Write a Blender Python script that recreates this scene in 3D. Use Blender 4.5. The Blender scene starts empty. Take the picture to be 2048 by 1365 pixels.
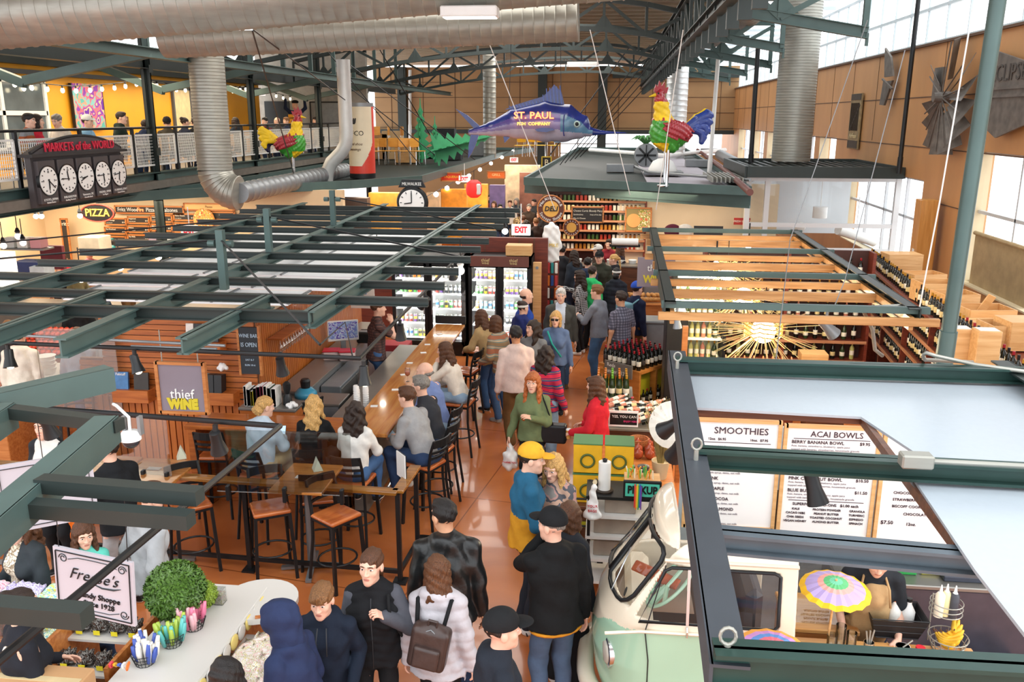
import bpy,math,random
import numpy as np
from mathutils import Vector,Matrix,Euler
random.seed(7);rng=np.random.default_rng(7)
SC=bpy.context.scene
COL=SC.collection
PI=math.pi
def rad(d):return d*PI/180.0
# ---------------------------------------------------------------- camera
FPX,CAMH=1740.0,4.65
camd=bpy.data.cameras.new('camera');cam=bpy.data.objects.new('camera',camd);COL.objects.link(cam)
camd.sensor_width=36;camd.lens=FPX*36/2048;camd.clip_end=300;camd.clip_start=.05
RM=Matrix.Rotation(rad(6.4),3,'Z')@Matrix.Rotation(PI/2-rad(14.5),3,'X')@Matrix.Rotation(rad(.1),3,'Z')
cam.matrix_world=Matrix.Translation((0,0,CAMH))@RM.to_4x4()
SC.camera=cam
def at(u,v,x=None,y=None,z=None):
 """the world point seen at photo pixel (u, v) on the plane x=, y= or z="""
 d=RM@Vector(((u-1024)/FPX,-(v-682.5)/FPX,-1))
 t=x/d.x if x is not None else y/d.y if y is not None else(z-CAMH)/d.z
 return Vector((0,0,CAMH))+d*t
# ---------------------------------------------------------------- world, light, exposure
W=bpy.data.worlds.new('daylight');SC.world=W;W.use_nodes=True
nt=W.node_tree;bg=nt.nodes['Background']
tc=nt.nodes.new('ShaderNodeTexCoord');nz=nt.nodes.new('ShaderNodeTexNoise');nz.inputs['Scale'].default_value=2.5
rp=nt.nodes.new('ShaderNodeValToRGB')
rp.color_ramp.elements[0].color=(.86,.93,1,1);rp.color_ramp.elements[1].color=(1,1,1,1)
nt.links.new(tc.outputs['Generated'],nz.inputs['Vector']);nt.links.new(nz.outputs['Fac'],rp.inputs['Fac'])
nt.links.new(rp.outputs['Color'],bg.inputs['Color']);bg.inputs['Strength'].default_value=2.6
def area(name,loc,rot,sx,sy,power,color=(1,1,1)):
 l=bpy.data.lights.new(name,'AREA');l.shape='RECTANGLE';l.size=sx;l.size_y=sy;l.energy=power;l.color=color
 o=bpy.data.objects.new(name,l);o.location=loc;o.rotation_euler=rot;COL.objects.link(o);return o
sun=bpy.data.lights.new('sun','SUN');sun.energy=1.2;sun.angle=rad(25);sun.color=(1,.97,.92)
so=bpy.data.objects.new('sun',sun);so.rotation_euler=(rad(12),rad(58),0);COL.objects.link(so)
SC.view_settings.view_transform='Standard';SC.view_settings.look='None'
SC.view_settings.gamma=1;SC.view_settings.use_curve_mapping=False
SC.view_settings.exposure=.12
SC.cycles.use_denoising=True
SC.cycles.max_bounces=6;SC.cycles.diffuse_bounces=3;SC.cycles.glossy_bounces=3;SC.cycles.transparent_max_bounces=16
SC.cycles.sample_clamp_indirect=6;SC.cycles.caustics_reflective=False;SC.cycles.caustics_refractive=False
# ---------------------------------------------------------------- materials
def hexc(h):
 h=h.lstrip('#');c=[int(h[i:i+2],16)/255 for i in(0,2,4)]
 return tuple(x/12.92 if x<=.04045 else((x+.055)/1.055)**2.4 for x in c)+(1,)
MATS={}
def mat(name,color,rough=.55,metal=0.,var=.12,scale=6.,bump=0.,spec=.5,coat=0.,emit=0.,stretch=None,alpha=1.,trans=0.):
 """principled material; base colour varied by noise in object space"""
 if name in MATS:return MATS[name]
 m=bpy.data.materials.new(name);m.use_nodes=True;MATS[name]=m
 t=m.node_tree;b=t.nodes['Principled BSDF'];c=hexc(color)if isinstance(color,str)else color
 b.inputs['Roughness'].default_value=rough;b.inputs['Metallic'].default_value=metal
 b.inputs['Specular IOR Level'].default_value=spec;b.inputs['Coat Weight'].default_value=coat
 b.inputs['Base Color'].default_value=c
 if var>0 or bump>0:
  tc=t.nodes.new('ShaderNodeTexCoord');n=t.nodes.new('ShaderNodeTexNoise');n.inputs['Scale'].default_value=scale
  n.inputs['Detail'].default_value=4
  src=tc.outputs['Object']
  if stretch:
   mp=t.nodes.new('ShaderNodeMapping');mp.inputs['Scale'].default_value=stretch
   t.links.new(src,mp.inputs['Vector']);src=mp.outputs['Vector']
  t.links.new(src,n.inputs['Vector'])
  r=t.nodes.new('ShaderNodeValToRGB');r.color_ramp.elements[0].position=.3;r.color_ramp.elements[1].position=.7
  r.color_ramp.elements[0].color=tuple(x*(1-var)for x in c[:3])+(1,)
  r.color_ramp.elements[1].color=tuple(min(1,x*(1+var))for x in c[:3])+(1,)
  t.links.new(n.outputs['Fac'],r.inputs['Fac']);t.links.new(r.outputs['Color'],b.inputs['Base Color'])
  if bump>0:
   bp=t.nodes.new('ShaderNodeBump');bp.inputs['Strength'].default_value=bump;bp.inputs['Distance'].default_value=.02
   t.links.new(n.outputs['Fac'],bp.inputs['Height']);t.links.new(bp.outputs['Normal'],b.inputs['Normal'])
 if emit>0:
  b.inputs['Emission Color'].default_value=c;b.inputs['Emission Strength'].default_value=emit
 return m
def wood(name,c1,c2,rough=.4,stretch=(1,12,12),scale=2.2,coat=.1):
 if name in MATS:return MATS[name]
 m=bpy.data.materials.new(name);m.use_nodes=True;MATS[name]=m
 t=m.node_tree;b=t.nodes['Principled BSDF'];b.inputs['Roughness'].default_value=rough;b.inputs['Coat Weight'].default_value=coat
 tc=t.nodes.new('ShaderNodeTexCoord');mp=t.nodes.new('ShaderNodeMapping');mp.inputs['Scale'].default_value=stretch
 n=t.nodes.new('ShaderNodeTexNoise');n.inputs['Scale'].default_value=scale;n.inputs['Detail'].default_value=6;n.inputs['Distortion'].default_value=.6
 r=t.nodes.new('ShaderNodeValToRGB');r.color_ramp.elements[0].color=hexc(c1);r.color_ramp.elements[1].color=hexc(c2)
 r.color_ramp.elements[0].position=.32;r.color_ramp.elements[1].position=.68
 t.links.new(tc.outputs['Object'],mp.inputs['Vector']);t.links.new(mp.outputs['Vector'],n.inputs['Vector'])
 t.links.new(n.outputs['Fac'],r.inputs['Fac']);t.links.new(r.outputs['Color'],b.inputs['Base Color']);return m
def glass(name,tint=(.93,.96,.97,1),refl=.12,rough=.02,fres=.8):
 """thin clear pane: mostly lets the light straight through, mirrors a little"""
 if name in MATS:return MATS[name]
 m=bpy.data.materials.new(name);m.use_nodes=True;MATS[name]=m;t=m.node_tree
 t.nodes.remove(t.nodes['Principled BSDF']);o=t.nodes['Material Output']
 tr=t.nodes.new('ShaderNodeBsdfTransparent');tr.inputs['Color'].default_value=tint
 gl=t.nodes.new('ShaderNodeBsdfGlossy');gl.inputs['Roughness'].default_value=rough
 fr=t.nodes.new('ShaderNodeFresnel');fr.inputs['IOR'].default_value=1.45
 ma=t.nodes.new('ShaderNodeMath');ma.operation='MULTIPLY_ADD';ma.inputs[1].default_value=fres;ma.inputs[2].default_value=refl*.3
 mx=t.nodes.new('ShaderNodeMixShader')
 t.links.new(fr.outputs[0],ma.inputs[0]);t.links.new(ma.outputs[0],mx.inputs[0])
 t.links.new(tr.outputs[0],mx.inputs[1]);t.links.new(gl.outputs[0],mx.inputs[2]);t.links.new(mx.outputs[0],o.inputs[0]);return m
def plain(name,color,rough=.6,**k):return mat(name,color,rough,var=0,**k)
# ---------------------------------------------------------------- mesh builder
class MB:
 def __init__(s):s.v=[];s.f=[];s.m=[]
 def add(s,vs,fs,mi=0,M=None):
  o=len(s.v)
  s.v.extend([tuple(M@Vector(p))for p in vs]if M is not None else[tuple(p)for p in vs])
  s.f.extend([tuple(i+o for i in f)for f in fs]);s.m.extend([mi]*len(fs));return s
 def box(s,c,d,mi=0,rz=0.,b=0.,M=None):
  """box centred at c with size d, chamfered by b"""
  x,y,z=d[0]/2,d[1]/2,d[2]/2
  T=Matrix.Translation(c)@Matrix.Rotation(rz,4,'Z')
  if M is not None:T=M@T
  b=min(b,x*.9,y*.9,z*.9)
  if b<=0:
   vs=[(i*x,j*y,k*z)for i in(-1,1)for j in(-1,1)for k in(-1,1)]
   return s.add(vs,[(0,1,3,2),(4,6,7,5),(0,4,5,1),(2,3,7,6),(0,2,6,4),(1,5,7,3)],mi,T)
  vs,idx=[],{}
  for i in(-1,1):
   for j in(-1,1):
    for k in(-1,1):
     for a,p in enumerate(((i*x,j*(y-b),k*(z-b)),(i*(x-b),j*y,k*(z-b)),(i*(x-b),j*(y-b),k*z))):
      idx[i,j,k,a]=len(vs);vs.append(p)
  fs=[]
  g=lambda*t:idx[t]
  for q in(-1,1):
   fs.append([g(q,-1,-1,0),g(q,1,-1,0),g(q,1,1,0),g(q,-1,1,0)][::q])
   fs.append([g(-1,q,-1,1),g(-1,q,1,1),g(1,q,1,1),g(1,q,-1,1)][::q])
   fs.append([g(-1,-1,q,2),g(1,-1,q,2),g(1,1,q,2),g(-1,1,q,2)][::q])
   for r in(-1,1):
    w=q*r
    fs.append([g(q,r,-1,0),g(q,r,-1,1),g(q,r,1,1),g(q,r,1,0)][::w])
    fs.append([g(q,-1,r,0),g(q,1,r,0),g(q,1,r,2),g(q,-1,r,2)][::w])
    fs.append([g(-1,q,r,1),g(-1,q,r,2),g(1,q,r,2),g(1,q,r,1)][::w])
    for u in(-1,1):fs.append([g(q,r,u,0),g(q,r,u,1),g(q,r,u,2)][::q*r*u])
  return s.add(vs,fs,mi,T)
 def bar(s,p,q,w,h,mi=0,b=0.,up=(0,0,1)):
  """rectangular bar from p to q, w across, h tall"""
  p,q=Vector(p),Vector(q);y=(q-p);L=y.length;y.normalize();u=Vector(up)
  if abs(y.dot(u))>.99:u=Vector((0,1,0))
  x=y.cross(u).normalized();z=x.cross(y)
  M=Matrix((x,y,z)).transposed().to_4x4();M.translation=(p+q)/2
  return s.box((0,0,0),(w,L,h),mi,b=b,M=M)
 def chan(s,p,q,w,h,t=.012,mi=0,flip=1,up=(0,0,1)):
  """steel channel section: web and two flanges towards one side"""
  p,q=Vector(p),Vector(q);y=(q-p).normalized();u=Vector(up);x=y.cross(u).normalized()*flip;z=u
  s.bar(p,q,t,h,mi);e=x*(w/2)
  s.bar(p+e+z*(h/2-t/2),q+e+z*(h/2-t/2),w,t,mi);s.bar(p+e-z*(h/2-t/2),q+e-z*(h/2-t/2),w,t,mi);return s
 def ibeam(s,p,q,w,h,t=.015,mi=0):
  p,q=Vector(p),Vector(q);z=Vector((0,0,h/2-t/2))
  s.bar(p,q,t,h,mi);s.bar(p+z,q+z,w,t,mi);s.bar(p-z,q-z,w,t,mi);return s
 def tube(s,pts,r,n=8,mi=0,closed=False,caps=True):
  pts=[Vector(p)for p in pts];m=len(pts);rs=r if isinstance(r,(list,tuple))else[r]*m
  vs,fs=[],[];up=None
  for i in range(m):
   a=pts[i-1]if i or closed else pts[i];c=pts[(i+1)%m]if i<m-1 or closed else pts[i]
   t=(c-a)
   t=t.normalized()if t.length>1e-9 else Vector((0,0,1))
   if up is None:up=Vector((0,0,1))if abs(t.z)<.9 else Vector((1,0,0))
   x=t.cross(up)
   x=x.normalized()if x.length>1e-6 else t.orthogonal().normalized()
   up=x.cross(t).normalized()
   for k in range(n):
    an=2*PI*k/n;vs.append(pts[i]+(x*math.cos(an)+up*math.sin(an))*rs[i])
  for i in range(m if closed else m-1):
   j=(i+1)%m
   for k in range(n):fs.append((i*n+k,i*n+(k+1)%n,j*n+(k+1)%n,j*n+k)[::-1])
  if caps and not closed:fs.append(tuple(range(n)));fs.append(tuple((m-1)*n+k for k in range(n))[::-1])
  return s.add(vs,fs,mi)
 def lathe(s,prof,n=16,mi=0,M=None,c=(0,0,0),mis=None,caps=True):
  """prof: (r, z) from bottom to top; mis: a material per band"""
  vs,fs,ms=[],[],[]
  for r,z in prof:
   for k in range(n):vs.append((c[0]+r*math.cos(2*PI*k/n),c[1]+r*math.sin(2*PI*k/n),c[2]+z))
  for i in range(len(prof)-1):
   for k in range(n):fs.append((i*n+k,i*n+(k+1)%n,(i+1)*n+(k+1)%n,(i+1)*n+k));ms.append(mis[i]if mis else mi)
  if caps and prof[0][0]>1e-6:fs.append(tuple(range(n))[::-1]);ms.append(mis[0]if mis else mi)
  if caps and prof[-1][0]>1e-6:fs.append(tuple((len(prof)-1)*n+k for k in range(n)));ms.append(mis[-1]if mis else mi)
  s.add(vs,fs,0,M);s.m[-len(ms):]=ms;return s
 def ball(s,c,r,nu=12,nv=8,mi=0,M=None):
  r=(r,r,r)if not isinstance(r,(tuple,list))else r
  prof=[(max(1e-7,math.sin(PI*i/nv)),-math.cos(PI*i/nv))for i in range(nv+1)]
  T=Matrix.Translation(c)@Matrix.Diagonal((r[0],r[1],r[2],1))
  return s.lathe(prof,nu,mi,(M@T)if M is not None else T)
 def prism(s,poly,t,M=None,mi=0,side=None):
  """polygon (x, z) in the local XZ plane extruded by t along +Y from y=-t/2"""
  n=len(poly);vs=[(a,-t/2,b)for a,b in poly]+[(a,t/2,b)for a,b in poly]
  ar=sum(poly[i][0]*poly[(i+1)%n][1]-poly[(i+1)%n][0]*poly[i][1]for i in range(n))
  f1=tuple(range(n));f2=tuple(range(n,2*n))[::-1];sd=[(i,i+n,(i+1)%n+n,(i+1)%n)for i in range(n)]
  if ar<0:f1,f2,sd=f1[::-1],f2[::-1],[q[::-1]for q in sd]
  s.add(vs,[f1,f2],mi,M);s.add(vs,sd,mi if side is None else side,M);return s
 def quad(s,a,b,c,d,mi=0):return s.add([a,b,c,d],[(0,1,2,3)],mi)
 def raw(s,V,Fc,mi=0,M=None):
  return s.add([Vector(p)for p in V],Fc,mi,M)
 def build(s,name,mats,parent=None,smooth=None,loc=None,rz=0.):
  me=bpy.data.meshes.new(name);me.from_pydata(s.v,[],s.f)
  if not isinstance(mats,(list,tuple)):mats=[mats]
  for x in mats:me.materials.append(x)
  if len(mats)>1:me.polygons.foreach_set('material_index',s.m)
  if smooth:
   me.shade_smooth()
   if smooth is not True:me.set_sharp_from_angle(angle=rad(smooth))
  me.validate();me.update()
  return link(name,me,parent,loc,rz)
def link(name,me,parent=None,loc=None,rz=0.):
 o=bpy.data.objects.new(name,me);COL.objects.link(o)
 if parent is not None:o.parent=parent
 if loc is not None:o.location=loc
 if rz:o.rotation_euler.z=rz
 return o
def tag(o,label,cat,group=None):
 o['label']=label;o['category']=cat
 if group:o['group']=group
 return o
def thing(name,label,cat,loc=(0,0,0),rz=0.,group=None,tilt=0.):
 o=bpy.data.objects.new(name,None);COL.objects.link(o);o.empty_display_size=.1
 o.location=loc;o.rotation_euler=(tilt,0,rz);return tag(o,label,cat,group)
def struct(o):o['kind']='structure';return o
KIDS={}
def dup(root,loc=None,rz=None,label=None,group=None,scale=None):
 """a copy of a thing with copies of its parts and sub-parts"""
 if root.name not in KIDS:KIDS[root.name]=[(c,list(c.children))for c in root.children]
 r=root.copy();COL.objects.link(r)
 if loc is not None:r.location=loc
 if rz is not None:r.rotation_euler.z=rz
 if scale is not None:r.scale=(scale,)*3
 if label:r['label']=label
 if group:r['group']=group
 for ch,gs in KIDS[root.name]:
  c=ch.copy();COL.objects.link(c);c.parent=r
  for g in gs:d=g.copy();COL.objects.link(d);d.parent=c
 return r
TXT={}
def text_mesh(body,size=1.,ext=.004,align='CENTER',shear=0.,spacing=1.,bold=0.,res=2):
 key=(body,size,ext,align,shear,spacing,bold)
 if key in TXT:return TXT[key]
 cu=bpy.data.curves.new('lettering','FONT');cu.body=body;cu.size=size;cu.extrude=ext;cu.align_x=align;cu.align_y='CENTER'
 cu.shear=shear;cu.space_character=spacing;cu.offset=bold;cu.resolution_u=res
 o=bpy.data.objects.new('lettering',cu);COL.objects.link(o)
 dg=bpy.context.evaluated_depsgraph_get();me=bpy.data.meshes.new_from_object(o.evaluated_get(dg))
 bpy.data.objects.remove(o);bpy.data.curves.remove(cu)
 me.transform(Matrix.Rotation(PI/2,4,'X'));me.name='lettering';me.materials.clear();TXT[key]=me;return me
def text(body,size,loc,parent,m,ext=.004,align='CENTER',shear=0.,spacing=1.,bold=0.,name='lettering',xs=1.,rot=None):
 """lettering standing in the local XZ plane, read from -Y"""
 me=text_mesh(body,size,ext,align,shear,spacing,bold).copy();me.materials.append(m)
 o=link(name,me,parent,loc);o.scale=(xs,1,1)
 if rot:o.rotation_euler=rot
 return o
def texts(items,parent,m,name='lettering',ext=.003):
 """many lines of lettering on one face as one mesh; items: (body, size, x, z, y, align)"""
 mb=MB()
 for it in items:
  body,size,x,z,y=it[:5];al=it[5]if len(it)>5 else 'LEFT';xs=it[6]if len(it)>6 else 1.
  me=text_mesh(body,size,ext,al)
  mb.add([(v.co.x*xs+x,v.co.y+y,v.co.z+z)for v in me.vertices],[tuple(p.vertices)for p in me.polygons])
 return mb.build(name,m,parent)
# ---------------------------------------------------------------- organic shapes: signed distances and surface nets
def surf_nets(D,o,h):
 nx,ny,nz=D.shape;I=D<0
 c=np.zeros((nx-1,ny-1,nz-1),np.int8)
 for i in(0,1):
  for j in(0,1):
   for k in(0,1):c+=I[i:nx-1+i,j:ny-1+j,k:nz-1+k]
 A=(c>0)&(c<8);idx=-np.ones(A.shape,np.int64);cells=np.argwhere(A);idx[A]=np.arange(len(cells))
 S=np.zeros((len(cells),3));N=np.zeros(len(cells));offs=[(i,j,k)for i in(0,1)for j in(0,1)for k in(0,1)]
 val=[D[cells[:,0]+a,cells[:,1]+b,cells[:,2]+e]for a,b,e in offs]
 for a in range(8):
  for b in range(a+1,8):
   if sum(x!=y for x,y in zip(offs[a],offs[b]))!=1:continue
   va,vb=val[a],val[b];q=(va<0)!=(vb<0);t=np.where(q,va/np.where(q,va-vb,1),0)
   P=np.array(offs[a])[None]+t[:,None]*(np.array(offs[b])-np.array(offs[a]))[None]
   S[q]+=P[q];N+=q
 V=(cells+S/N[:,None])*h+o
 F=[]
 for ax in range(3):
  sl=[slice(1,-1)]*3;sl[ax]=slice(0,-1);sl2=list(sl);sl2[ax]=slice(1,None)
  a,b=I[tuple(sl)],I[tuple(sl2)];E=np.argwhere(a!=b);fl=a[a!=b]
  off=np.ones(3,int);off[ax]=0;E=E+off
  u,w=[(1,2),(2,0),(0,1)][ax]
  def g(du,dw):
   q=E.copy();q[:,u]-=du;q[:,w]-=dw;return idx[q[:,0],q[:,1],q[:,2]]
  Q=np.stack([g(1,1),g(0,1),g(0,0),g(1,0)],1);Q[~fl]=Q[~fl][:,::-1];F.append(Q)
 return V,np.concatenate(F)
def unit(v):v=np.asarray(v,float);return v/max(1e-9,np.linalg.norm(v))
def frame(y,x=(1,0,0)):
 """rotation whose columns are right, forward y, up"""
 y=unit(y);x=np.asarray(x,float);x=unit(x-y*x.dot(y));return np.stack([x,y,np.cross(x,y)],1)
def sdf(prims,h,k=.03,post=None):
 """prims: ('cap', a, b, ra, rb) ('ell', c, radii, R) ('loft', a, b, (rx,ry), (rx,ry), xdir) ('box', c, half, R, round); a leading '-' subtracts, key 'k' per prim as last dict"""
 bb=[]
 for p in prims:
  if p[0][0]=='-':continue
  t=p[0]
  if t=='cap':a,b=np.array(p[1],float),np.array(p[2],float);r=max(p[3],p[4]);bb+=[np.minimum(a,b)-r,np.maximum(a,b)+r]
  elif t=='loft':a,b=np.array(p[1],float),np.array(p[2],float);r=max(*p[3],*p[4])*1.02;bb+=[np.minimum(a,b)-r,np.maximum(a,b)+r]
  elif t=='ell':c=np.array(p[1],float);r=max(p[2]);bb+=[c-r,c+r]
  elif t=='box':c=np.array(p[1],float);r=np.linalg.norm(p[2])+p[4];bb+=[c-r,c+r]
 bb=np.array(bb);lo=bb.min(0)-2.5*h-k*.3;hi=bb.max(0)+2.5*h+k*.3
 n=np.ceil((hi-lo)/h).astype(int)+1
 D=np.full(tuple(n),9.,np.float32);axs=[lo[i]+np.arange(n[i])*h for i in range(3)]
 for p in prims:
  t=p[0].lstrip('-');neg=p[0][0]=='-';kk=k
  if isinstance(p[-1],dict):kk=p[-1]['k']
  if t in('cap','loft'):
   a,b=np.array(p[1],float),np.array(p[2],float)
   r=max(p[3],p[4])if t=='cap' else max(*p[3],*p[4])*1.02;l,u=np.minimum(a,b)-r,np.maximum(a,b)+r
  elif t=='ell':c=np.array(p[1],float);r=max(p[2]);l,u=c-r,c+r
  else:c=np.array(p[1],float);r=np.linalg.norm(p[2])+p[4];l,u=c-r,c+r
  m=kk+3*h
  i0=np.maximum(0,np.floor((l-m-lo)/h).astype(int));i1=np.minimum(n,np.ceil((u+m-lo)/h).astype(int)+1)
  if(i1<=i0).any():continue
  X,Y,Z=np.meshgrid(axs[0][i0[0]:i1[0]],axs[1][i0[1]:i1[1]],axs[2][i0[2]:i1[2]],indexing='ij',sparse=True)
  if t=='cap':
   d=b-a;L=max(1e-9,d.dot(d));s=np.clip(((X-a[0])*d[0]+(Y-a[1])*d[1]+(Z-a[2])*d[2])/L,0,1)
   q=np.sqrt((X-a[0]-s*d[0])**2+(Y-a[1]-s*d[1])**2+(Z-a[2]-s*d[2])**2)-(p[3]+(p[4]-p[3])*s)
  elif t=='loft':
   d=b-a;Ln=np.linalg.norm(d);w=d/Ln;xd=np.array(p[5]if len(p)>5 and not isinstance(p[5],dict)else(1,0,0),float);xd=unit(xd-w*xd.dot(w));yd=np.cross(w,xd)
   px,py,pz=X-a[0],Y-a[1],Z-a[2]
   tz=px*w[0]+py*w[1]+pz*w[2];s=np.clip(tz/Ln,0,1);ov=np.maximum(np.maximum(-tz,tz-Ln),0)
   rx=p[3][0]+(p[4][0]-p[3][0])*s;ry=p[3][1]+(p[4][1]-p[3][1])*s
   ex=px*xd[0]+py*xd[1]+pz*xd[2];ey=px*yd[0]+py*yd[1]+pz*yd[2]
   q=(np.sqrt((ex/rx)**2+(ey/ry)**2+(ov/np.minimum(rx,ry))**2)-1)*np.minimum(rx,ry)
  elif t=='ell':
   px,py,pz=X-c[0],Y-c[1],Z-c[2];Rm=np.array(p[3])if len(p)>3 and not isinstance(p[3],dict)else np.eye(3)
   e=[(px*Rm[0,i]+py*Rm[1,i]+pz*Rm[2,i])/p[2][i]for i in range(3)]
   q=(np.sqrt(e[0]**2+e[1]**2+e[2]**2)-1)*min(p[2])
  else:
   px,py,pz=X-c[0],Y-c[1],Z-c[2];Rm=np.array(p[3])
   e=[np.abs(px*Rm[0,i]+py*Rm[1,i]+pz*Rm[2,i])-p[2][i]for i in range(3)]
   q=np.sqrt(np.maximum(e[0],0)**2+np.maximum(e[1],0)**2+np.maximum(e[2],0)**2)+np.minimum(np.maximum(np.maximum(e[0],e[1]),e[2]),0)-p[4]
  sl=tuple(slice(i0[i],i1[i])for i in range(3));cur=D[sl]
  if neg:q=-q;hh=np.clip(.5-.5*(q-cur)/-kk,0,1)if False else np.maximum(kk-np.abs(cur-q),0)/kk;D[sl]=np.maximum(cur,q)+hh*hh*kk*.25
  else:hh=np.maximum(kk-np.abs(cur-q),0)/kk;D[sl]=np.minimum(cur,q)-hh*hh*kk*.25
 if post is not None:
  D=post(D,*np.meshgrid(*axs,indexing='ij',sparse=True))
 return surf_nets(D,lo,h)
def np_mesh(name,V,F,mats,mi=None,smooth=True):
 me=bpy.data.meshes.new(name);me.from_pydata(V.tolist(),[],F.tolist())
 for m in(mats if isinstance(mats,(list,tuple))else[mats]):me.materials.append(m)
 if mi is not None:me.polygons.foreach_set('material_index',np.asarray(mi,np.int32))
 if smooth:me.shade_smooth()
 me.update();return me
def fcen(V,F):return V[F].mean(1)
# ================================================================ the setting
M_steel=mat('green_steel','#4a605d',.42,.15,.1,3)
M_steel_dark=mat('dark_green_steel','#2a3331',.45,.15,.1,3)
M_black=mat('black_metal','#1d1f21',.42,.3,.1,8)
M_white=mat('white_paint','#e9e9e6',.55,0,.04,4)
M_cream=mat('cream_paint','#d9c8a4',.6,0,.05,3)
M_galv=mat('galvanised_steel','#9d9c93',.4,.45,.12,2.5,stretch=(1,1,6))
M_chrome=plain('chrome','#d5d6d8',.16,metal=1.)
M_grey=mat('grey_metal','#8b8f92',.42,.5,.08,5)
M_oak=wood('honey_oak','#a8602b','#c9854a',.35)
M_oakx=wood('orange_slat_oak','#9a4f20','#bf7034',.4,stretch=(.7,6,9))
M_pine=wood('pine_board','#cf9a5e','#e3b67d',.55)
M_mahog=wood('red_brown_wood','#5e2519','#7c3523',.45)
M_dkwood=wood('dark_brown_wood','#4a2a1a','#6b4028',.5)
M_glass=glass('window_glass',(.97,.98,.98,1),.1,.02,.22);M_glassd=glass('screen_glass',(.85,.88,.88,1),.35)
M_bulb=plain('bulb_glow','#fff0c8',emit=9.);M_lite=plain('lamp_glow','#fff6e6',emit=14.)
def floor_mat():
 m=mat('stained_concrete','#b4652a',.2,0,.2,.55,coat=.25,spec=.5);t=m.node_tree;b=t.nodes['Principled BSDF']
 n=[x for x in t.nodes if x.type=='TEX_NOISE'][0];n.inputs['Detail'].default_value=8;n.inputs['Distortion'].default_value=1.2
 r=[x for x in t.nodes if x.type=='VALTORGB'][0]
 r.color_ramp.elements[0].color=hexc('#a65a30');r.color_ramp.elements[1].color=hexc('#d07c43')
 tc=[x for x in t.nodes if x.type=='TEX_COORD'][0]
 mp=t.nodes.new('ShaderNodeMapping');mp.inputs['Rotation'].default_value=(0,0,rad(9));br=t.nodes.new('ShaderNodeTexBrick')
 br.offset=0;br.inputs['Scale'].default_value=1;br.inputs['Brick Width'].default_value=3.1;br.inputs['Row Height'].default_value=2.4;br.inputs['Mortar Size'].default_value=.008
 br.inputs['Color1'].default_value=br.inputs['Color2'].default_value=(1,1,1,1);br.inputs['Mortar'].default_value=(.45,.4,.36,1)
 mx=t.nodes.new('ShaderNodeMixRGB');mx.blend_type='MULTIPLY';mx.inputs[0].default_value=1
 t.links.new(tc.outputs['Object'],mp.inputs['Vector']);t.links.new(mp.outputs['Vector'],br.inputs['Vector'])
 t.links.new(r.outputs['Color'],mx.inputs[1]);t.links.new(br.outputs['Color'],mx.inputs[2]);t.links.new(mx.outputs[0],b.inputs['Base Color'])
 return m
mb=MB();mb.box((-4,27,-.1),(26,70,.2));struct(mb.build('floor',floor_mat()))
# right wall: tan panels with window openings, clerestory glazing above
XW=6.8
M_tan=mat('tan_wall_panel','#c08c58',.55,0,.1,1.2,stretch=(1,1,.3))
M_joint=plain('panel_joint','#5c4330',.8)
WIN=[(9.5,17.6,1.53,4.03),(20.2,26.6,1.2,3.3),(28.2,30.4,1.7,4.03),(31.1,33.6,1.7,4.03),(37,40.4,1.7,4.03),(41.3,44.5,1.7,4.03),(45.5,49.5,1.7,4.03)]
mb=MB();TH=.35
def wallseg(y0,y1,z0,z1):
 if y1>y0 and z1>z0:mb.box((XW+TH/2,(y0+y1)/2,(z0+z1)/2),(TH,y1-y0,z1-z0))
wallseg(6,57,4.03,6.15)
yy=6.
for a,b,z0,z1 in WIN:
 wallseg(yy,a,0,4.03);wallseg(a,b,0,z0);wallseg(a,b,z1,4.03);yy=b
wallseg(yy,57,0,4.03)
struct(mb.build('wall_right',M_tan))
mb=MB()
for z in(5.07,4.0):mb.box((XW-.004,31.5,z),(.012,51,.022))
for y in np.arange(8,57,2.35):mb.box((XW-.004,y,5.1),(.01,.012,2.1))
mb.box((XW-.02,31.5,6.17),(.08,51,.05));mb.box((XW-.004,18.9,2.9),(.012,2.6,.02))
struct(mb.build('trim_1',M_joint))
M_alu=mat('window_aluminium','#cfd3d6',.4,.3,.04)
for i,(a,b,z0,z1)in enumerate(WIN):
 mb=MB();x=XW+.2
 for z in(z0+.03,z1-.03,z0+(z1-z0)*.55):mb.box((x,(a+b)/2,z),(.07,b-a,.06))
 n=max(1,round((b-a)/1.5))
 for k in range(n+1):mb.box((x,a+(b-a)*k/n,(z0+z1)/2),(.07,.05,z1-z0))
 f=struct(mb.build(f'window_{i+1}',M_alu))
 MB().quad((x,a,z0),(x,b,z0),(x,b,z1),(x,a,z1)).build('pane',M_glass,f)
 mb=MB();mb.box((XW+.15,b-.02,(z0+z1)/2),(.3,.04,z1-z0));mb.box((XW+.15,(a+b)/2,z0+.015),(.36,b-a,.03));mb.build('reveal',M_cream,f)
# roller shade behind the near window
mb=MB();mb.box((XW+.12,16.2,2.02),(.02,2.4,.95));mb.tube([(XW+.1,15,2.52),(XW+.1,17.4,2.52)],.04)
tag(mb.build('roller_shade',mat('tan_shade','#a9926b',.8)),'tan roller shade drawn over the lower half of the near window','shade')
# clerestory
mb=MB();x=XW+.1
for z in(6.22,6.95,7.85):mb.box((x,31.5,z),(.08,51,.06))
for y in np.arange(7,57,1.2):mb.box((x,y,7.0),(.04,.025,1.7))
f=struct(mb.build('window_20',mat('clerestory_frame','#c3ced2',.5,.1,.05)))
MB().quad((x,6,6.2),(x,57,6.2),(x,57,7.9),(x,6,7.9)).build('pane',M_glass,f)
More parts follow.
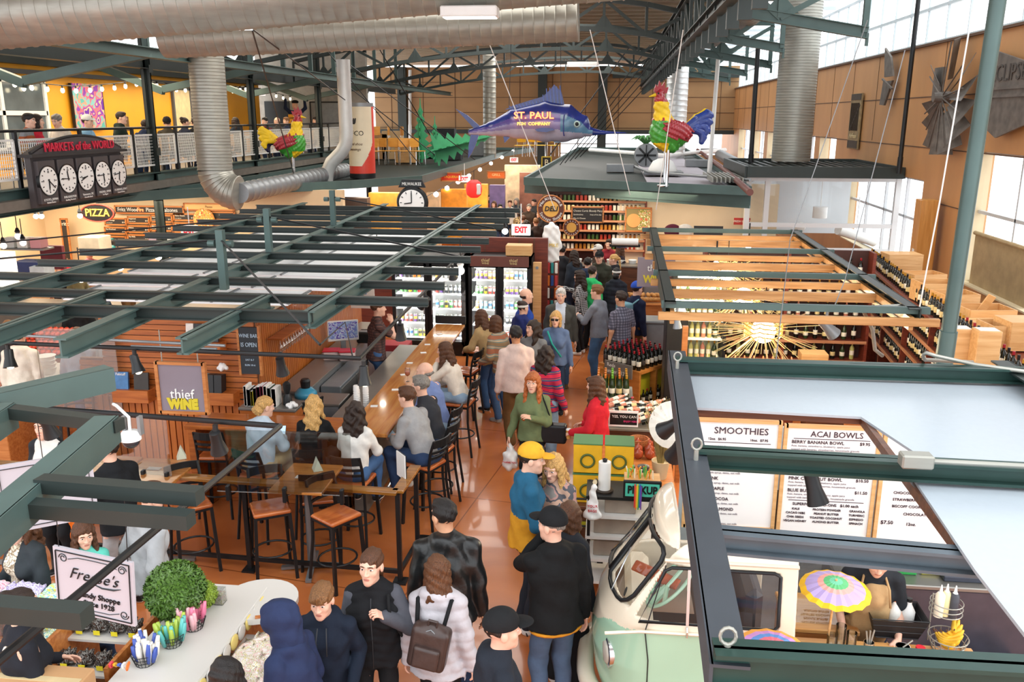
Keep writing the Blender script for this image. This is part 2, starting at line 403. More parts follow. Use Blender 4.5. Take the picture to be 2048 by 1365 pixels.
# skylight strip between the ceiling deck and the clerestory
mb=MB();[mb.box((5.1,y,7.95),(3.5,.08,.1))for y in np.arange(6,57,2.4)];f=struct(mb.build('window_30',mat('clerestory_frame','#9fb0b5')));MB().quad((3.4,6,8),(6.9,6,8),(6.9,57,8),(3.4,57,8)).build('pane',M_glass,f)
# back wall, ceiling
M_bpan=mat('brown_wall_panel','#a58258',.6,0,.1,.5,stretch=(1,1,2.5))
YB=52.
mb=MB();mb.box((-3.5,YB+.2,5.6),(21,.4,3.6));mb.box((-8.5,YB+.2,1.9),(11,.4,3.8));mb.box((3.6,YB+.2,1.2),(6.8,.4,2.6))
struct(mb.build('wall_back',M_bpan))
mb=MB()
for k in range(4):mb.box((-3.5,YB-.01,4.0+.85*k),(21,.02,.03))
for x in np.arange(-13,7,1.9):mb.box((x,YB-.012,5.6),(.025,.02,3.4))
struct(mb.build('trim_2',M_joint))
mb=MB()
for u in(805,1085,1205):
 p=at(u,200,y=YB-.3);mb.box((p.x,p.y,4.4),(.5,.4,6.0))
mb.box((-3.5,YB-.25,3.78),(21,.3,.22));mb.box((3.4,YB-.25,6.9),(7,.3,.3));struct(mb.build('trim_3',M_steel_dark))
mb=MB();mb.box((-2.1,YB+.1,3.1),(5,.06,.06));mb.box((-2.1,YB+.1,2.55),(5,.06,.06))
for x in(-3.2,-2,-.8,.3):mb.box((x,YB+.1,3.1),(.06,.06,1.2))
f=struct(mb.build('window_21',M_alu));MB().quad((-4.6,YB+.1,2.5),(.4,YB+.1,2.5),(.4,YB+.1,3.75),(-4.6,YB+.1,3.75)).build('pane',M_glass,f)
mb=MB();mb.box((-6.4,31,7.9),(19.6,52,.2))
for y in np.arange(6,57,1.0):mb.box((-6.4,y,7.77),(19.6,.3,.08))
struct(mb.build('ceiling',mat('ceiling_deck','#a89a82',.7,0,.06,2)))
# ---------------------------------------------------------------- mezzanine on the left
XR=-9.8
M_yel=mat('yellow_paint','#f3a925',.6,0,.05,1.5)
mb=MB();mb.box((-11.9,25,3.22),(4.6,26,.16));struct(mb.build('floor_mezzanine',mat('mezzanine_concrete','#6f6a62',.7)))
mb=MB();mb.box((-13.6,22.5,4.9),(.2,21.6,3.2));struct(mb.build('wall_left',M_yel))
mb=MB();mb.box((-13.45,22.5,5.62),(.12,21.6,.1));struct(mb.build('trim_4',plain('grey_trim','#55585c',.6)))
mb=MB();mb.box((-13.4,22.5,6.05),(.3,21.6,.55));struct(mb.build('trim_5',M_steel_dark))
mb=MB();mb.box((-11.7,34.2,5.2),(4.4,.2,3.6));struct(mb.build('wall_mezzanine_end',mat('pale_grey_paint','#b9b4aa',.6)))
# mezzanine window, door and edge beam
mb=MB();x=-13.46;y0,y1,z0,z1=16.4,20.1,3.9,5.42
for y in(y0,(y0+y1)/2+.3,y1):mb.box((x,y,(z0+z1)/2),(.1,.1,z1-z0))
for z in(z0,4.7,z1):mb.box((x,(y0+y1)/2,z),(.1,y1-y0,.1))
f=struct(mb.build('window_22',M_white));mb=MB();mb.box((x-.01,(y0+y1)/2,(z0+z1)/2),(.03,y1-y0,z1-z0));mb.build('pane',mat('dark_window_glass','#5a646a',.08,0,.3,1.5),f)
mb=MB();mb.box((-13.47,26.95,4.5),(.08,1.0,1.85));d=struct(mb.build('door_1',mat('cream_door','#e6cfa0',.5)))
mb=MB();mb.box((-13.48,26.4,4.52),(.12,.08,1.95));mb.box((-13.48,27.5,4.52),(.12,.08,1.95));mb.box((-13.48,26.95,5.46),(.12,1.18,.08));mb.build('door_frame',plain('grey_trim','#55585c'),d)
mb=MB();mb.box((-13.4,27.3,4.45),(.06,.12,.03));mb.build('door_handle',M_chrome,d)
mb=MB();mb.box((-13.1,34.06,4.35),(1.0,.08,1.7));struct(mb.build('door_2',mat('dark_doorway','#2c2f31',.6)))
mb=MB();mb.ibeam((XR,11.5,3.26),(XR,36,3.26),.22,.42)
for y in(18.15,23.6,29.2):mb.box((XR+.12,y,3.26),(.02,.3,.34))
struct(mb.build('trim_6',M_steel))
mb=MB();mb.ibeam((XR,11.5,5.75),(XR,40,5.75),.22,.3)
struct(mb.build('trim_7',M_steel_dark))
for y in(18.15,23.6,29.2,35.):
 mb=MB();mb.ibeam((XR,y,0),(XR,y,7.7),.22,.2);mb.box((XR,y,3.9),(.2,.03,7.6));mb.box((XR,y,.01),(.4,.4,.03))
 for z in(3.9,5.6):mb.box((XR+.12,y,z),(.01,.16,.16))
 o=mb.build('steel_column',M_steel_dark)
 o.rotation_euler=(0,0,0);tag(o,f"dark steel column at the mezzanine rail, {['behind the five clock sign', 'beside the big vertical duct', 'beyond the green rooster', 'at the far end of the rail'][[18.15,23.6,29.2,35.].index(y)]}",'column')
# lower floor: walls of the stalls at the back left
mb=MB();mb.box((-12,20.1,1.48),(11.5,.2,2.96));mb.box((-13.9,14,1.4),(.2,12,2.8));struct(mb.build('wall_pizzeria',mat('beige_plaster','#d8c09a',.65,0,.05,1.5)))
# ================================================================ overhead steel, ducts, trellis frames
def V3(*a):return Vector(a)
def ring_duct(name,pts,r,label,n=24,step=.075,m=None):
 """spiral duct: a tube with raised seams all along"""
 P=[Vector(p)for p in pts];out=[];rs=[]
 for a,b in zip(P,P[1:]):
  L=(b-a).length;k=max(1,int(L/step))
  for i in range(k):
   t=a.lerp(b,i/k);out+=[t,t+(b-a)/k*.8,t+(b-a)/k*.88];rs+=[r,r,r+.012]
 out.append(P[-1]);rs.append(r)
 o=MB().tube(out,rs,n).build(name,m or M_galv,smooth=35);return tag(o,label,'duct')
def arc(c,r,a0,a1,n,ux,uy):return[Vector(c)+Vector(ux)*(r*math.cos(a0+(a1-a0)*i/n))+Vector(uy)*(r*math.sin(a0+(a1-a0)*i/n))for i in range(n+1)]
a,b=at(-260,50,y=11.),at(1500,-90,y=12.3)
ring_duct('air_duct',[a,b],.42,'large spiral silver duct crossing the top of the hall nearest the camera',32,.16)
a,b=at(330,78,y=14.2),at(1158,42,y=14.2)
ring_duct('air_duct',[a,b],.30,'second spiral silver duct with an open end, behind the top one',32,.16)
# big vertical duct with elbow along the stall roof
c=at(430,335,y=16.6);X,Y,Z=c.x,c.y,3.62
el=arc((X+.45,Y,Z),.45,PI,PI*1.5,8,(1,0,0),(0,0,1))
p_end=at(690,332,z=3.3)
ring_duct('air_duct',[(X,Y,5.75),(X,Y,Z)]+el,.33,'fat corrugated vertical duct bending to horizontal beside the mezzanine rail',28,.06)
ring_duct('air_duct',[el[-1],(p_end.x,p_end.y,3.17)],.2,'grey horizontal duct lying on the stall roof beside the vertical duct elbow',20,.3,M_grey)
c=at(694,300,y=22.)
pts=[(c.x,22,6.0),(c.x,22,4.2),(c.x-.03,22,3.95),(c.x-.15,22,3.75),(c.x-.42,22,3.5),(c.x-.55,22,3.25),(c.x-.58,22,3.05)]
tag(MB().tube(pts,.17,20).build('air_duct',mat('pale_duct','#c9cac8',.4,.3,.05),smooth=40),'smooth pale duct coming down beside the shoe dressing can','duct')
c=at(1583,300,y=24.5)
ring_duct('air_duct',[(c.x,24.5,3.5),(c.x,24.5,7.7)],.5,'wide corrugated column duct standing behind the glass vestibule roof',32,.07)
c=at(979,200,y=36.);ring_duct('air_duct',[(c.x,36,3.),(c.x,36,7.0)],.26,'narrow bright duct standing behind the marlin',20,.2)
c=at(1352,230,y=36.);ring_duct('air_duct',[(c.x,36,3.),(c.x,36,7.6)],.42,'bright silver duct standing behind the red crested rooster',24,.2,mat('bright_duct','#d5d8d8',.35,.4,.04))
pts=[at(1480,-20,y=19),at(1500,25,y=22),at(1460,60,y=28),at(1420,80,y=34)]
ring_duct('air_duct',pts,.3,'bent silver duct under the roof near the bright clerestory',20,.2)
# ceiling light boxes
for(u,v,y,w,l)in((452,48,12.5,.75,'white box light fixture hanging under the ducts above the vertical duct'),(940,24,11.6,.72,'white box light fixture hanging under the ducts at the middle'),(1165,128,30.,1.0,'white box light fixture hung under the far arched truss')):
 p=at(u,v,y=y);t=thing('box_light',l,'lamp',p)
 MB().box((0,0,0),(w,.3,.13),b=.015).build('housing',M_white,t);MB().box((0,0,-.07),(w*.92,.24,.012)).build('diffuser',plain('light_diffuser','#ffffff',emit=2.),t)
# arched trusses across the hall
def arch(Y,zc,zl,zr,xl,xr,label,xc=-1.):
 mb=MB();
 def z(x,top=0):
  t=(x-xc)/((xl-xc)if x<xc else(xr-xc));return zc+((zl if x<xc else zr)-zc)*t*t+top
 xs=list(np.linspace(xl,xr,13))
 for i in range(12):
  for tp in(0,.62):mb.bar((xs[i],Y,z(xs[i],tp)),(xs[i+1],Y,z(xs[i+1],tp)),.14,.1)
  mb.bar((xs[i],Y,z(xs[i])),(xs[i],Y,z(xs[i],.62)),.06,.06)
  a,b=(xs[i],xs[i+1])if i%2 else(xs[i+1],xs[i])
  mb.bar((a,Y,z(a)),(b,Y,z(b,.62)),.05,.07)
  if i%3==1:mb.prism([(-.22,0),(.22,0),(0,.3)],.03,Matrix.Translation((xs[i],Y,z(xs[i])+.03)))
 return tag(mb.build('roof_truss',M_steel_dark),label,'truss')
for Y,l in((20.5,'nearest curved steel roof truss above the marlin'),(26.5,'second curved steel roof truss from the camera'),(33.,'third curved steel roof truss from the camera'),(40.,'farthest curved steel roof truss before the back wall')):
 arch(Y,6.55,5.6,6.2,-9.6,1.6,l)
# longitudinal truss spine
mb=MB();xs=1.4
for z in(6.1,6.9):mb.ibeam((xs,9,z),(xs,48,z),.16,.16)
for i,y in enumerate(np.arange(10,48,1.1)):
 mb.bar((xs,y,6.1),(xs,y,6.9),.06,.09,up=(0,1,0));
 if i%2:mb.bar((xs,y,6.1),(xs,y+1.1,6.9),.05,.05)
 mb.bar((xs+.1,y,5.75),(xs+.1,y,6.1),.16,.1,up=(0,1,0))
tag(mb.build('roof_truss',M_steel_dark),'long steel spine truss running down the hall above the rooster','truss')
# long beam with hangers on the mezzanine side
mb=MB();mb.ibeam((-8,8.5,5.7),(-8,44,5.7),.2,.17)
for y in(11.8,13.1,15.,16.9,19.5,21.5,23.5,25.5,27.5,30,33):mb.chan((-8,y,5.75),(-8,y,7.75),.1,.07,mi=0,up=(0,1,0))
for y in(15.,20.,25.,30.):mb.bar((-8,y,5.7),(-10.5,y+.2,5.25),.14,.16);mb.bar((-10.5,y+.2,5.2),(-13.3,y+.4,6.2),.14,.16)
tag(mb.build('roof_truss',M_steel),'long green steel beam with hangers running beside the mezzanine','truss')
# right-hand arms towards the clerestory
for i,(u0,v0,u1,v1,y,w)in enumerate(((1434,14,1735,66,17.,'nearest'),(1386,65,1567,97,22.,'second'),(1372,100,1543,130,26.5,'third'),(1370,126,1494,147,31.,'fourth'),(1370,146,1460,160,37.,'farthest'))):
 a,b=at(u0,v0,y=y),at(u1,v1,y=y);mb=MB();up=Vector((0,0,.75))
 mb.ibeam(a,b,.16,.2);mb.ibeam(a+up,b+up*1.5,.14,.14);mid=a.lerp(b,.42)
 for t in(.02,.42,.98):q=a.lerp(b,t);mb.bar(q,q+up*1.3,.1,.1)
 mb.bar(mid,b+up*1.4,.08,.1);mb.bar(mid,a+up,.08,.1)
 for t in(.1,.42):q=a.lerp(b,t);mb.prism([(-.32,.08),(.32,.08),(0,.42)],.03,Matrix.Translation(q))
 mb.bar(b,b-Vector((0,0,.22)),.05,.05,mi=0)
 tag(mb.build('truss_arm',M_steel),f'green steel roof arm reaching to the clerestory windows, {w} of the five','truss')
# thick green pole and thin poles
def pole(u0,v0,u1,v1,y,r,label,m=None,base=0.):
 a,b=at(u0,v0,y=y),at(u1,v1,y=y);d=(a-b)/(a.z-b.z)
 bt=b+d*(base-b.z)
 mb=MB().tube([bt,a],r,16);mb.tube([b+d*.0-d*.25,b+d*.12],r*1.18,16)
 return tag(mb.build('support_pole',m or M_steel,smooth=40),label,'pole')
pole(2002,-40,1893,690,7.6,.062,'thick green steel pole rising through the frames beside the wine crates')
pole(1838,-10,1800,325,21.,.05,'thin dark pole standing on the corner of the vestibule roof',M_black,base=3.4)
pole(1516,95,1502,318,24.5,.06,'thin dark pole hanging beside the wide corrugated duct',M_black,base=3.4)
pole(1437,110,1420,330,27.,.06,'white pole standing on the dark stall roof beyond the rooster',M_white,base=3.0)
pole(820,140,820,255,42.,.07,'white pole standing behind the paper pine trees',M_white,base=3.0)
# ---------------------------------------------------------------- left trellis over the wine bar
ZT=2.9
t=thing('trellis_frame','big dark green steel trellis over the wine bar with many cross beams','trellis',(-3.8,11,ZT))
def part_beams(par,name,lst,sec,m,org,kind='ibeam'):
 for(p,q)in lst:
  p,q=Vector(p)-Vector(org),Vector(q)-Vector(org);mb=MB()
  if kind=='ibeam':mb.ibeam(p,q,sec[0],sec[1])
  elif kind=='chan':mb.chan(p,q,sec[0],sec[1])
  else:mb.bar(p,q,sec[0],sec[1])
  mb.build(name,m,par)
O=(-3.8,11,ZT)
part_beams(t,'long_beam',[((-2.62,7.25,ZT),(-2.55,16.9,ZT)),((-4.25,6.15,ZT-.02),(-4.4,16.9,ZT)),((-5.98,6.2,ZT),(-6.05,16.9,ZT))],(.11,.16),M_steel,O)
part_beams(t,'beam_stub',[((-3.3,6.25,ZT),(-3.28,8.0,ZT)),((-4.95,6.2,ZT),(-4.98,8.0,ZT))],(.1,.14),M_steel,O)
cy=[7.3,8.0,8.82,9.7,10.56,11.4,12.2,13.05,13.9,14.75,15.6,16.4]
part_beams(t,'cross_beam',[((-6.85,y,ZT+.03),(-1.7,y,ZT+.03))for y in cy[1:]],(.05,.085),M_steel_dark,O,'chan')
part_beams(t,'cross_beam',[((-8.0,7.3,ZT+.02),(-2.6,7.3,ZT+.02))],(.05,.115),M_steel_dark,O,'chan')
for(x,y)in((-3.96,8.5),(-4.3,10.6),(-4.35,13.4)):
 mb=MB();q=Vector((x,y,ZT))-Vector(O);mb.bar(q,q+V3(0,0,.62),.075,.075);
 for s in(-1,1):mb.tube([q+V3(s*.06,-.01,.48),q+V3(s*.13,-.01,.48)],.035,12)
 mb.build('king_post',M_steel,t)
for a,b in(((-3.96,8.5,3.42),at(640,690,z=2.86)),((-3.96,8.5,3.42),(-8.3,8.6,2.98)),((-4.3,10.6,3.42),(-1.8,10.6,2.95)),((-4.3,10.6,3.42),(-8.3,10.7,2.98)),((-4.35,13.4,3.42),(-1.8,13.5,2.95))):
 MB().tube([Vector(a)-Vector(O),Vector(b)-Vector(O)],.011,6).build('tie_rod',M_black,t)
MB().tube([Vector(p)-Vector(O)for p in(at(640,690,z=2.84),at(690,645,z=2.7),at(706,716,z=2.72))],.008,6).build('tie_rod',M_black,t)
# white panels resting inside the trellis
M_panel=mat('translucent_white_panel','#e9edf0',.5,0,.03,2)
for i,y in enumerate((9.28,10.13,10.98,11.8,12.62,13.47,14.3)):
 w=2.6 if i==0 else 3.1;t2=thing('ceiling_panel',f"white ceiling panel under the big trellis, {('nearest to us', 'second', 'third', 'fourth', 'fifth', 'sixth', 'farthest')[i]} of its row",'panel',(-4.75+.03*i,y,2.66))
 MB().box((0,0,0),(w,.74,.02)).build('sheet',M_panel,t2);mb=MB();[mb.bar((x,-.37,.015),(x,.37,.015),.03,.02)for x in np.linspace(-w/2,w/2,4)];mb.build('edge_frame',M_grey,t2)
# candy shop frame, bottom left corner
t=thing('trellis_frame','dark green steel frame over the candy counter with an angled white bullet camera','trellis',(-2.5,3.6,ZT));O=(-2.5,3.6,ZT)
part_beams(t,'long_beam',[((-2.78,4.45,ZT),(-2.3,1.6,ZT)),((-3.52,4.6,ZT),(-3.1,2.2,ZT)),((-3.3,5.3,ZT+.02),(-3.8,4.5,ZT+.02))],(.13,.16),M_steel,O,'chan')
part_beams(t,'cross_beam',[((-3.9,4.62,ZT+.04),(-2.74,4.4,ZT+.04)),((-2.65,3.55,ZT+.06),(-1.83,3.5,ZT+.06)),((-2.75,3.42,ZT),(-1.82,3.38,ZT)),((-2.6,2.62,ZT),(-1.83,2.6,ZT))],(.08,.07),M_steel_dark,O,'bar')
# black track light loops
def track(name,pts,label,heads):
 t=thing(name,label,'track light',pts[0]);o=Vector(pts[0])
 MB().tube([Vector(p)-o for p in pts],.019,8).build('rail',M_black,t,smooth=40)
 for(q,ax)in heads:
  q=Vector(q)-o;d=Vector(ax).normalized();mb=MB()
  mb.tube([q,q-V3(0,0,.07)],.018,8);c=q-V3(0,0,.1)
  mb.tube([c-d*.06,c-d*.055,c+d*.02,c+d*.1,c+d*.1,c+d*.085],[.02,.035,.038,.058,.052,.02],14)
  s=mb.build('spot_head',M_black,t,smooth=40);MB().ball(c+d*.08,.035,10,6).build('bulb',M_bulb,s)
track('track_light',[at(-60,683,z=2.75),(-1.98,6.6,2.75),(-2.1,12.5,2.75)],'black track rail with spot heads around the bar, behind the other rail',[(at(15,690,z=2.75),(.2,-.3,-1)),(at(268,700,z=2.75),(.35,-.2,-1)),(at(727,722,z=2.75),(.05,-.1,-1)),(at(560,705,z=2.75),(0,.3,-1)),(at(800,640,z=2.75),(0,.2,-1)),(at(850,585,z=2.75),(-.8,.2,-.8)),(at(905,530,z=2.75),(0,.2,-1))])
track('track_light',[at(-60,806,z=2.75),at(560,853,z=2.75),at(-60,1370,z=2.75)],'black track rail in front with a sharp corner above the glass screen',[(at(90,820,z=2.75),(.1,.3,-1)),(at(430,850,z=2.75),(.0,.3,-1))])
# dome camera hanging from the frame
p=at(262,880,z=2.7);t=thing('dome_camera','white dome security camera hanging at the end of the green beam','camera',p)
MB().lathe([(.001,.06),(.05,.055),(.062,.03),(.062,0)][::-1],20).build('housing',M_white,t,smooth=40)
MB().ball((0,0,0),(.054,.054,.055),20,10).build('dome',plain('smoked_dome','#30343a',.08),t,smooth=True)
MB().tube([(0,0,.05),(-.01,.02,.14),(-.1,.05,.2),(-.14,.08,.2)],.01,8).build('cable',M_white,t,smooth=True)
mb=MB();mb.box((.06,.02,.09),(.02,.04,.12));mb.box((-.04,.02,.09),(.02,.04,.12));mb.build('bracket',M_grey,t)
# ---------------------------------------------------------------- stall roofs with bent green edge
M_deck=mat('dark_roof_deck','#202c2b',.55,.05,.12,3,stretch=(1,8,1))
def roof_deck(name,corners,z,label,edge=.2,m=None):
 t=thing(name,label,'roof',(corners[0][0],corners[0][1],z));o=corners[0]
 P=[(x-o[0],y-o[1])for x,y in corners];n=len(P)
 mb=MB();vs=[(x,y,0)for x,y in P]+[(x,y,-.06)for x,y in P]
 mb.add(vs,[tuple(range(n)),tuple(range(n,2*n))[::-1]]+[(i,i+n,(i+1)%n+n,(i+1)%n)for i in range(n)]);mb.build('deck',m or M_deck,t)
 for i in range(n):
  a,b=P[i],P[(i+1)%n];MB().bar((a[0],a[1],.02),(b[0],b[1],.02),.07,edge).build('edge_beam',M_steel,t)
 return t
q=lambda u,v,z=3.02:tuple(at(u,v,z=z))[:2]
roof_deck('stall_roof',[q(193,399),q(700,371),q(842,361),q(1004,310),(-3.9,44.),(-9.3,44.),(-9.3,19.5)],3.02,'dark roof over the left stalls with a bent pale green edge beam')
roof_deck('stall_roof',[q(1050,364),q(1500,384),(3.6,45.),(-1.7,45.)],3.02,'dark roof over the deli stalls carrying the red crested rooster')
r1=[o for o in COL.objects if o.name.startswith('stall_roof')][-1];MB().box((4.05,6.2,.008),(1.9,14,.016)).build('pale_membrane',mat('pale_membrane','#aaa5ae',.6,0,.08,2),r1)
# glazing band and edge below the deli roof
a,b=q(1050,380,2.7),q(1500,410,2.7)
mb=MB();mb.bar((a[0],a[1],2.66),(b[0],b[1],2.66),.06,.08);mb.bar((a[0],a[1]-.05,2.82),(b[0],b[1]-.05,2.82),.02,.26,0)
tag(mb.build('roof_fascia',M_steel),'thin green steel fascia hanging below the front edge of the deli roof','fascia')
# ---------------------------------------------------------------- wine stall frame with timber slats
M_tim=wood('tan_timber','#a8743f','#c8965e',.45)
t=thing('trellis_frame','green steel frame with timber cross boards over the wine shop','trellis',(1.7,10.8,ZT));O=Vector((1.7,10.8,ZT))
for x0,x1 in((.53,.62),(2.8,2.84)):
 mb=MB();mb.chan(Vector((x0,8.0,ZT))-O,Vector((x1,13.7,ZT))-O,.1,.16,flip=1 if x0<1 else-1);mb.build('side_beam',M_steel_dark,t)
 MB().bar(Vector((x0+(.07 if x0<1 else-.07),8.0,ZT-.06))-O,Vector((x1+(.05 if x0<1 else-.05),13.7,ZT-.06))-O,.04,.12).build('timber_edge',M_tim,t)
for y in(8.05,9.75,11.6,13.6):
 MB().chan(Vector((.5,y,ZT+.05))-O,Vector((2.9,y,ZT+.05))-O,.05,.06,flip=-1).build('cross_beam',M_steel,t)
 MB().box(Vector((1.72,y-.05,ZT-.045))-O,(2.5,.05,.075),b=.005).build('cross_board',M_tim,t)
for y in(9.1,10.9,12.95):
 MB().box(Vector((1.72,y,ZT-.05))-O,(2.35,.05,.095),b=.005).build('cross_board',M_tim,t)
MB().tube([Vector(p)-O for p in(at(1850,620,z=2.9),at(1800,612,z=2.95),at(1740,615,z=2.96),at(1728,625,z=2.9),at(1745,660,z=2.7),at(1750,700,z=2.5),at(1765,712,z=2.42))],.018,8).build('conduit',M_galv,t,smooth=True)
# ---------------------------------------------------------------- smoothie bar canopy, lower right
M_slate=mat('slate_steel','#454b52',.45,.3,.08,4)
t=thing('canopy_frame','dark steel canopy frame with white panels over the smoothie bar','canopy',(1.5,4.4,ZT));O=Vector((1.5,4.4,ZT))
MB().chan(Vector((.46,6.3,ZT))-O,Vector((.36,2.46,ZT))-O,.12,.15,flip=-1).build('side_beam',M_slate,t)
MB().chan(Vector((2.84,6.3,ZT))-O,Vector((2.9,2.2,ZT))-O,.12,.15,flip=1).build('side_beam',M_steel_dark,t)
bm=[(at(1352,730,z=2.95),at(2060,752,z=2.95)),(at(1396,915,z=2.95),at(2120,955,z=2.95)),(at(1440,1080,z=2.8),at(2000,1130,z=2.8)),(at(1425,1335,z=2.95),at(2120,1375,z=2.95))]
for i,(a,b)in enumerate(bm):MB().ibeam(a-O,b-O,.1,.1 if i!=3 else .15).build('cross_beam',mat('bottle_green_steel','#25403a',.4,.2)if i!=2 else mat('blue_grey_beam','#59646c',.5,.2),t)
z=2.88
def sheet(pts):
 P=[at(u,v,z=z)-O for u,v in pts];n=len(P);mb=MB();dz=V3(0,0,.016)
 mb.add(P+[p-dz for p in P],[tuple(range(n)),tuple(range(n,2*n))[::-1]]+[(i,i+n,(i+1)%n+n,(i+1)%n)for i in range(n)]);return mb
M_poly=mat('milky_polycarbonate','#a9b3bb',.3,0,.02,30,spec=.4)
sheet([(1383,815),(1722,834),(1860,925),(2110,940),(2050,752),(1364,737)]).build('roof_panel',M_poly,t)
sheet([(1822,950),(2120,960),(2300,1365),(2125,1365),(1950,1140)]).build('roof_panel',M_poly,t)
MB().bar(at(1384,820,z=2.84)-O,at(1725,838,z=2.84)-O,.05,.06).build('panel_rail',M_dkwood,t)
MB().bar(at(1722,836,z=2.84)-O,at(1915,1095,z=2.84)-O,.035,.05).build('panel_rail',M_dkwood,t)
mb=MB();mb.box(at(1832,921,z=3.03)-O,(.15,.08,.07),b=.008);mb.tube([at(1850,922,z=3.03)-O,at(2120,936,z=3.03)-O],.012,8);mb.build('junction_box',M_galv,t)
MB().tube([at(1945,725,z=2.9)-O,at(1850,720,z=3.0)-O,at(1845,712,z=3.05)-O,at(1852,706,z=3.1)-O,at(1870,712,z=3.06)-O,at(1950,730,z=3.0)-O,at(2060,745,z=3.0)-O],.014,8).build('conduit',M_galv,t,smooth=True)
for(u,v)in((1355,722),(1393,900),(1455,1290)):
 q_=at(u,v,z=3.03)-O;mb=MB();mb.tube([q_+V3(math.cos(a)*.025,0,.03+math.sin(a)*.03)for a in np.linspace(0,2*PI,12,endpoint=False)],.006,6,closed=True);mb.tube([q_-V3(0,0,.08),q_],.012,8);mb.build('eye_bolt',M_galv,t)
def spot(u,v,z,d,label,r=.06,m=None,lit=True,y=None):
 p=at(u,v,z=z)if y is None else at(u,v,y=y);t=thing('spot_lamp',label,'lamp',p);d=Vector(d).normalized();mb=MB()
 mb.tube([V3(0,0,.14),V3(0,0,.06),-d*.02],.014,8);mb.tube([-d*r,-d*r*.9,d*r*.5,d*r*1.9,d*r*1.9,d*r*1.5],[r*.4,r*.62,r*.7,r,r*.9,r*.3],16)
 mb.build('lamp_head',m or M_black,t,smooth=40)
 if lit:MB().ball(d*r*1.4,r*.6,10,6).build('bulb',M_bulb,t)
 return t
spot(1626,968,2.72,(.3,-.2,-1),'lit black spot lamp hanging in front of the acai bowls menu')
spot(1349,850,2.75,(-.5,.4,-.5),'black spot lamp outside the canopy edge beside the white parasol',lit=False)
spot(1358,895,2.7,(-.2,.5,-.7),'black spot lamp under the canopy edge beside the grass pot',lit=False)
spot(1652,652,2.72,(.6,.2,-.6),'grey spot lamp hanging above the right of the wine starburst',.07,M_grey,lit=False)
spot(1354,640,2.5,(.1,0,-1),'grey spot lamp hanging below the wine frame corner',.05,M_grey)
# suspension cables over the stalls
def cable(pts,label,r=.005,m=None,name='suspension_cable'):
 return tag(MB().tube(pts,r,5).build(name,m or M_grey),label,'cable')
for i,(a,b)in enumerate((((1780,0,8.5),(1700,700,6.2)),((1800,60,12.),(1560,740,6.1)),((1560,40,20.),(1380,780,6.)))):
 pass
P=lambda u,v,y:at(u,v,y=y)
cable([P(1945,20,9.),P(1880,400,9.),P(1838,620,9.)],'white twisted chain hanging in front of the windmill',.008,M_white,'hanging_chain')
cable([P(1810,100,9.),P(1690,560,9.),P(1668,615,8.1)],'thin steel cable holding the right side of the wine frame',.005)
cable([P(1735,40,10.),P(1580,480,10.),P(1550,735,6.3)],'thin steel cable holding the back of the smoothie canopy')
cable([P(1262,90,30.),P(1100,310,30.)],'dark cable fanning from the spine truss to the deli roof, longest of the fan',.02,M_black)
for k in range(5):cable([P(1300+k*8,90+k*10,28.),P(1120+k*10,330-k*4,30.)],'dark cable fanning from the spine truss down to the deli roof edge',.014,M_black,'suspension_cable')['group']='cable fan at the deli roof'
for k,(u0,v0,u1,v1)in enumerate(((680,160,870,310),(700,130,950,320),(760,100,860,270),(620,60,840,330))):cable([P(u0,v0,24.),P(u1,v1,27.)],'dark cable slanting down to the left stall roof near the shoe dressing can',.014,M_black)['group']='slanting cables left of the marlin'
for k,(u0,v0,u1,v1,w)in enumerate(((960,40,1110,420,'crossing the marlin'),(1180,60,1260,390,'beside the marlin bill'),(1366,60,1312,420,'beside the rooster legs'))):cable([P(u0,v0,14.),P(u1,v1,16.)],f'thin pale wire hanging from the roof {w}',.008,M_white)
cable([P(505,62,12.6),P(590,355,20.)],'dark guy wire from the box light down to the green rooster',.012,M_black)
cable([P(507,60,12.6),P(690,200,20.)],'dark guy wire from the box light towards the pale duct',.012,M_black)
# ================================================================ people
def cloth(name,c,rough=.85,var=.06,scale=22,bump=.25):return mat(name,c,rough,0,var,scale,bump,spec=.25)
def plaid(name,c1,c2,c3,s=9.):
 if name in MATS:return MATS[name]
 m=plain(name,c1,.85);t=m.node_tree;b=t.nodes['Principled BSDF'];tc=t.nodes.new('ShaderNodeTexCoord');col=None
 for ax,c,sc in(('X',c2,s),('Z',c2,s),('X',c3,s*2),('Z',c3,s*2)):
  w=t.nodes.new('ShaderNodeTexWave');w.bands_direction=ax;w.inputs['Scale'].default_value=sc/3;t.links.new(tc.outputs['Object'],w.inputs['Vector'])
  r=t.nodes.new('ShaderNodeValToRGB');r.color_ramp.interpolation='CONSTANT';r.color_ramp.elements[0].color=(0,0,0,1);r.color_ramp.elements[1].position=.55 if c is c2 else .85;r.color_ramp.elements[1].color=(.6,)*3+(1,)
  t.links.new(w.outputs['Fac'],r.inputs['Fac']);mx=t.nodes.new('ShaderNodeMixRGB');t.links.new(r.outputs['Color'],mx.inputs[0])
  if col is None:mx.inputs[1].default_value=hexc(c1)
  else:t.links.new(col,mx.inputs[1])
  mx.inputs[2].default_value=hexc(c);col=mx.outputs[0]
 t.links.new(col,b.inputs['Base Color']);return m
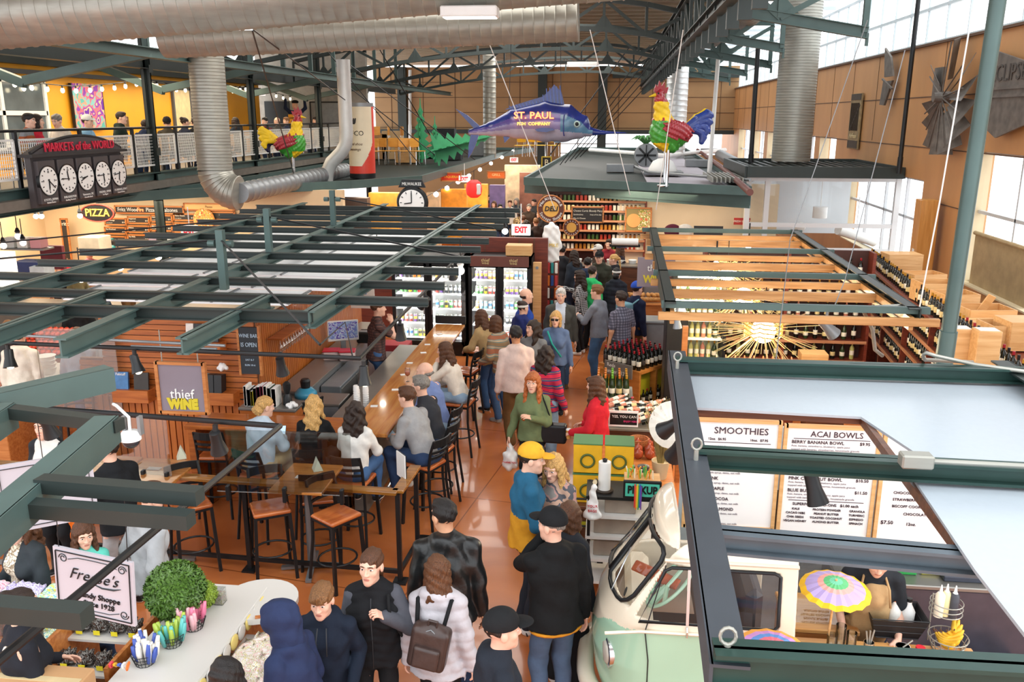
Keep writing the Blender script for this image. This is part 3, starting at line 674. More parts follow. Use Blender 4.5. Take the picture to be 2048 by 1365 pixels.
def patchy(name,cols,scale=9.,bands=False):
 """patterned cloth: noise split into flat colour patches, or bands up the body"""
 if name in MATS:return MATS[name]
 m=plain(name,cols[0],.85);t=m.node_tree;b=t.nodes['Principled BSDF'];tc=t.nodes.new('ShaderNodeTexCoord')
 if bands:n=t.nodes.new('ShaderNodeTexWave');n.bands_direction='Z';n.inputs['Scale'].default_value=scale;n.inputs['Distortion'].default_value=2.5;n.inputs['Detail Scale'].default_value=1.5
 else:n=t.nodes.new('ShaderNodeTexNoise');n.inputs['Scale'].default_value=scale
 t.links.new(tc.outputs['Object'],n.inputs['Vector']);r=t.nodes.new('ShaderNodeValToRGB');r.color_ramp.interpolation='CONSTANT'
 k=len(cols)
 for i,c in enumerate(cols):
  pos=i/k if bands else .34+.32*i/k
  e=r.color_ramp.elements[i]if i<2 else r.color_ramp.elements.new(pos)
  e.position=pos if i else 0;e.color=hexc(c)
 t.links.new(n.outputs['Fac'],r.inputs['Fac']);t.links.new(r.outputs['Color'],b.inputs['Base Color']);return m
SKIN={'fair':mat('fair_skin','#e2b29a',.5,0,.05,30),'mid':mat('mid_skin','#cf9a78',.5,0,.05,30),'tan':mat('tan_skin','#b57e5b',.5,0,.05,30),'dark':mat('dark_skin','#6d452f',.5,0,.05,30)}
M_lip=plain('lips','#bf7a6c',.45);M_eye=plain('eye_white','#e8e4de',.3);M_iris=plain('iris','#2c2019',.25)
def hairm(c):return mat('hair_'+c,{'black':'#191514','dark':'#2b1d16','brown':'#53331f','lbrown':'#7c5532','blond':'#c79c5e','ginger':'#b0602e','grey':'#7d7770','white':'#cfccc6','ombre':'#5e3a22'}[c],.5,0,.6,40,.5,stretch=(5,5,.6),spec=.4)
HEADS,HAIRS,HANDS,SHOES={},{},{},{}
def head_mesh(h,fem):
 if(h,fem)in HEADS:return HEADS[h,fem]
 j=.9 if fem else 1.
 pr=[('ell',(0,-.015,.035),(.074,.094,.085)),('ell',(0,.02,-.03),(.061*j,.068,.084)),('ell',(0,.045,-.075),(.043*j,.043,.04)),('ell',(0,.07,-.1),(.019,.017,.016)),('ell',(0,.078,.032),(.046,.012,.009)),('ell',(-.034,.058,-.02),(.025,.02,.022)),('ell',(.034,.058,-.02),(.025,.02,.022)),('loft',(0,-.012,-.06),(0,-.03,-.2),(.05*j,.053),(.058*j,.058)),('ell',(-.076,-.01,-.005),(.011,.022,.032),{'k':.008}),('ell',(.076,-.01,-.005),(.011,.022,.032),{'k':.008}),('-ell',(-.031,.094,.012),(.017,.012,.009),{'k':.01}),('-ell',(.031,.094,.012),(.017,.012,.009),{'k':.01}),('ell',(-.031,.074,.012),(.0135,.0135,.0115),{'k':.003}),('ell',(.031,.074,.012),(.0135,.0135,.0115),{'k':.003}),('cap',(0,.088,.014),(0,.105,-.024),.0065,.0105,{'k':.012}),('ell',(-.012,.096,-.027),(.009,.009,.007),{'k':.01}),('ell',(.012,.096,-.027),(.009,.009,.007),{'k':.01}),('ell',(0,.085,-.0545),(.021,.007,.005),{'k':.006}),('ell',(0,.083,-.063),(.018,.007,.005),{'k':.006})]
 V,F=sdf(pr,h,.025);c=fcen(V,F);mi=np.zeros(len(F),int);x,y,z=np.abs(c[:,0]),c[:,1],c[:,2]
 mi[(x<.023-np.abs(z+.059)*.8)&(np.abs(z+.059)<.009)&(y>.08)]=1
 e=((x-.031)/.0145)**2+((z-.012)/.0075)**2
 mi[(e<1)&(y>.06)]=2;mi[((x-.031)**2+(z-.0125)**2<.0064**2)&(y>.06)]=3
 mi[(np.abs(z-.036-(x-.03)*-.12+np.abs(x-.034)*.25)<.004)&(x>.012)&(x<.048)&(y>.06)]=4
 HEADS[h,fem]=(V,F,mi);return HEADS[h,fem]
def hand_mesh(h,style):
 if(h,style)in HANDS:return HANDS[h,style]
 cu={'relaxed':20,'grip':52,'flat':7}[style]
 pr=[('loft',(0,-.03,0),(0,.02,0),(.025,.02),(.034,.016)),('loft',(0,.02,0),(0,.085,0),(.036,.016),(.042,.0125))]
 for i,(x,L)in enumerate(((-.031,.074),(-.0105,.084),(.0105,.079),(.0305,.062))):
  p=np.array([x,.084-(i==3)*.006,0]);a=rad(cu*.6+i*2);sp=x*1.6
  for k,f in enumerate((.45,.31,.24)):
   d=np.array([sp*.35,math.cos(a),-math.sin(a)]);q=p+unit(d)*L*f;pr.append(('cap',p,q,.0092-.0008*k,.0086-.0008*k,{'k':.004}));p=q;a+=rad(cu)
 t=[(-.028,.02,-.004),(-.052,.055,-.016-cu*.0002),(-.05+cu*.0003,.082,-.026-cu*.0004)]
 pr+=[('cap',t[0],t[1],.015,.0115,{'k':.012}),('cap',t[1],t[2],.0105,.009,{'k':.005})]
 HANDS[h,style]=sdf(pr,h,.014);return HANDS[h,style]
def wob(a,f=26.):
 def post(D,X,Y,Z):return D+a*(np.sin(f*(Z+.6*X)+3*np.sin(9*Y+5*X))+.6*np.sin(f*1.7*(X-.5*Z)+4*Y))
 return post
def hair_mesh(style,h):
 if(style,h)in HAIRS:return HAIRS[style,h]
 r=np.random.default_rng(len(style)*7+3)
 face=[('-ell',(0,.1,-.045),(.062,.075,.098),{'k':.012}),('-ell',(-.085,.02,-.02),(.03,.03,.04),{'k':.01}),('-ell',(.085,.02,-.02),(.03,.03,.04),{'k':.01})]
 base=[('ell',(0,-.018,.045),(.083,.103,.09))];post=wob(.0026,95)
 if style=='short':pr=base+[('ell',(0,.03,.097),(.06,.055,.03))]+[('-box',(0,0,-.16),(.2,.2,.115),np.eye(3),0.,{'k':.02})]+face
 elif style=='buzz':pr=[('ell',(0,-.016,.042),(.078,.099,.0855))]+[('-box',(0,0,-.16),(.2,.2,.125),np.eye(3),0.,{'k':.02})]+face
 elif style=='fringe':pr=base+[('ell',(0,.06,.075),(.068,.045,.04)),('ell',(0,.082,.05),(.05,.02,.022))]+[('-box',(0,0,-.17),(.2,.2,.12),np.eye(3),0.,{'k':.02})]+[('-ell',(0,.115,-.07),(.06,.06,.1),{'k':.012})]
 elif style=='bald':pr=[('ell',(0,-.03,.0),(.077,.085,.05)),('-box',(0,0,.13),(.2,.2,.115),np.eye(3),0.,{'k':.02}),('-box',(0,0,-.16),(.2,.2,.115),np.eye(3),0.)]+face
 elif style=='bob':pr=base+[('loft',(0,-.045,.02),(0,-.05,-.12),(.088,.075),(.085,.055)),('loft',(-.07,.0,.03),(-.072,.02,-.11),(.024,.05),(.02,.04)),('loft',(.07,.0,.03),(.072,.02,-.11),(.024,.05),(.02,.04)),('-ell',(0,.1,-.07),(.058,.085,.12),{'k':.012})]
 elif style in('long','xlong','wavy','curly'):
  L={'long':.32,'xlong':.46,'wavy':.34,'curly':.34}[style];w=1.25 if style in('curly',)else 1.0
  pr=base+[('loft',(0,-.05,.02),(0,-.1,-.16),(.09,.068),(.094*w,.05)),('loft',(0,-.1,-.16),(0,-.115,-L),(.094*w,.05),(.075*w,.03)),('loft',(-.072,.0,.04),(-.082,.015,-.16),(.024,.05),(.028,.045)),('loft',(.072,.0,.04),(.082,.015,-.16),(.024,.05),(.028,.045)),('loft',(-.082,.015,-.16),(-.09,.07,-L),(.028,.045),(.03,.02)),('loft',(.082,.015,-.16),(.09,.07,-L),(.028,.045),(.03,.02)),('-ell',(0,.1,-.06),(.058,.08,.105),{'k':.012})]
  if style=='xlong':pr[-1:-1]=[('ell',(0,.07,.075),(.06,.03,.035))]
  if style=='curly':
   for _ in range(70):
    z=-r.random()*L+.06;a=r.uniform(PI*.95,PI*2.05);q=.085+.02*(z<-.05);pr.insert(1,('ell',(q*math.cos(a),-.05+q*.8*math.sin(a)*(1 if z>-.1 else .7),z),(.024,.024,.03),{'k':.012}))
  if style in('wavy','curly'):post=wob(.005,55)
 elif style in('pony','bun','lowbun'):
  pr=[('ell',(0,-.016,.043),(.0795,.1,.0875)),('-box',(0,.08,-.13),(.2,.1,.1),np.eye(3),0.,{'k':.02})]+face
  if style=='pony':pr+=[('ell',(0,-.12,.03),(.025,.025,.025)),('loft',(0,-.13,.03),(0,-.15,-.2),(.026,.026),(.035,.02))]
  elif style=='bun':pr+=[('ell',(0,-.09,.1),(.045,.045,.04))]
  else:pr+=[('ell',(0,-.115,-.03),(.048,.035,.04)),('ell',(0,-.08,-.04),(.07,.05,.06))]
 HAIRS[style,h]=sdf(pr,h,.02,post);return HAIRS[style,h]
def cap_mesh(h,kind):
 if('cap',h,kind)in HAIRS:return HAIRS['cap',h,kind]
 if kind=='cap':a=sdf([('ell',(0,-.013,.052),(.0905,.111,.0985)),('-box',(0,0,-.065),(.2,.2,.1),np.eye(3),0.)],h,.006);b=sdf([('ell',(0,.1,.044),(.074,.09,.009)),('-box',(0,-.02,.03),(.2,.1,.1),np.eye(3),0.)],h*.8,.004)
 elif kind=='hood':a=sdf([('ell',(0,-.03,.04),(.105,.125,.115)),('loft',(0,-.04,0),(0,-.06,-.14),(.1,.11),(.11,.1)),('ell',(0,.04,.02),(.09,.075,.115)),('-ell',(0,.13,-.03),(.062,.09,.09),{'k':.02})],h,.02,wob(.004,45));b=None
 elif kind=='headband':a=sdf([('ell',(0,-.017,.045),(.088,.108,.094)),('-box',(0,0,.15),(.3,.3,.085),np.eye(3),0.),('-box',(0,0,-.06),(.3,.3,.085),np.eye(3),0.)],h,.004);b=None
 else:a=sdf([('ell',(0,-.015,.055),(.093,.113,.102)),('-box',(0,0,-.08),(.2,.2,.1),np.eye(3),0.)],h,.01,wob(.002,60));b=None
 HAIRS['cap',h,kind]=(a,b);return a,b
def shoe_mesh(h):
 if h not in SHOES:
  V,F=sdf([('ell',(0,.0,.035),(.042,.06,.05)),('ell',(0,.09,.022),(.045,.085,.04)),('cap',(0,-.005,.05),(0,-.01,.1),.042,.042),('-box',(0,0,-.1),(.3,.4,.1),np.eye(3),0.,{'k':.006}),('-box',(0,0,.16),(.3,.4,.055),np.eye(3),0.)],h,.025)
  SHOES[h]=(V,F,(fcen(V,F)[:,2]<.02).astype(int))
 return SHOES[h]
def ik(a,t,l1,l2,pole):
 a,t,pole=np.array(a,float),np.array(t,float),np.array(pole,float);d=t-a;L=np.linalg.norm(d)
 if L>(l1+l2)*.995:t=a+d/L*(l1+l2)*.995;d=t-a;L=np.linalg.norm(d)
 u=d/L;p=unit(pole-u*pole.dot(u));x=(l1*l1-l2*l2+L*L)/(2*L);return a+u*x+p*math.sqrt(max(0,l1*l1-x*x)),t
ARMS={'down':(.262,.03,-.1),'out':(.3,.05,-.06),'pocket':(.2,.13,.02),'chest':(.02,.25,.3),'phone':(.07,.34,.27),'table':(.13,.4,.2),'chin':(.03,.17,.53),'carry':(.19,.28,.1),'reach':(.2,.55,.3),'strap':(.1,.15,.36),'hip':(.16,.1,.1),'back':(.26,-.12,-.05),'lap':(.12,.25,.1)}
def person(label,loc,head=0.,h=1.75,fem=False,build=1.,skin='fair',hair=('short','dark'),top=('shirt',None),bot=('jeans',None),shoe=None,arms=('down','down'),hands=('relaxed','relaxed'),sit=None,lean=4.,turn=(0.,0.),feet=((-.1,.0),(.1,.0)),hat=None,res=.012,roll=0.,short=False,legs=True,zones=None,group=None,twist=0.):
 """facing +Y locally; head = world heading (0 away from the camera, 90 facing left, 180 towards it)"""
 s=h/1.76;root=thing('person',label,'person',loc,rad(head),group)
 hip=(sit+.1)/s if sit is not None else .94
 Pv=np.array([0,0,hip]);l=rad(lean);r_=rad(roll)
 up=unit([math.sin(r_),math.sin(l),math.cos(l)]);fx=unit([math.cos(rad(twist)),math.sin(rad(twist)),-math.sin(r_)]);fx=unit(fx-up*fx.dot(up));fy=np.cross(up,fx)
 L=lambda x,y,z:Pv+fx*x+fy*y+up*z
 b=build;sw=(.145 if fem else .168)*(b*.5+.5)
 Sh={-1:L(-sw,-.01,.445),1:L(sw,-.01,.445)};wr,el,hd={},{},{}
 for sd,A,st in((-1,arms[0],hands[0]),(1,arms[1],hands[1])):
  t=ARMS[A]if isinstance(A,str)else A
  tgt=L(sd*t[0],t[1],t[2]);
  e,w=ik(Sh[sd],tgt,.285,.26,fx*sd*(.7 if t[2]>.15 else .25)-fy*.5-up*.6);el[sd],wr[sd]=e,w
  d=unit(w-e);n=-fx*sd if t[2]<.05 else unit(-up*.6-fx*sd*.6)
  z=-unit(n-d*n.dot(d));hd[sd]=(np.stack([np.cross(d,z),d,z],1),w)
 hj={-1:L(-.088,0,-.02),1:L(.088,0,-.02)};kn,an={},{}
 for sd,f in((-1,feet[0]),(1,feet[1])):
  if sit is not None:t=np.array([f[0]if len(f)>2 else sd*.12,f[1]if len(f)>2 else .34,hip-.45 if len(f)<3 else f[2]])
  else:t=np.array([f[0],f[1],.085+(f[2]if len(f)>2 else 0)])
  kn[sd],an[sd]=ik(hj[sd],t,.435,.42,(f[0]*.5,1,.4 if sit is not None else 0))
 neck=L(0,-.005,.52);yw,pt=rad(turn[0]),rad(turn[1])
 Rt=np.stack([fx,fy,up],1);l0=rad(lean)*.75
 Rh=np.array(Matrix.Rotation(yw,3,'Z')@Matrix.Rotation(pt,3,'X'))if False else np.array((Matrix.Rotation(yw+rad(twist),3,'Z')@Matrix.Rotation(-l0*.35+pt,3,'X')))
 hc=neck+up*.048+Rh@np.array([0,.022,.115])
 near=res<.0135;hh=.0045 if near else(.007 if res<.02 else .012)
# body
 pr=[('loft',L(0,0,-.05),L(0,0,.12),(.15*b,.1*b),(.128*b,.092*b),fx),('loft',L(0,0,.12),L(0,0,.34),(.128*b,.092*b),(.155*b,.105*b),fx),('loft',L(0,0,.34),L(0,-.01,.47),(.155*b,.105),(.1,.07),fx),('cap',L(-.05,-.01,.475),Sh[-1],.04,.04),('cap',L(.05,-.01,.475),Sh[1],.04,.04),('cap',L(0,-.01,.46),neck+up*.05,.058,.052)]
 for sd in(-1,1):
  pr+=[('cap',Sh[sd],el[sd],.047*b,.037),('cap',el[sd],wr[sd],.037,.026)]
  if legs:pr+=[('cap',hj[sd],kn[sd],.078*b,.054),('cap',kn[sd],an[sd],.052,.036)]
 V,F=sdf(pr,.016 if near else .022,.045);Vs,Fs,Ms=[V*s],[F],[np.zeros(len(F),int)];off=len(V)
 hv,hf,hm=head_mesh(hh,fem);Vs.append((hv*1.05@Rh.T+hc)*s);Fs.append(hf+off);Ms.append(hm);off+=len(hv)
 for sd,st in((-1,hands[0]),(1,hands[1])):
  v,f=hand_mesh(.0035 if near else(.005 if res<.02 else .009),st);sc=.92 if fem else 1.
  v=v*sc
  if sd<0:v=v*np.array([-1,1,1]);f=f[:,::-1]
  Vs.append((v@hd[sd][0].T+hd[sd][1])*s);Fs.append(f+off);Ms.append(np.zeros(len(f),int));off+=len(v)
 hm_=hairm(hair[1]if hair else 'dark')
 link('body',np_mesh('body',np.concatenate(Vs),np.concatenate(Fs),[SKIN[skin],M_lip,M_eye,M_iris,hm_],np.concatenate(Ms)),root)
 HM=Matrix([list(Rh[i])+[hc[i]*s]for i in range(3)]+[[0,0,0,1]])
 def onhead(name,V,F,m,par=root):
  o=link(name,np_mesh(name,V*s*1.05,F,m),par)
  if par is root:o.matrix_local=HM
  return o
 hr=.006 if near else .01
 if hair:onhead('hair',*hair_mesh(hair[0],hr),hm_)
 if hat:
  a,bb=cap_mesh(hr,hat[0]);o=onhead({'cap':'cap','headband':'headband','hood':'hood'}.get(hat[0],'knit_cap'),a[0],a[1],hat[1])
  if len(hat)>3:
   o.matrix_local=HM@Matrix.Rotation(rad(hat[3]),4,'Z')
  if bb:onhead('brim',bb[0],bb[1],hat[2]if len(hat)>2 and hat[2]else hat[1],o)
# top
 kind,tm=top[0],top[1];th={'shirt':.012,'tee':.012,'sweater':.02,'hoodie':.024,'jacket':.03,'puffer':.036,'vest':.028,'fleece':.028}[kind]
 hem={'shirt':-.1,'tee':-.1,'sweater':-.08,'hoodie':-.1,'jacket':-.12,'puffer':-.14,'vest':-.1,'fleece':-.1}[kind]
 if sit is not None:hem=max(hem,-.05)
 pr=[('loft',L(0,0,hem-.03),L(0,0,.12),(.185*b+th*.8,.135*b+th*.8),(.132*b+th,.1*b+th),fx),('loft',L(0,0,.12),L(0,0,.34),(.132*b+th,.1*b+th),(.158*b+th,.112*b+th),fx),('loft',L(0,0,.34),L(0,-.01,.47),(.158*b+th,.112*b+th),(.105+th*.6,.07+th),fx)]+[('cap',L(sd*.05,-.01,.475),Sh[sd],.045+th*.6,.042+th*.8)for sd in(-1,1)]
 if fem:pr+=[('ell',L(-.07,.085*b,.3),(.066+th*.5,)*3),('ell',L(.07,.085*b,.3),(.066+th*.5,)*3)]
 if b>1.12:pr+=[('ell',L(0,.05,.1),(.15*b,.12*b,.15))]
 pr+=[('loft',L(0,-.008,.46),L(0,.0,.53 if kind not in('tee',)else .505),(.085,.08),(.066+th*.2,.064+th*.2),fx)]
 if kind in('hoodie','jacket'):pr+=[('ell',L(0,-.085,.5),(.1,.06,.07),Rt),('ell',L(-.07,-.03,.515),(.04,.06,.035),Rt),('ell',L(.07,-.03,.515),(.04,.06,.035),Rt),('ell',L(0,-.1,.42),(.075,.04,.07),Rt)]if kind=='hoodie' or(len(top)>2 and top[2]=='hood')else[]
 if kind=='puffer':pr+=[('ell',L(0,-.08,.5),(.12,.06,.08),Rt)]
 sl=[]
 for sd in(-1,1):
  S2=.05+th*.7;sl+=[('cap',Sh[sd],el[sd],S2*(b*.4+.6),.042+th*.8,{'k':.018})]
  if kind=='tee' or short:sl[-1]=('cap',Sh[sd],Sh[sd]+(el[sd]-Sh[sd])*.75,S2*(b*.4+.6),.05+th,{'k':.018})
  else:sl+=[('cap',el[sd],el[sd]+(wr[sd]-el[sd])*(.55 if short=='roll' else .97),.042+th*.75,.033+th*.6,{'k':.02})]
 if kind!='vest':pr+=sl
 hz=hem*s/s
 def post(D,X,Y,Z):
  cutp=-((X-Pv[0])*up[0]+(Y-Pv[1])*up[1]+(Z-Pv[2])*up[2]-hz)
  D=np.where((np.abs((X-Pv[0])*fx[0]+(Y-Pv[1])*fx[1]+0*Z)<.19*b+th*.5),np.maximum(D,cutp),D)
  D=D+(.0045 if th>.015 else .0025)*(np.sin(30*(Z+.5*X)+3*np.sin(10*Y+6*X))+.6*np.sin(46*(X-.4*Z)+5*Y))
  if kind in('puffer',):D=D-.008*np.abs(np.sin(Z*PI/.085))
  if kind=='vest':D=D-.007*np.abs(np.sin((Z+.35*np.abs(X))*PI/.07))
  return D
 V,F=sdf(pr,res,.04,post);mats,mi=[tm],None
 if zones:mats,fn=zones;c=fcen(V,F);mi=fn(c,(c-Pv)@up)
 nm={'shirt':'shirt','tee':'t_shirt','sweater':'sweater','hoodie':'hoodie','jacket':'jacket','puffer':'puffer_jacket','vest':'quilted_vest','fleece':'fleece_jacket'}[kind]
 link(nm,np_mesh(nm,V*s,F,mats,mi),root)
 if kind=='vest':
  V,F=sdf(sl+[('cap',Sh[-1],Sh[1],.055,.055),('loft',L(0,-.008,.46),L(0,0,.54),(.085,.08),(.062,.06),fx)],res,.03,post if False else None);link('shirt',np_mesh('shirt',V*s,F,top[2]),root)
# trousers and shoes
 if legs:
  w={'jeans':.016,'slim':.008,'wide':.035,'chino':.022}[bot[0]]
  pr=[('loft',L(0,-.005,-.07),L(0,0,.06),(.15*b,.108*b),(.14*b,.104*b),fx)]
  for sd in(-1,1):
   a2=kn[sd]+(an[sd]-kn[sd])*.98;pr+=[('cap',hj[sd],kn[sd],.072*b+w,.054+w),('cap',kn[sd],a2,.056+w,.042+w*1.1)]
   if sit is not None:pr+=[('ell',hj[sd]+np.array([0,-.04,-.01]),(.11*b,.12*b,.09))]
  V,F=sdf(pr,res,.04,wob(.003,32));link('trousers',np_mesh('trousers',V*s,F,bot[1]),root)
  for sd in(-1,1):
   v,f,m_=shoe_mesh(.007 if near else .014);o=link('shoe',np_mesh('shoe',v*s,f,shoe or[M_black,M_white],m_),root)
   pz=an[sd]-np.array([0,0,.085]);o.location=Vector(pz*s);o.rotation_euler=(0,0,rad(-sd*8+twist*.5))
   if sit is None and pz[2]>.02:o.rotation_euler[0]=rad(-38)
 Mw=Matrix.Translation(loc)@Matrix.Rotation(rad(head),4,'Z')
 info={'root':root,'M':Mw,'s':s,'L':lambda x,y,z:Mw@Vector(L(x,y,z)*s),'hc':Mw@Vector(hc*s),'HM':HM,'Lp':lambda x,y,z:Vector(L(x,y,z)*s),'Rt':Rt,'hand':{sd:Mw@Vector((hd[sd][0]@np.array([0,.07,-.03])+hd[sd][1])*s)for sd in(-1,1)}}
 return info
def pat(u,v,h,z0=0.):
 p=at(u,v,z=z0+h);p.z=z0;return p
def strap(info,pts,r,m,name='strap',n=6):return MB().tube([info['Lp'](*p)for p in pts],r,n).build(name,m,info['root'],smooth=True)
def held_cup(p,label,m,lid=None,r=.036,hgt=.11,cat='cup',up=(0,0,1)):
 t=thing('drink_cup',label,cat,p-Vector((0,0,hgt/2)))
 MB().lathe([(r*.72,0),(r,hgt)],16).build('cup',m,t,smooth=40)
 MB().lathe([(r*1.06,hgt),(r*1.06,hgt+.008),(r*.8,hgt+.014)],16).build('lid',lid or M_white,t,smooth=40);return t
def phone(p,rz,label,tilt=-.7):
 t=thing('phone',label,'phone',p,rz);t.rotation_euler=(tilt,0,rz)
 MB().box((0,0,0),(.072,.009,.148),b=.004).build('case',M_black,t);MB().box((0,-.005,0),(.064,.002,.136)).build('screen',plain('phone_screen','#b8d4e8',.2,emit=.8),t);return t
# ---------------------------------------------------------------- everybody in the hall
C_=cloth
DEN=C_('blue_denim','#41608a');DKD=C_('dark_denim','#26344d');LTD=C_('pale_denim','#8fa9c2');BLK=C_('black_cloth','#191a1c');NAVY=C_('navy_cloth','#1f2a44');GRY=C_('grey_knit','#8d8f92')
DKG=C_('dark_grey_cloth','#3b3d40');WHT=C_('white_cloth','#d6d3cd');CREAM=C_('cream_fleece','#e2d8c9');BRN=C_('brown_chino','#6a4a2a');TAN=C_('tan_cloth','#b79a6d');OLV=C_('olive_green','#6d7a55');RED=C_('red_fleece','#c32230');KHK=C_('khaki_cloth','#c9ad83')
WSH=[WHT,WHT];BSH=[M_black,M_white];GSH=[GRY,M_white]
PP={}
def P_(key,label,u,v,hh,**k):
 z0=k.pop('z0',0.);sit=k.get('sit');ln=k.get('lean',4.);hd=k.get('head',0.)
 top=(sit+.1+.83*hh/1.76*math.cos(rad(ln)))if sit is not None else hh-.5*(1-math.cos(rad(ln)))
 p=at(u,v,z=z0+top);p.z=z0;o=.72*math.sin(rad(ln));p-=Vector((-math.sin(rad(hd))*o,math.cos(rad(hd))*o,0))
 PP[key]=person(label,p,h=hh,**k);return PP[key]
# --- nearest, along the bottom
P_('hood','person in a navy hoodie with the hood up leaning over the candy case',548,1204,1.68,head=75,top=('hoodie',C_('navy_hoodie','#26304f')),bot=('jeans',DKD),arms=('carry','carry'),hat=('hood',C_('navy_hoodie','#26304f')),lean=16,res=.011)
i=P_('boy','boy with tousled brown hair in a dark navy hoodie with a red patch',644,1166,1.6,head=188,turn=(-8,-6),hair=('fringe','lbrown'),top=('hoodie',C_('ink_hoodie','#17202f')),bot=('jeans',BLK),arms=('pocket','pocket'),build=.98,res=.0105)
t=MB().box((0,0,0),(.07,.012,.045),b=.012).build('red_patch',RED,i['root']);t.location=i['Lp'](.09,.2,.02)
for sx in(-.03,.035):strap(i,[(sx,.11,.5),(sx*1.2,.165,.42),(sx*1.1,.175,.3)],.004,DKG,'drawstring')
i=P_('vest','woman in a black quilted vest over grey sleeves holding her bag strap',742,1100,1.7,head=187,turn=(-14,4),fem=True,hair=('pony','brown'),top=('vest',C_('black_quilt','#17181b'),C_('charcoal_knit','#50525a')),bot=('slim',BLK),arms=('strap','down'),hands=('grip','relaxed'),build=1.04,res=.0105)
strap(i,[(0,.12,.49),(.0,.15,.4),(0,.165,.3),(0,.148,.14),(0,.168,-.08)],.0035,DKG,'zip');strap(i,[(-.12,.08,.5),(-.13,.14,.4),(-.19,.1,.2),(-.23,-.02,.0)],.012,BLK,'bag_strap')
i=P_('puffer','woman in a white puffer jacket seen from behind with a brown leather backpack',876,1110,1.64,head=-4,turn=(22,0),fem=True,hair=('long','ombre'),top=('puffer',C_('white_puffer','#bcb8bd')),bot=('slim',BLK),shoe=WSH,res=.0105)
M_lea=mat('brown_leather','#3e2f2b',.38,0,.2,14,.2);bp=MB()
V,F=sdf([('box',(0,0,0),(.1,.035,.12),np.eye(3),.035),('ell',(0,0,.1),(.12,.06,.09))],.008,.03);o=link('backpack',np_mesh('backpack',V,F,M_lea),i['root']);o.location=i['Lp'](.0,-.25,.2);o.rotation_euler=(rad(-4),rad(10),0)
V,F=sdf([('box',(0,0,0),(.075,.012,.06),np.eye(3),.02)],.006,.01);q=link('front_pocket',np_mesh('front_pocket',V,F,M_lea),o);q.location=(0,-.07,-.05)
MB().tube([(-.1,-.062,-.13),(-.105,-.062,0),(-.08,-.062,.11),(0,-.062,.16),(.08,-.062,.11),(.105,-.062,0)],.005,6).build('zip',M_grey,o)
MB().tube([(-.03,-.03,.17),(-.03,-.03,.21),(.03,-.03,.21),(.03,-.03,.17)],.01,6).build('handle',M_lea,o)
strap(i,[(-.11,-.2,.34),(-.13,-.1,.5),(-.13,.1,.46),(-.14,.15,.3)],.016,BLK,'bag_strap');strap(i,[(.1,-.22,.34),(.13,-.1,.5),(.13,.1,.46),(.14,.15,.3)],.016,BLK,'bag_strap')
P_('leather','man in a black leather jacket with a hood, walking away',892,1000,1.82,head=8,turn=(35,-4),hair=('short','black'),skin='mid',top=('jacket',mat('black_leather','#17191a',.34,0,.2,14,.3),'hood'),bot=('jeans',DKD),shoe=WSH,build=1.14,res=.011,feet=((-.1,-.1),(.12,.12)))
P_('capnavy','man in a black cap and dark hoodie at the bottom edge of the picture',1003,1222,1.75,head=-68,skin='fair',hair=('buzz','dark'),top=('hoodie',C_('slate_hoodie','#20252e')),bot=('jeans',BLK),hat=('cap',BLK),res=.011)
i=P_('caphood','man in a black cap and black hoodie with one hand at his chin',1108,1018,1.8,head=28,turn=(30,0),hair=('buzz','grey'),top=('hoodie',C_('black_hoodie','#131415')),bot=('jeans',C_('faded_denim','#4d5f78')),arms=('chin','down'),hands=('grip','relaxed'),hat=('cap',BLK),build=1.14,shoe=[BLK,M_white],res=.011)
strap(i,[(.2*math.cos(a),.15*math.sin(a),-.115)for a in np.linspace(0,2*PI,20)],.014,C_('orange_hem','#d08a25'),'shirt_hem')
P_('behind','brown haired person in a dark hooded coat beside the white step shelf',1140,1003,1.66,head=-30,fem=True,hair=('bob','brown'),top=('hoodie',C_('charcoal_hoodie','#26282d')),bot=('wide',BLK),shoe=WSH,res=.012)
fl=(C_('teal_fleece','#235a78'),C_('mustard_fleece','#c58a22'))
i=P_('fleece','young man in a yellow cap and blue and mustard fleece jacket',1058,888,1.84,head=-72,turn=(-12,-6),hair=('short','dark'),top=('fleece',fl[0]),bot=('jeans',C_('black_denim','#20242c')),arms=('down','carry'),hat=('cap',C_('yellow_cap','#d9a32c')),shoe=WSH,res=.0115,lean=2,zones=(fl,lambda c,z:((z<.2)&(np.abs(c[:,0])<.24)).astype(int)))
cupp=i['hand'][1]
held_cup(cupp+Vector((.02,0,.02)),'white paper coffee cup held between the yellow cap man and the blonde woman',M_white)
P_('blond','blonde woman in a pink and grey patterned jacket looking down',1109,904,1.7,head=150,turn=(8,-14),fem=True,hair=('long','blond'),top=('jacket',patchy('patchwork_jacket',['#c3a08c','#54555c','#b98f86','#8c8782'],7.)),bot=('jeans',LTD),arms=('carry','down'),res=.0115)
P_('blackhair','person with straight black hair at the bottom edge by the candy case',447,1316,1.6,head=60,fem=True,hair=('long','black'),top=('shirt',BLK),bot=('slim',BLK),res=.012)
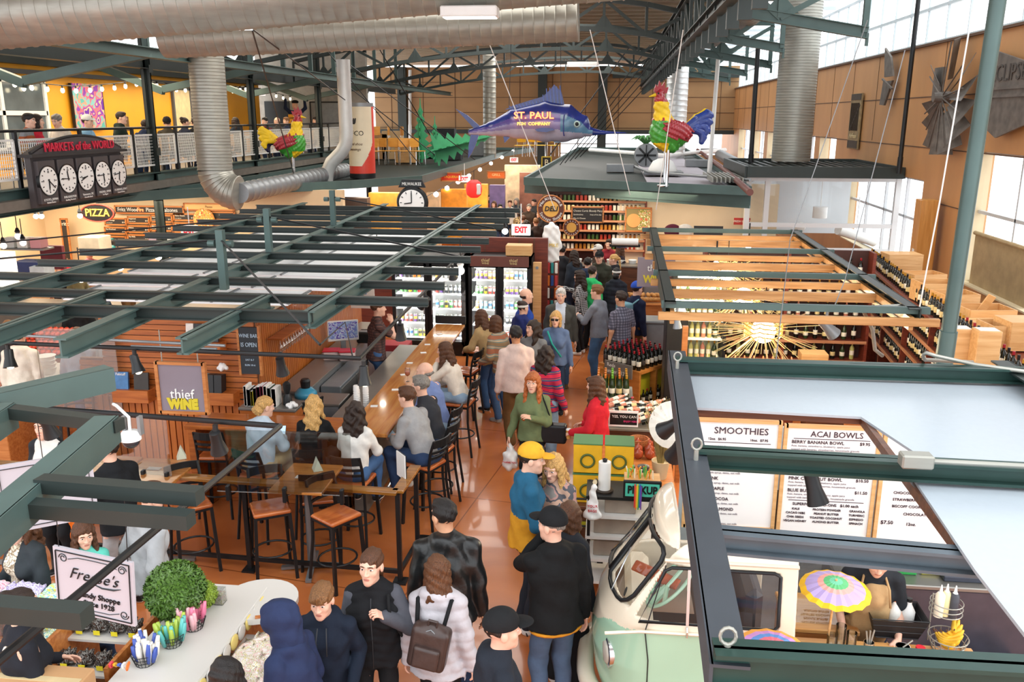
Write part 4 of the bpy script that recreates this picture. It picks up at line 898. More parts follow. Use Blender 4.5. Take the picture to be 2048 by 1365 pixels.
# --- the aisle
i=P_('green','red haired woman in an olive green sweatshirt with a black shoulder bag',1066,744,1.68,head=176,turn=(-4,0),fem=True,hair=('xlong','ginger'),top=('sweater',OLV),bot=('slim',BLK),arms=('chest','out'),build=1.12,res=.0125)
V,F=sdf([('box',(0,0,0),(.13,.04,.09),np.eye(3),.03)],.01,.02);o=link('shoulder_bag',np_mesh('shoulder_bag',V,F,mat('black_bag','#141519',.45,0,.15,10)),i['root']);o.location=i['Lp'](-.27,.04,.02);strap(i,[(-.11,.0,.53),(-.19,.12,.4),(-.27,.06,.12)],.01,BLK,'bag_strap')
hp=i['hand'][1];t=thing('plastic_bag','white plastic shopping bag hanging from the hand of the olive sweatshirt woman','bag',hp-Vector((0,0,.36)))
V,F=sdf([('ell',(0,0,.12),(.1,.07,.14)),('cap',(0,0,.2),(0,0,.34),.05,.018)],.009,.05,wob(.006,40));link('bag',np_mesh('bag',V,F,mat('white_plastic','#e9e8e6',.35,0,.05,8)),t)
text('THANK YOU',.03,(0,-.082,.12),t,RED)
rb=patchy('rainbow_jacket',['#c8203f','#252a55','#c42a4a','#1f6a5a','#3a2c78','#a81f3c'],1.7,True)
i=P_('rainbow','curly haired woman in a bright striped jacket walking away behind the olive sweatshirt',1093,690,1.68,head=-22,fem=True,hair=('curly','dark'),top=('jacket',rb),bot=('wide',LTD),arms=('down','out'),build=1.1,res=.0125)
P_('pink','man in a pale pink hoodie and brown trousers walking away',1032,652,1.8,head=14,skin='tan',hair=('short','black'),top=('hoodie',C_('pale_pink_fleece','#e2c8bc'),'hood'),bot=('chino',BRN),feet=((-.11,-.28,.1),(.1,.18)),shoe=[BRN,M_white],build=1.08,res=.0125)
P_('redgirl','long haired young woman in a red sweatshirt holding an iced drink',1192,752,1.66,head=68,fem=True,hair=('xlong','brown'),top=('hoodie',RED),bot=('jeans',DKD),arms=('carry','carry'),hands=('grip','relaxed'),res=.0125)
held_cup(PP['redgirl']['hand'][-1],'clear cup of orange iced drink held by the red sweatshirt woman',mat('orange_drink','#d69a52',.15,0,.1,20))
P_('cardi','curly dark haired woman in a grey cardigan looking left',1066,640,1.68,head=160,turn=(-25,0),fem=True,hair=('curly','dark'),top=('jacket',C_('grey_cardigan','#77797b')),bot=('slim',DKG),build=1.08,res=.014)
i=P_('bluesw','woman in sunglasses and a blue sweater with a teal cross strap',1112,622,1.7,head=174,fem=True,hair=('bob','blond'),top=('sweater',C_('slate_blue_knit','#5c6f92')),bot=('slim',DKD),build=1.1,res=.0135)
strap(i,[(.12,.1,.5),(.03,.2,.32),(-.12,.19,.1)],.016,C_('teal_strap','#2f9d94'),'bag_strap')
mb=MB();[mb.box((s*.034,.108,.012),(.05,.012,.036),b=.012)for s in(-1,1)];mb.bar((-.075,.02,.02),(-.06,.1,.02),.004,.006);mb.bar((.075,.02,.02),(.06,.1,.02),.004,.006);o=mb.build('sunglasses',M_black,i['root']);o.matrix_local=i['HM']
P_('whitehair','older man with white hair in a grey jacket and pale shirt',1122,576,1.8,head=182,hair=('short','white'),top=('jacket',C_('grey_green_jacket','#4a4a46')),bot=('jeans',DEN),shoe=[BRN,M_white],build=1.12,res=.0135,zones=((C_('grey_green_jacket','#4a4a46'),C_('pale_blue_shirt','#cdd6e4')),lambda c,z:((np.abs(c[:,0])<.065+.05*(z-.1))&(c[:,1]>.05)).astype(int)))
P_('baldblue','bald bearded man in a royal blue shirt near the beer coolers',1052,576,1.82,head=-70,hair=('bald','dark'),top=('tee',C_('royal_blue_tee','#2747a0')),bot=('jeans',DKD),build=1.15,res=.014)
i=P_('headband','person with a white headband and navy jacket facing the bald man',1046,602,1.66,head=-40,fem=True,hair=('bun','dark'),top=('hoodie',C_('navy_blue_coat','#26316a'),'hood'),bot=('jeans',DKD),hat=('headband',WHT),res=.014)
i=P_('plaidw','long dark haired woman in a black and white check shirt reaching out',1160,540,1.72,head=70,fem=True,hair=('xlong','dark'),top=('shirt',plaid('black_check','#18181b','#c9c9c9','#18181b',26)),bot=('slim',BLK),arms=('down',(.15,.45,.42)),shoe=WSH,res=.014)
P_('greenh','person in a bright green hoodie beside the check shirt woman',1185,532,1.74,head=-30,hair=('short','dark'),top=('hoodie',C_('bright_green_fleece','#2fb266'),'hood'),bot=('jeans',BLK),build=1.05,res=.014)
P_('greysw','man in a grey long sleeved shirt and jeans standing in the aisle',1195,569,1.82,head=62,hair=('short','lbrown'),top=('sweater',C_('grey_jersey','#7d818b')),bot=('jeans',C_('mid_denim','#46688f')),arms=('phone','down'),feet=((-.1,-.05),(.1,.12)),res=.0135)
i=P_('plaidm','bearded man in a purple grey plaid shirt seen from behind',1243,582,1.8,head=38,hair=('short','dark'),skin='mid',top=('shirt',plaid('grey_plaid','#8d8b9c','#2f3040','#454658',20)),bot=('chino',DKG),arms=('down','down'),short='roll',build=1.08,res=.0135)
i=P_('bluecap','man in a blue cap and navy jacket with a pale blue backpack',1274,564,1.78,head=-48,hair=('short','dark'),top=('jacket',C_('deep_navy_jacket','#19203a')),bot=('chino',BRN),hat=('cap',C_('blue_cap','#2b4fae')),res=.014)
V,F=sdf([('box',(0,0,0),(.1,.05,.16),np.eye(3),.05)],.014,.02);o=link('backpack',np_mesh('backpack',V,F,C_('pale_blue_pack','#6d98a6')),i['root']);o.location=i['Lp'](-.0,-.25,.26);strap(i,[(.1,-.2,.42),(.12,-.05,.52),(.12,.12,.42)],.016,C_('pale_blue_pack','#6d98a6'),'bag_strap')
i=P_('patt','person in a green and orange patterned fleece standing at the far end of the bar',988,630,1.7,head=55,fem=True,hair=('bob','brown'),top=('fleece',patchy('striped_fleece',['#8a6f50','#6d7f79','#c9a27d','#7a8f86','#9a5f44'],1.5,True)),bot=('jeans',DEN),arms=('carry','carry'),lean=14,shoe=GSH,res=.0135)
P_('tan','long haired person in a tan jacket bending to the far end of the bar',958,618,1.68,head=60,fem=True,hair=('long','brown'),top=('jacket',TAN),bot=('jeans',DEN),arms=('table','carry'),lean=18,res=.014)
# --- the crowd at the deli
P_('deli','man in a dark hooded coat standing with his back to us at the deli counter',1124,490,1.8,head=10,hair=('short','black'),top=('jacket',C_('dark_coat','#2a2c31'),'hood'),bot=('jeans',DKD),res=.018)
P_('beard','bearded man in a black cap and olive quilted coat facing us',1199,503,1.82,head=170,hair=('short','black'),top=('puffer',C_('olive_coat','#33352b')),bot=('jeans',DKD),hat=('cap',BLK),res=.018,build=1.1)
P_('whcap','person in a white cap and brown jacket at the deli counter',1196,490,1.76,head=120,hair=('short','dark'),top=('jacket',C_('dark_brown_coat','#3a2d27')),bot=('jeans',DKD),hat=('cap',WHT),res=.018)
P_('north','person with black hair in a dark blue puffer jacket',1176,515,1.74,head=-25,hair=('short','black'),top=('puffer',C_('blue_black_puffer','#25324a')),bot=('jeans',DKD),res=.018)
P_('ponyt','woman with a blonde ponytail and cream hood facing the deli',1228,508,1.7,head=80,fem=True,hair=('pony','blond'),top=('hoodie',C_('black_fur_coat','#1f2025')),bot=('jeans',DKD),res=.018)
P_('blkpuf','person with a white headband in a black puffer jacket in the deli queue',1234,535,1.72,head=-15,fem=True,hair=('lowbun','black'),top=('puffer',C_('black_puffer','#22262f')),bot=('slim',BLK),hat=('headband',WHT),res=.016)
P_('ncap','woman in a dark cap with long hair looking at the bread baskets',1242,489,1.68,head=-60,fem=True,hair=('long','brown'),top=('jacket',C_('dark_plum_coat','#2b2530')),bot=('slim',BLK),hat=('cap',C_('plum_cap','#33304a')),res=.018)
P_('worker','deli worker in a blue shirt bending over the counter',1163,466,1.6,head=150,fem=True,hair=('lowbun','dark'),top=('tee',C_('teal_blue_shirt','#3f6f8c')),bot=('jeans',DKD),lean=25,res=.018)
# --- seated at the bar
S=.76
P_('white','woman in a white sweater with straight brown hair leaning on the bar',884,684,1.68,head=82,sit=S,fem=True,hair=('long','brown'),top=('sweater',CREAM),bot=('jeans',LTD),arms=('chin','table'),lean=20,res=.0125)
i=P_('bald','bald man in a blue shirt sitting at the bar',846,724,1.76,head=78,sit=S,hair=('bald','grey'),top=('shirt',C_('periwinkle_shirt','#7385b4')),bot=('jeans',LTD),arms=('table','table'),lean=17,build=1.15,res=.0125)
P_('dark','grey haired man in a dark polo shirt sitting at the bar',838,750,1.76,head=76,sit=S,hair=('short','grey'),top=('shirt',C_('charcoal_polo','#2f3137')),bot=('jeans',DKD),arms=('phone','table'),lean=16,build=1.12,res=.0125)
P_('grey','man in a pale grey sweater and jeans looking at a menu at the bar corner',809,773,1.76,head=66,sit=S,hair=('short','brown'),top=('sweater',C_('heather_grey_knit','#9a9a9b')),bot=('jeans',C_('ink_denim','#2f4263')),arms=('phone','phone'),lean=22,build=1.05,shoe=WSH,res=.0125)
i=P_('curlyw','woman with curly dark hair in a white sweater sitting with her back to us',712,800,1.66,head=-6,sit=S,fem=True,hair=('curly','dark'),top=('sweater',WHT),bot=('jeans',DEN),arms=('table','phone'),lean=10,res=.0125)
phone(i['hand'][1]+Vector((0,.05,.05)),rad(20),'phone held up by the curly haired woman at the bar')
i=P_('wavy','woman with wavy blonde hair in a black top sitting with her back to us',627,787,1.66,head=4,sit=S,fem=True,hair=('wavy','blond'),top=('shirt',BLK),bot=('jeans',DKG),arms=('table','phone'),lean=9,res=.0125)
i=P_('denim','woman with tied blonde hair in a pale denim jacket sitting at the front bar',526,790,1.66,head=-14,turn=(-30,-8),sit=S,fem=True,hair=('lowbun','blond'),top=('jacket',C_('light_denim_jacket','#b7c6d3')),bot=('chino',KHK),arms=('table','phone'),lean=11,res=.0125)
phone(i['hand'][1]+Vector((0,.05,.05)),rad(10),'phone in the hands of the denim jacket woman')
# the bartender stands behind the bar; his head is behind a trellis beam
p=at(752,690,z=1.1);p.z=0
PP['barman']=person('bartender in a red brown plaid shirt and jeans behind the bar',p,head=-70,h=1.84,build=1.12,hair=('short','brown'),top=('shirt',plaid('brown_plaid','#6e4a42','#2a2224','#3c2a2b',22)),bot=('jeans',DEN),arms=('down',(.07,.2,.5)),short='roll',res=.0125)
# --- left side: produce shoppers and candy shoppers
P_('cream','person in a cream hoodie with back turned at the produce stall',34,655,1.78,head=10,hair=('short','dark'),top=('hoodie',CREAM,'hood'),bot=('jeans',BLK),res=.014,build=1.1)
P_('bluegrey','person in a blue grey sweatshirt standing behind the glass by the slat wall',152,655,1.72,head=5,hair=('short','brown'),top=('hoodie',C_('blue_grey_fleece','#8a97a3')),bot=('jeans',DEN),res=.014,build=1.1)
P_('palegr','person in a pale grey top walking behind the slat wall',215,640,1.7,head=20,hair=('short','brown'),top=('hoodie',C_('pale_grey_fleece','#a7b0b5')),bot=('jeans',DEN),res=.014)
i=P_('ball','person in a white basketball t-shirt under a dark jacket behind the white sign',88,826,1.78,head=172,hair=('short','brown'),top=('jacket',C_('charcoal_jacket','#24272b')),bot=('jeans',BLK),arms=('carry','carry'),res=.0125,zones=((C_('charcoal_jacket','#24272b'),WHT),lambda c,z:((np.abs(c[:,0])<.13)&(c[:,1]>.04)).astype(int)))
lg=MB();lg.tube([(.06*math.cos(a),0,.06*math.sin(a))for a in np.linspace(0,2*PI,24,endpoint=False)],.004,5,closed=True);lg.tube([(-.06,0,0),(.06,0,0)],.003,5);lg.tube([(0,0,-.06),(0,0,.06)],.003,5)
for s in(-1,1):lg.tube([(s*.045,0,.04),(s*.02,0,0),(s*.045,0,-.04)],.003,5)
o=lg.build('ball_print',BLK,i['root']);o.location=i['Lp'](0,.19,.18);o=text('BUCKS BASKETBALL',.03,i['Lp'](0,.19,.27),i['root'],BLK,rot=(0,0,PI))
P_('iced','person in a black shell jacket and grey trousers holding an iced coffee',214,872,1.76,head=62,hair=('short','dark'),top=('jacket',C_('black_shell','#181a1d')),bot=('slim',C_('pale_grey_trousers','#a9aaac')),arms=('carry','carry'),hands=('grip','grip'),res=.0125)
held_cup(PP['iced']['hand'][1]+Vector((0,-.06,0)),'clear cup of iced coffee held by the black jacket person',mat('iced_coffee','#a08467',.15,0,.25,30),plain('clear_lid','#e8e8e8',.2))
t=thing('orange_bag','bright orange bag held by the black jacket person','bag',PP['iced']['hand'][-1]-Vector((.02,.02,.3)));V,F=sdf([('box',(0,0,.12),(.07,.05,.12),np.eye(3),.02),('cap',(0,0,.2),(0,0,.3),.04,.02)],.01,.04,wob(.006,40));link('bag',np_mesh('bag',V,F,C_('orange_cloth','#dd6a17')),t)
P_('teal','girl with long brown hair in a teal t-shirt beside the candy bins',160,1042,1.5,head=195,turn=(30,-8),fem=True,hair=('long','brown'),top=('tee',C_('teal_tee','#5fc0ae')),bot=('jeans',DEN),arms=('chest','down'),res=.0115)
P_('blazer','curly haired woman in a dark jacket looking down at the candy bins',30,1020,1.62,head=160,turn=(25,-18),fem=True,hair=('curly','brown'),top=('jacket',C_('dark_green_jacket','#30363a')),bot=('jeans',DKD),arms=('carry','carry'),res=.0115,zones=((C_('dark_green_jacket','#30363a'),patchy('leopard_blouse',['#d9ccb5','#8a7a62','#e6dcc8'],30)),lambda c,z:((np.abs(c[:,0])<.07)&(c[:,1]>.05)).astype(int)))
P_('greyh','man in a grey hoodie with hands in pockets beside the candy shop sign',292,966,1.76,head=-35,turn=(0,-12),hair=('short','brown'),top=('hoodie',C_('pale_grey_hoodie','#a4a6a9')),bot=('slim',C_('white_grey_trousers','#b6b7ba')),arms=('pocket','pocket'),res=.0115)
i=P_('clerk','candy shop clerk in black with cream apron strings seen from behind',36,1178,1.68,head=-40,fem=True,hair=('bun','dark'),top=('shirt',C_('ink_shirt','#1d1f26')),bot=('slim',BLK),arms=('carry','carry'),build=1.2,res=.0115)
strap(i,[(.16,-.1,.12),(.0,-.2,.11),(-.16,-.1,.12)],.016,CREAM,'apron_tie');strap(i,[(0,-.2,.11),(.03,-.21,.0),(.02,-.2,-.15)],.014,CREAM,'apron_tie');strap(i,[(0,-.2,.11),(-.05,-.21,.02),(-.06,-.2,-.1)],.014,CREAM,'apron_tie');strap(i,[(.08,-.12,.46),(.0,-.16,.3),(0,-.2,.12)],.012,CREAM,'apron_tie')
# --- smoothie worker
i=P_('smooth','smoothie bar worker in a black t-shirt and tan apron bending over the counter',1760,1076,1.72,head=172,turn=(0,-25),hair=('short','lbrown'),top=('tee',C_('black_tee','#24282d')),bot=('jeans',DKD),arms=('carry','carry'),lean=16,res=.0115)
mb=MB();A=[(-.12,.165,.34),(.12,.165,.34),(.17,.18,.1),(.19,.17,-.35),(-.19,.17,-.35),(-.17,.18,.1)]
V,F=sdf([('loft',(0,.0,-.4),(0,.0,.1),(.215,.165),(.205,.16)),('loft',(0,.0,.1),(0,.02,.33),(.2,.16),(.16,.155)),('-box',(0,-.2,0),(.4,.265,.7),np.eye(3),0.),('-box',(.32,0,.3),(.18,.4,.2),np.eye(3),.0,{'k':.02}),('-box',(-.32,0,.3),(.18,.4,.2),np.eye(3),.0,{'k':.02})],.011,.03,wob(.006,24))
Vw=np.array([i['Lp'](*p)for p in V]);link('apron',np_mesh('apron',Vw,F,C_('tan_apron','#b9986c')),i['root'])
for s in(-1,1):strap(i,[(s*.12,.17,.32),(s*.1,.13,.46),(s*.06,-.02,.53)],.009,C_('tan_apron','#b9986c'),'apron_strap')
# --- mezzanine diners
ZM=3.3
def mz(key,label,u,v,hd,**k):
 p=at(u,v,x=-10.3);st=min(.62,max(.42,p.z-ZM-.9));p.z=ZM
 PP[key]=person(label,p,head=hd,h=1.7,sit=st,res=.014,**k);return PP[key]
mz('m1','mezzanine diner with dark hair in an orange and grey top beside the window',40,224,-80,hair=('short','black'),top=('shirt',patchy('orange_grey_top',['#8a8d92','#a9562e'],1.2,True)),bot=('jeans',DKD),lean=12)
mz('m2','mezzanine diner in a bright red jacket beside the window',58,226,-70,fem=True,hair=('bob','dark'),top=('jacket',C_('crimson_jacket','#c8263c')),bot=('jeans',DKD),lean=10)
mz('m3','mezzanine diner in a white jacket facing us below the painting',118,226,175,fem=True,hair=('short','grey'),top=('jacket',CREAM),bot=('jeans',DKD),turn=(0,-15))
mz('m4','mezzanine diner in a pale blue jacket and white cap',160,228,-85,hair=('short','dark'),top=('jacket',C_('pale_blue_jacket','#86b3d4')),bot=('jeans',DKD),hat=('cap',WHT),arms=('phone','phone'),lean=12)
mz('m5','mezzanine diner in a dark green hoodie with a paper bag',232,222,-75,hair=('short','dark'),top=('hoodie',C_('bottle_green_hoodie','#1e2b26'),'hood'),bot=('jeans',DKD),lean=8)
t=thing('paper_bag','brown paper takeaway bag on the mezzanine table','bag',at(248,262,x=-10.4));MB().box((0,0,.15),(.2,.14,.3),b=.01).build('bag',mat('kraft_paper','#b08a5e',.8),t)
mz('m6','mezzanine diner in a dark cap and olive coat with back to us',333,240,20,hair=('short','dark'),top=('jacket',C_('olive_drab_coat','#3d382e')),bot=('jeans',DKD),hat=('beanie',BLK))
mz('m7','mezzanine diner with a dark bun seen behind the railing',366,244,-30,fem=True,hair=('bun','dark'),top=('jacket',C_('dark_navy_wool','#22283a')),bot=('jeans',DKD))
mz('m8','mezzanine diner with dark hair beside the big vertical duct',390,243,40,hair=('short','black'),top=('jacket',BLK),bot=('jeans',DKD))
mz('m9','mezzanine diner with long dark hair and a hood right of the big duct',472,236,60,fem=True,hair=('long','dark'),top=('hoodie',C_('dark_hooded','#26303c')),bot=('jeans',DKD))
mz('m10','mezzanine diner with dark hair facing us in front of the dark doorway',531,235,170,hair=('short','black'),top=('shirt',C_('maroon_shirt','#5a2630')),bot=('jeans',DKD))
mz('m11','grey haired mezzanine diner behind the green rooster',556,238,160,hair=('bald','grey'),top=('shirt',DKG),bot=('jeans',DKD))
mz('m12','fair haired mezzanine diner under the employees only figure',575,240,150,hair=('short','lbrown'),top=('shirt',NAVY),bot=('jeans',DKD))
mz('m13','mezzanine diner in navy hunched over a table by the column',282,250,10,hair=('short','dark'),top=('hoodie',NAVY),bot=('jeans',DKD),lean=25)
mz('m14','farthest mezzanine diner near the whiteboard',632,238,165,hair=('short','dark'),top=('shirt',DKG),bot=('jeans',DKD))
# --- pizza stall staff and customers seen through the trellis
for key,lab,u,v,hh,hd,kw in(('k1','cook in a dark cap and pink shirt at the pizza oven',176,494,1.74,-120,dict(top=('tee',C_('pink_tee','#d98f9b')),hat=('cap',DKG))),('k2','child in a red shirt at the pizza counter',127,509,1.45,20,dict(top=('tee',RED))),('k3','dark haired customer beside the red shirted child',114,524,1.5,10,dict(top=('shirt',BLK))),('k4','grey haired customer at the pizza counter',153,524,1.6,15,dict(top=('shirt',C_('khaki_shirt','#7d7a58')),hair=('short','grey'))),('k5','dark haired person in white by the lit menu panel',34,534,1.66,-60,dict(top=('shirt',WHT))),('k6','person in a white and black cap under the trellis lamps',183,550,1.72,40,dict(top=('jacket',NAVY),hat=('cap',WHT),skin='tan')),('k7','man with a white headband under the trellis',248,551,1.74,110,dict(top=('shirt',BRN),hat=('headband',WHT),skin='tan')),('k8','person in a black jacket under the front trellis beams',150,580,1.7,30,dict(top=('jacket',BLK),hair=('short','brown'))),('k9','blond person behind the top of the slat wall',380,652,1.66,160,dict(top=('jacket',C_('mustard_green','#7d7440')),hair=('bob','blond'),fem=True)),('k10','red haired person at the produce stall',15,640,1.66,60,dict(top=('jacket',DKG),hair=('bob','lbrown'),fem=True))):
 kw.setdefault('hair',('short','dark'));P_(key,lab,u,v,hh,head=hd,bot=('jeans',DKD),res=.018,**kw)
# --- far crowd down the aisle
for key,lab,u,v,hd,kw in(('f1','long haired woman smiling in the far crowd',988,402,170,dict(fem=True,hair=('long','brown'),top=('jacket',BLK))),('f2','person in a white sweatshirt with a yellow print in the far crowd',1020,400,185,dict(top=('sweater',WHT),hair=('short','brown'))),('f3','bearded man in a brown coat nearest in the far crowd',1058,408,175,dict(top=('jacket',C_('brown_coat','#3d3129')),hair=('short','grey'))),('f4','man in a dark coat beside the round deli sign',1068,398,150,dict(top=('jacket',DKG))),('f5','person in a leopard coat in the far crowd',1040,418,0,dict(fem=True,hair=('lowbun','dark'),top=('jacket',patchy('leopard_coat',['#8f7750','#33291f','#a68e64'],14)))),('f6','dark haired person by the exit sign counter',1052,440,20,dict(fem=True,hair=('curly','dark'),top=('jacket',BLK))),('f7','purple haired person in the far crowd',1000,382,0,dict(fem=True,hair=('long','ombre'),top=('jacket',C_('purple_coat','#56467a')))),('f8','person in navy beside the red lantern',962,398,30,dict(top=('jacket',NAVY))),('f9','cook in a black cap behind the far ice cream counter',921,385,180,dict(top=('tee',BLK),hat=('cap',BLK))),('f10','person in blue deepest in the far crowd',1018,372,10,dict(top=('jacket',C_('steel_blue_coat','#4d5f7d')))),('f11','person in a grey hood deep in the far crowd',1012,385,0,dict(top=('hoodie',GRY),hat=('beanie',GRY))),('f12','person in a black coat at the far left of the crowd',975,388,160,dict(top=('jacket',BLK))),('f13','tall man in dark clothes behind the deli sign',1055,385,60,dict(top=('jacket',C_('graphite_coat','#33373d')))),('f14','person in a tan scarf at the counter end',975,420,40,dict(fem=True,hair=('bob','brown'),top=('jacket',TAN)))):
 kw.setdefault('hair',('short','dark'));P_(key,lab,u,v,1.72,head=hd,bot=('jeans',DKD),res=.02,**kw)
for k,(u,v,hd,c,hr,l)in enumerate(((945,402,20,'#2b3348','dark','person in ink blue standing under the paper lantern'),(985,392,180,'#7a2f38','brown','person in a wine red top behind the smiling woman'),(1000,408,200,'#1b1b1d','black','person in black between the smiling woman and the white sweatshirt'),(1033,396,160,'#39424c','grey','person in slate grey behind the white sweatshirt'),(1046,430,30,'#20242e','brown','person in dark blue just above the nearest exit sign'),(1080,420,120,'#2a2a2c','dark','person in charcoal under the round deli sign'),(1024,388,10,'#5a6a54','blond','blond person in sage green deep in the far crowd'),(968,384,0,'#6a5a8a','dark','person in lavender near the lantern'),(1072,436,20,'#3a2c28','lbrown','person in dark brown left of the hanging white shirt'),(1148,500,40,'#28303a','dark','person in dark blue grey right of the deli counter man'),(1218,478,170,'#7a1f2a','dark','deli worker in dark red behind the counter'))):P_('c%d'%k,l,u,v,1.72,head=hd,hair=(('short','long')[k%2],hr),fem=bool(k%2),top=('jacket',C_('crowd'+c[1:],c)),bot=('jeans',DKD),res=.02)
# ================================================================ mezzanine fittings, hanging figures
t=thing('railing','mezzanine railing with dark posts and white wire mesh panels','railing',(XR,11.5,3.47))
MB().tube([(0,0,.93),(0,24,.93)],.025,8).build('top_rail',M_black,t)
ys=[.4+1.82*k for k in range(14)]
for k,y in enumerate(ys):
 MB().box((0,y,.46),(.05,.07,.95)).build('post',M_black,t)
 if k<13:
  mb=MB();a,b=y+.06,y+1.76
  for z in(.15,.78):mb.bar((0,a,z),(0,b,z),.03,.035)
  for yy in(a,b):mb.bar((0,yy,.15),(0,yy,.78),.03,.035,up=(0,1,0))
  for j in range(1,32):yy=a+(b-a)*j/32;mb.bar((0,yy,.15),(0,yy,.78),.009,.009,up=(0,1,0))
  for j in range(1,10):z=.15+.063*j;mb.bar((.004,a,z),(.004,b,z),.009,.009)
  mb.build('mesh_panel',M_white,t)
# long counters and chairs behind the rail
for i,(y0,y1,w)in enumerate(((13.6,16.6,'near the window'),(17.2,20.,'below the painting'),(20.8,23.4,'beside the cream door'),(25.,28.,'beyond the vertical duct'))):
 t=thing('dining_table',f'grey topped mezzanine table {w}','table',(-10.45,(y0+y1)/2,ZM));MB().box((0,0,.74),(.6,y1-y0,.04),b=.01).build('tabletop',mat('grey_blue_laminate','#5d6a76',.5),t)
 for s in(-1,1):MB().box((0,s*(y1-y0)*.4,.36),(.08,.08,.72)).build('leg',M_black,t)
def cafe_chair(loc,rz,label,group=None,m=None):
 t=thing('cafe_chair',label,'chair',loc,rz,group);m=m or M_pine
 MB().box((0,0,.45),(.4,.4,.03),b=.012).build('seat',m,t);MB().box((0,-.2,.72),(.38,.025,.3),b=.012).build('backrest',m,t)
 for x in(-.17,.17):
  for y in(-.17,.17):MB().tube([(x*1.1,y*1.1,0),(x,y,.44)],.012,6).build('leg',M_chrome,t)
  MB().tube([(x,-.19,.44),(x,-.21,.85)],.012,6).build('back_post',M_chrome,t)
 return t
M_honey=wood('honey_chair','#c8872f','#dba048',.4)
cc=cafe_chair((-10.3,14.3,ZM),rad(90),'honey wood mezzanine chair behind the railing mesh','mezzanine chairs',M_honey)
for y in(15.6,17.3,18.9,19.7,20.6,21.9,22.9,25.6,26.8,28.2,29.5):dup(cc,(-10.25-.1*(int(y*10)%3),y,ZM),rad(90+(int(y*7)%5)*12))
# string lights
t=thing('string_lights','string of round warm bulbs strung along the yellow mezzanine wall','string lights',(-12.4,15,5.1));o=Vector((-12.4,15,5.1))
bp=[(28,165),(46,173),(62,172),(93,175),(124,178),(151,179),(179,178),(203,176),(228,174),(250,171),(272,167),(313,170),(333,174),(352,179),(370,180),(388,183),(465,183),(480,180),(491,179),(552,193),(566,197),(580,199),(594,198),(609,196),(624,193),(640,192),(655,193),(668,194)]
pts=[at(u,v-7,x=-12.4)-o for u,v in bp];MB().tube(pts,.012,5).build('cord',M_black,t)
for p in pts:MB().lathe([(.001,-.17),(.035,-.15),(.045,-.11),(.03,-.06),(.02,-.05),(.02,0)],8,mis=[0,0,0,1,1],c=p).build('bulb',[M_bulb,M_black],t,smooth=True)
# painting, boards, figure
def face_x(name,label,cat,u0,v0,u1,v1,x,rzz=90):
 a,b=at(u0,v0,x=x),at(u1,v1,x=x);w=abs(b.y-a.y);h=abs(a.z-b.z);return thing(name,label,cat,(x,(a.y+b.y)/2,(a.z+b.z)/2),rad(rzz)),w,h
M_art=patchy('colour_wash',['#5fb4b0','#e6a08c','#7fc0c4','#e2748a','#8a46b4','#efc3a2','#6a2fa8'],2.4)
t,w,h=face_x('painting','large colourful abstract painting on the yellow mezzanine wall','painting',140,166,211,256,-13.4)
MB().box((0,0,0),(w,.05,h)).build('canvas',M_art,t);mb=MB();[mb.box((s*w/2,.01,0),(.03,.07,h))for s in(-1,1)];mb.build('frame',M_black,t)
t=thing('whiteboard','black framed grey board at the end of the mezzanine behind the green rooster','board',at(655,230,y=34.));MB().box((0,0,0),(1.3,.04,.95)).build('panel',mat('grey_board','#8f9496',.3),t);mb=MB();[mb.bar((-.68,-.01,s*.48),(.68,-.01,s*.48),.06,.05)for s in(-1,1)];[mb.bar((s*.67,-.01,-.5),(s*.67,-.01,.5),.05,.06,up=(0,1,0))for s in(-1,1)];mb.build('frame',M_black,t)
t=thing('cutout_figure','flat cutout man with raised arms wearing an employees only sign','sign',at(592,240,y=32.))
V,F=sdf([('loft',(0,0,-.5),(0,0,.3),(.22,.05),(.24,.05)),('cap',(-.2,0,.28),(-.38,0,.42),.07,.06),('cap',(-.38,0,.42),(-.36,0,.72),.06,.05),('cap',(.2,0,.28),(.38,0,.42),.07,.06),('cap',(.38,0,.42),(.36,0,.72),.06,.05)],.02,.04);link('figure',np_mesh('figure',V*np.array([1,.6,1]),F,NAVY),t)
MB().ball((0,0,.52),(.12,.05,.16)).build('face',SKIN['fair'],t,smooth=True);MB().ball((0,0,.64),(.14,.06,.07)).build('hat',BLK,t,smooth=True)
MB().prism([(-.26,.2),(.26,.2),(.26,-.1),(.15,-.35),(-.15,-.35),(-.26,-.1)],.03,Matrix.Translation((0,-.06,0))).build('sign_board',M_yel,t);texts([('EMPLOYEES',.085,0,.06,-.09,'CENTER'),('ONLY',.12,0,-.08,-.09,'CENTER')],t,M_black)
def exit_sign(loc,label,w=.34,rz=0.,z=1.):
 t=thing('exit_sign',label,'sign',loc,rz);MB().box((0,0,0),(w,.05,w*.58),b=.008).build('housing',plain('exit_white','#f4ece8',.4,emit=.5),t)
 MB().tube([(0,0,w*.29),(0,0,w*.29+.35)],.01,6).build('hanger',M_white,t);text('EXIT',w*.44,(0,-.03,0),t,plain('exit_red','#d8212e',.4,emit=.6),xs=.72,bold=.006);return t
exit_sign(at(1042,460,z=2.75),'exit sign at the end of the trellis above the red brown partition',.33)
exit_sign(at(379,461,y=16.),'exit sign with red letters in front of the pizza menu boards',.34)
exit_sign(at(929,358,y=26.),'exit sign with red letters above the orange counter in the far aisle',.34)
exit_sign(at(1028,320,y=36.),'smallest exit sign deep in the far aisle',.34)
t=exit_sign(at(524,187,y=33.8),'red exit sign above the dark mezzanine doorway',.3)
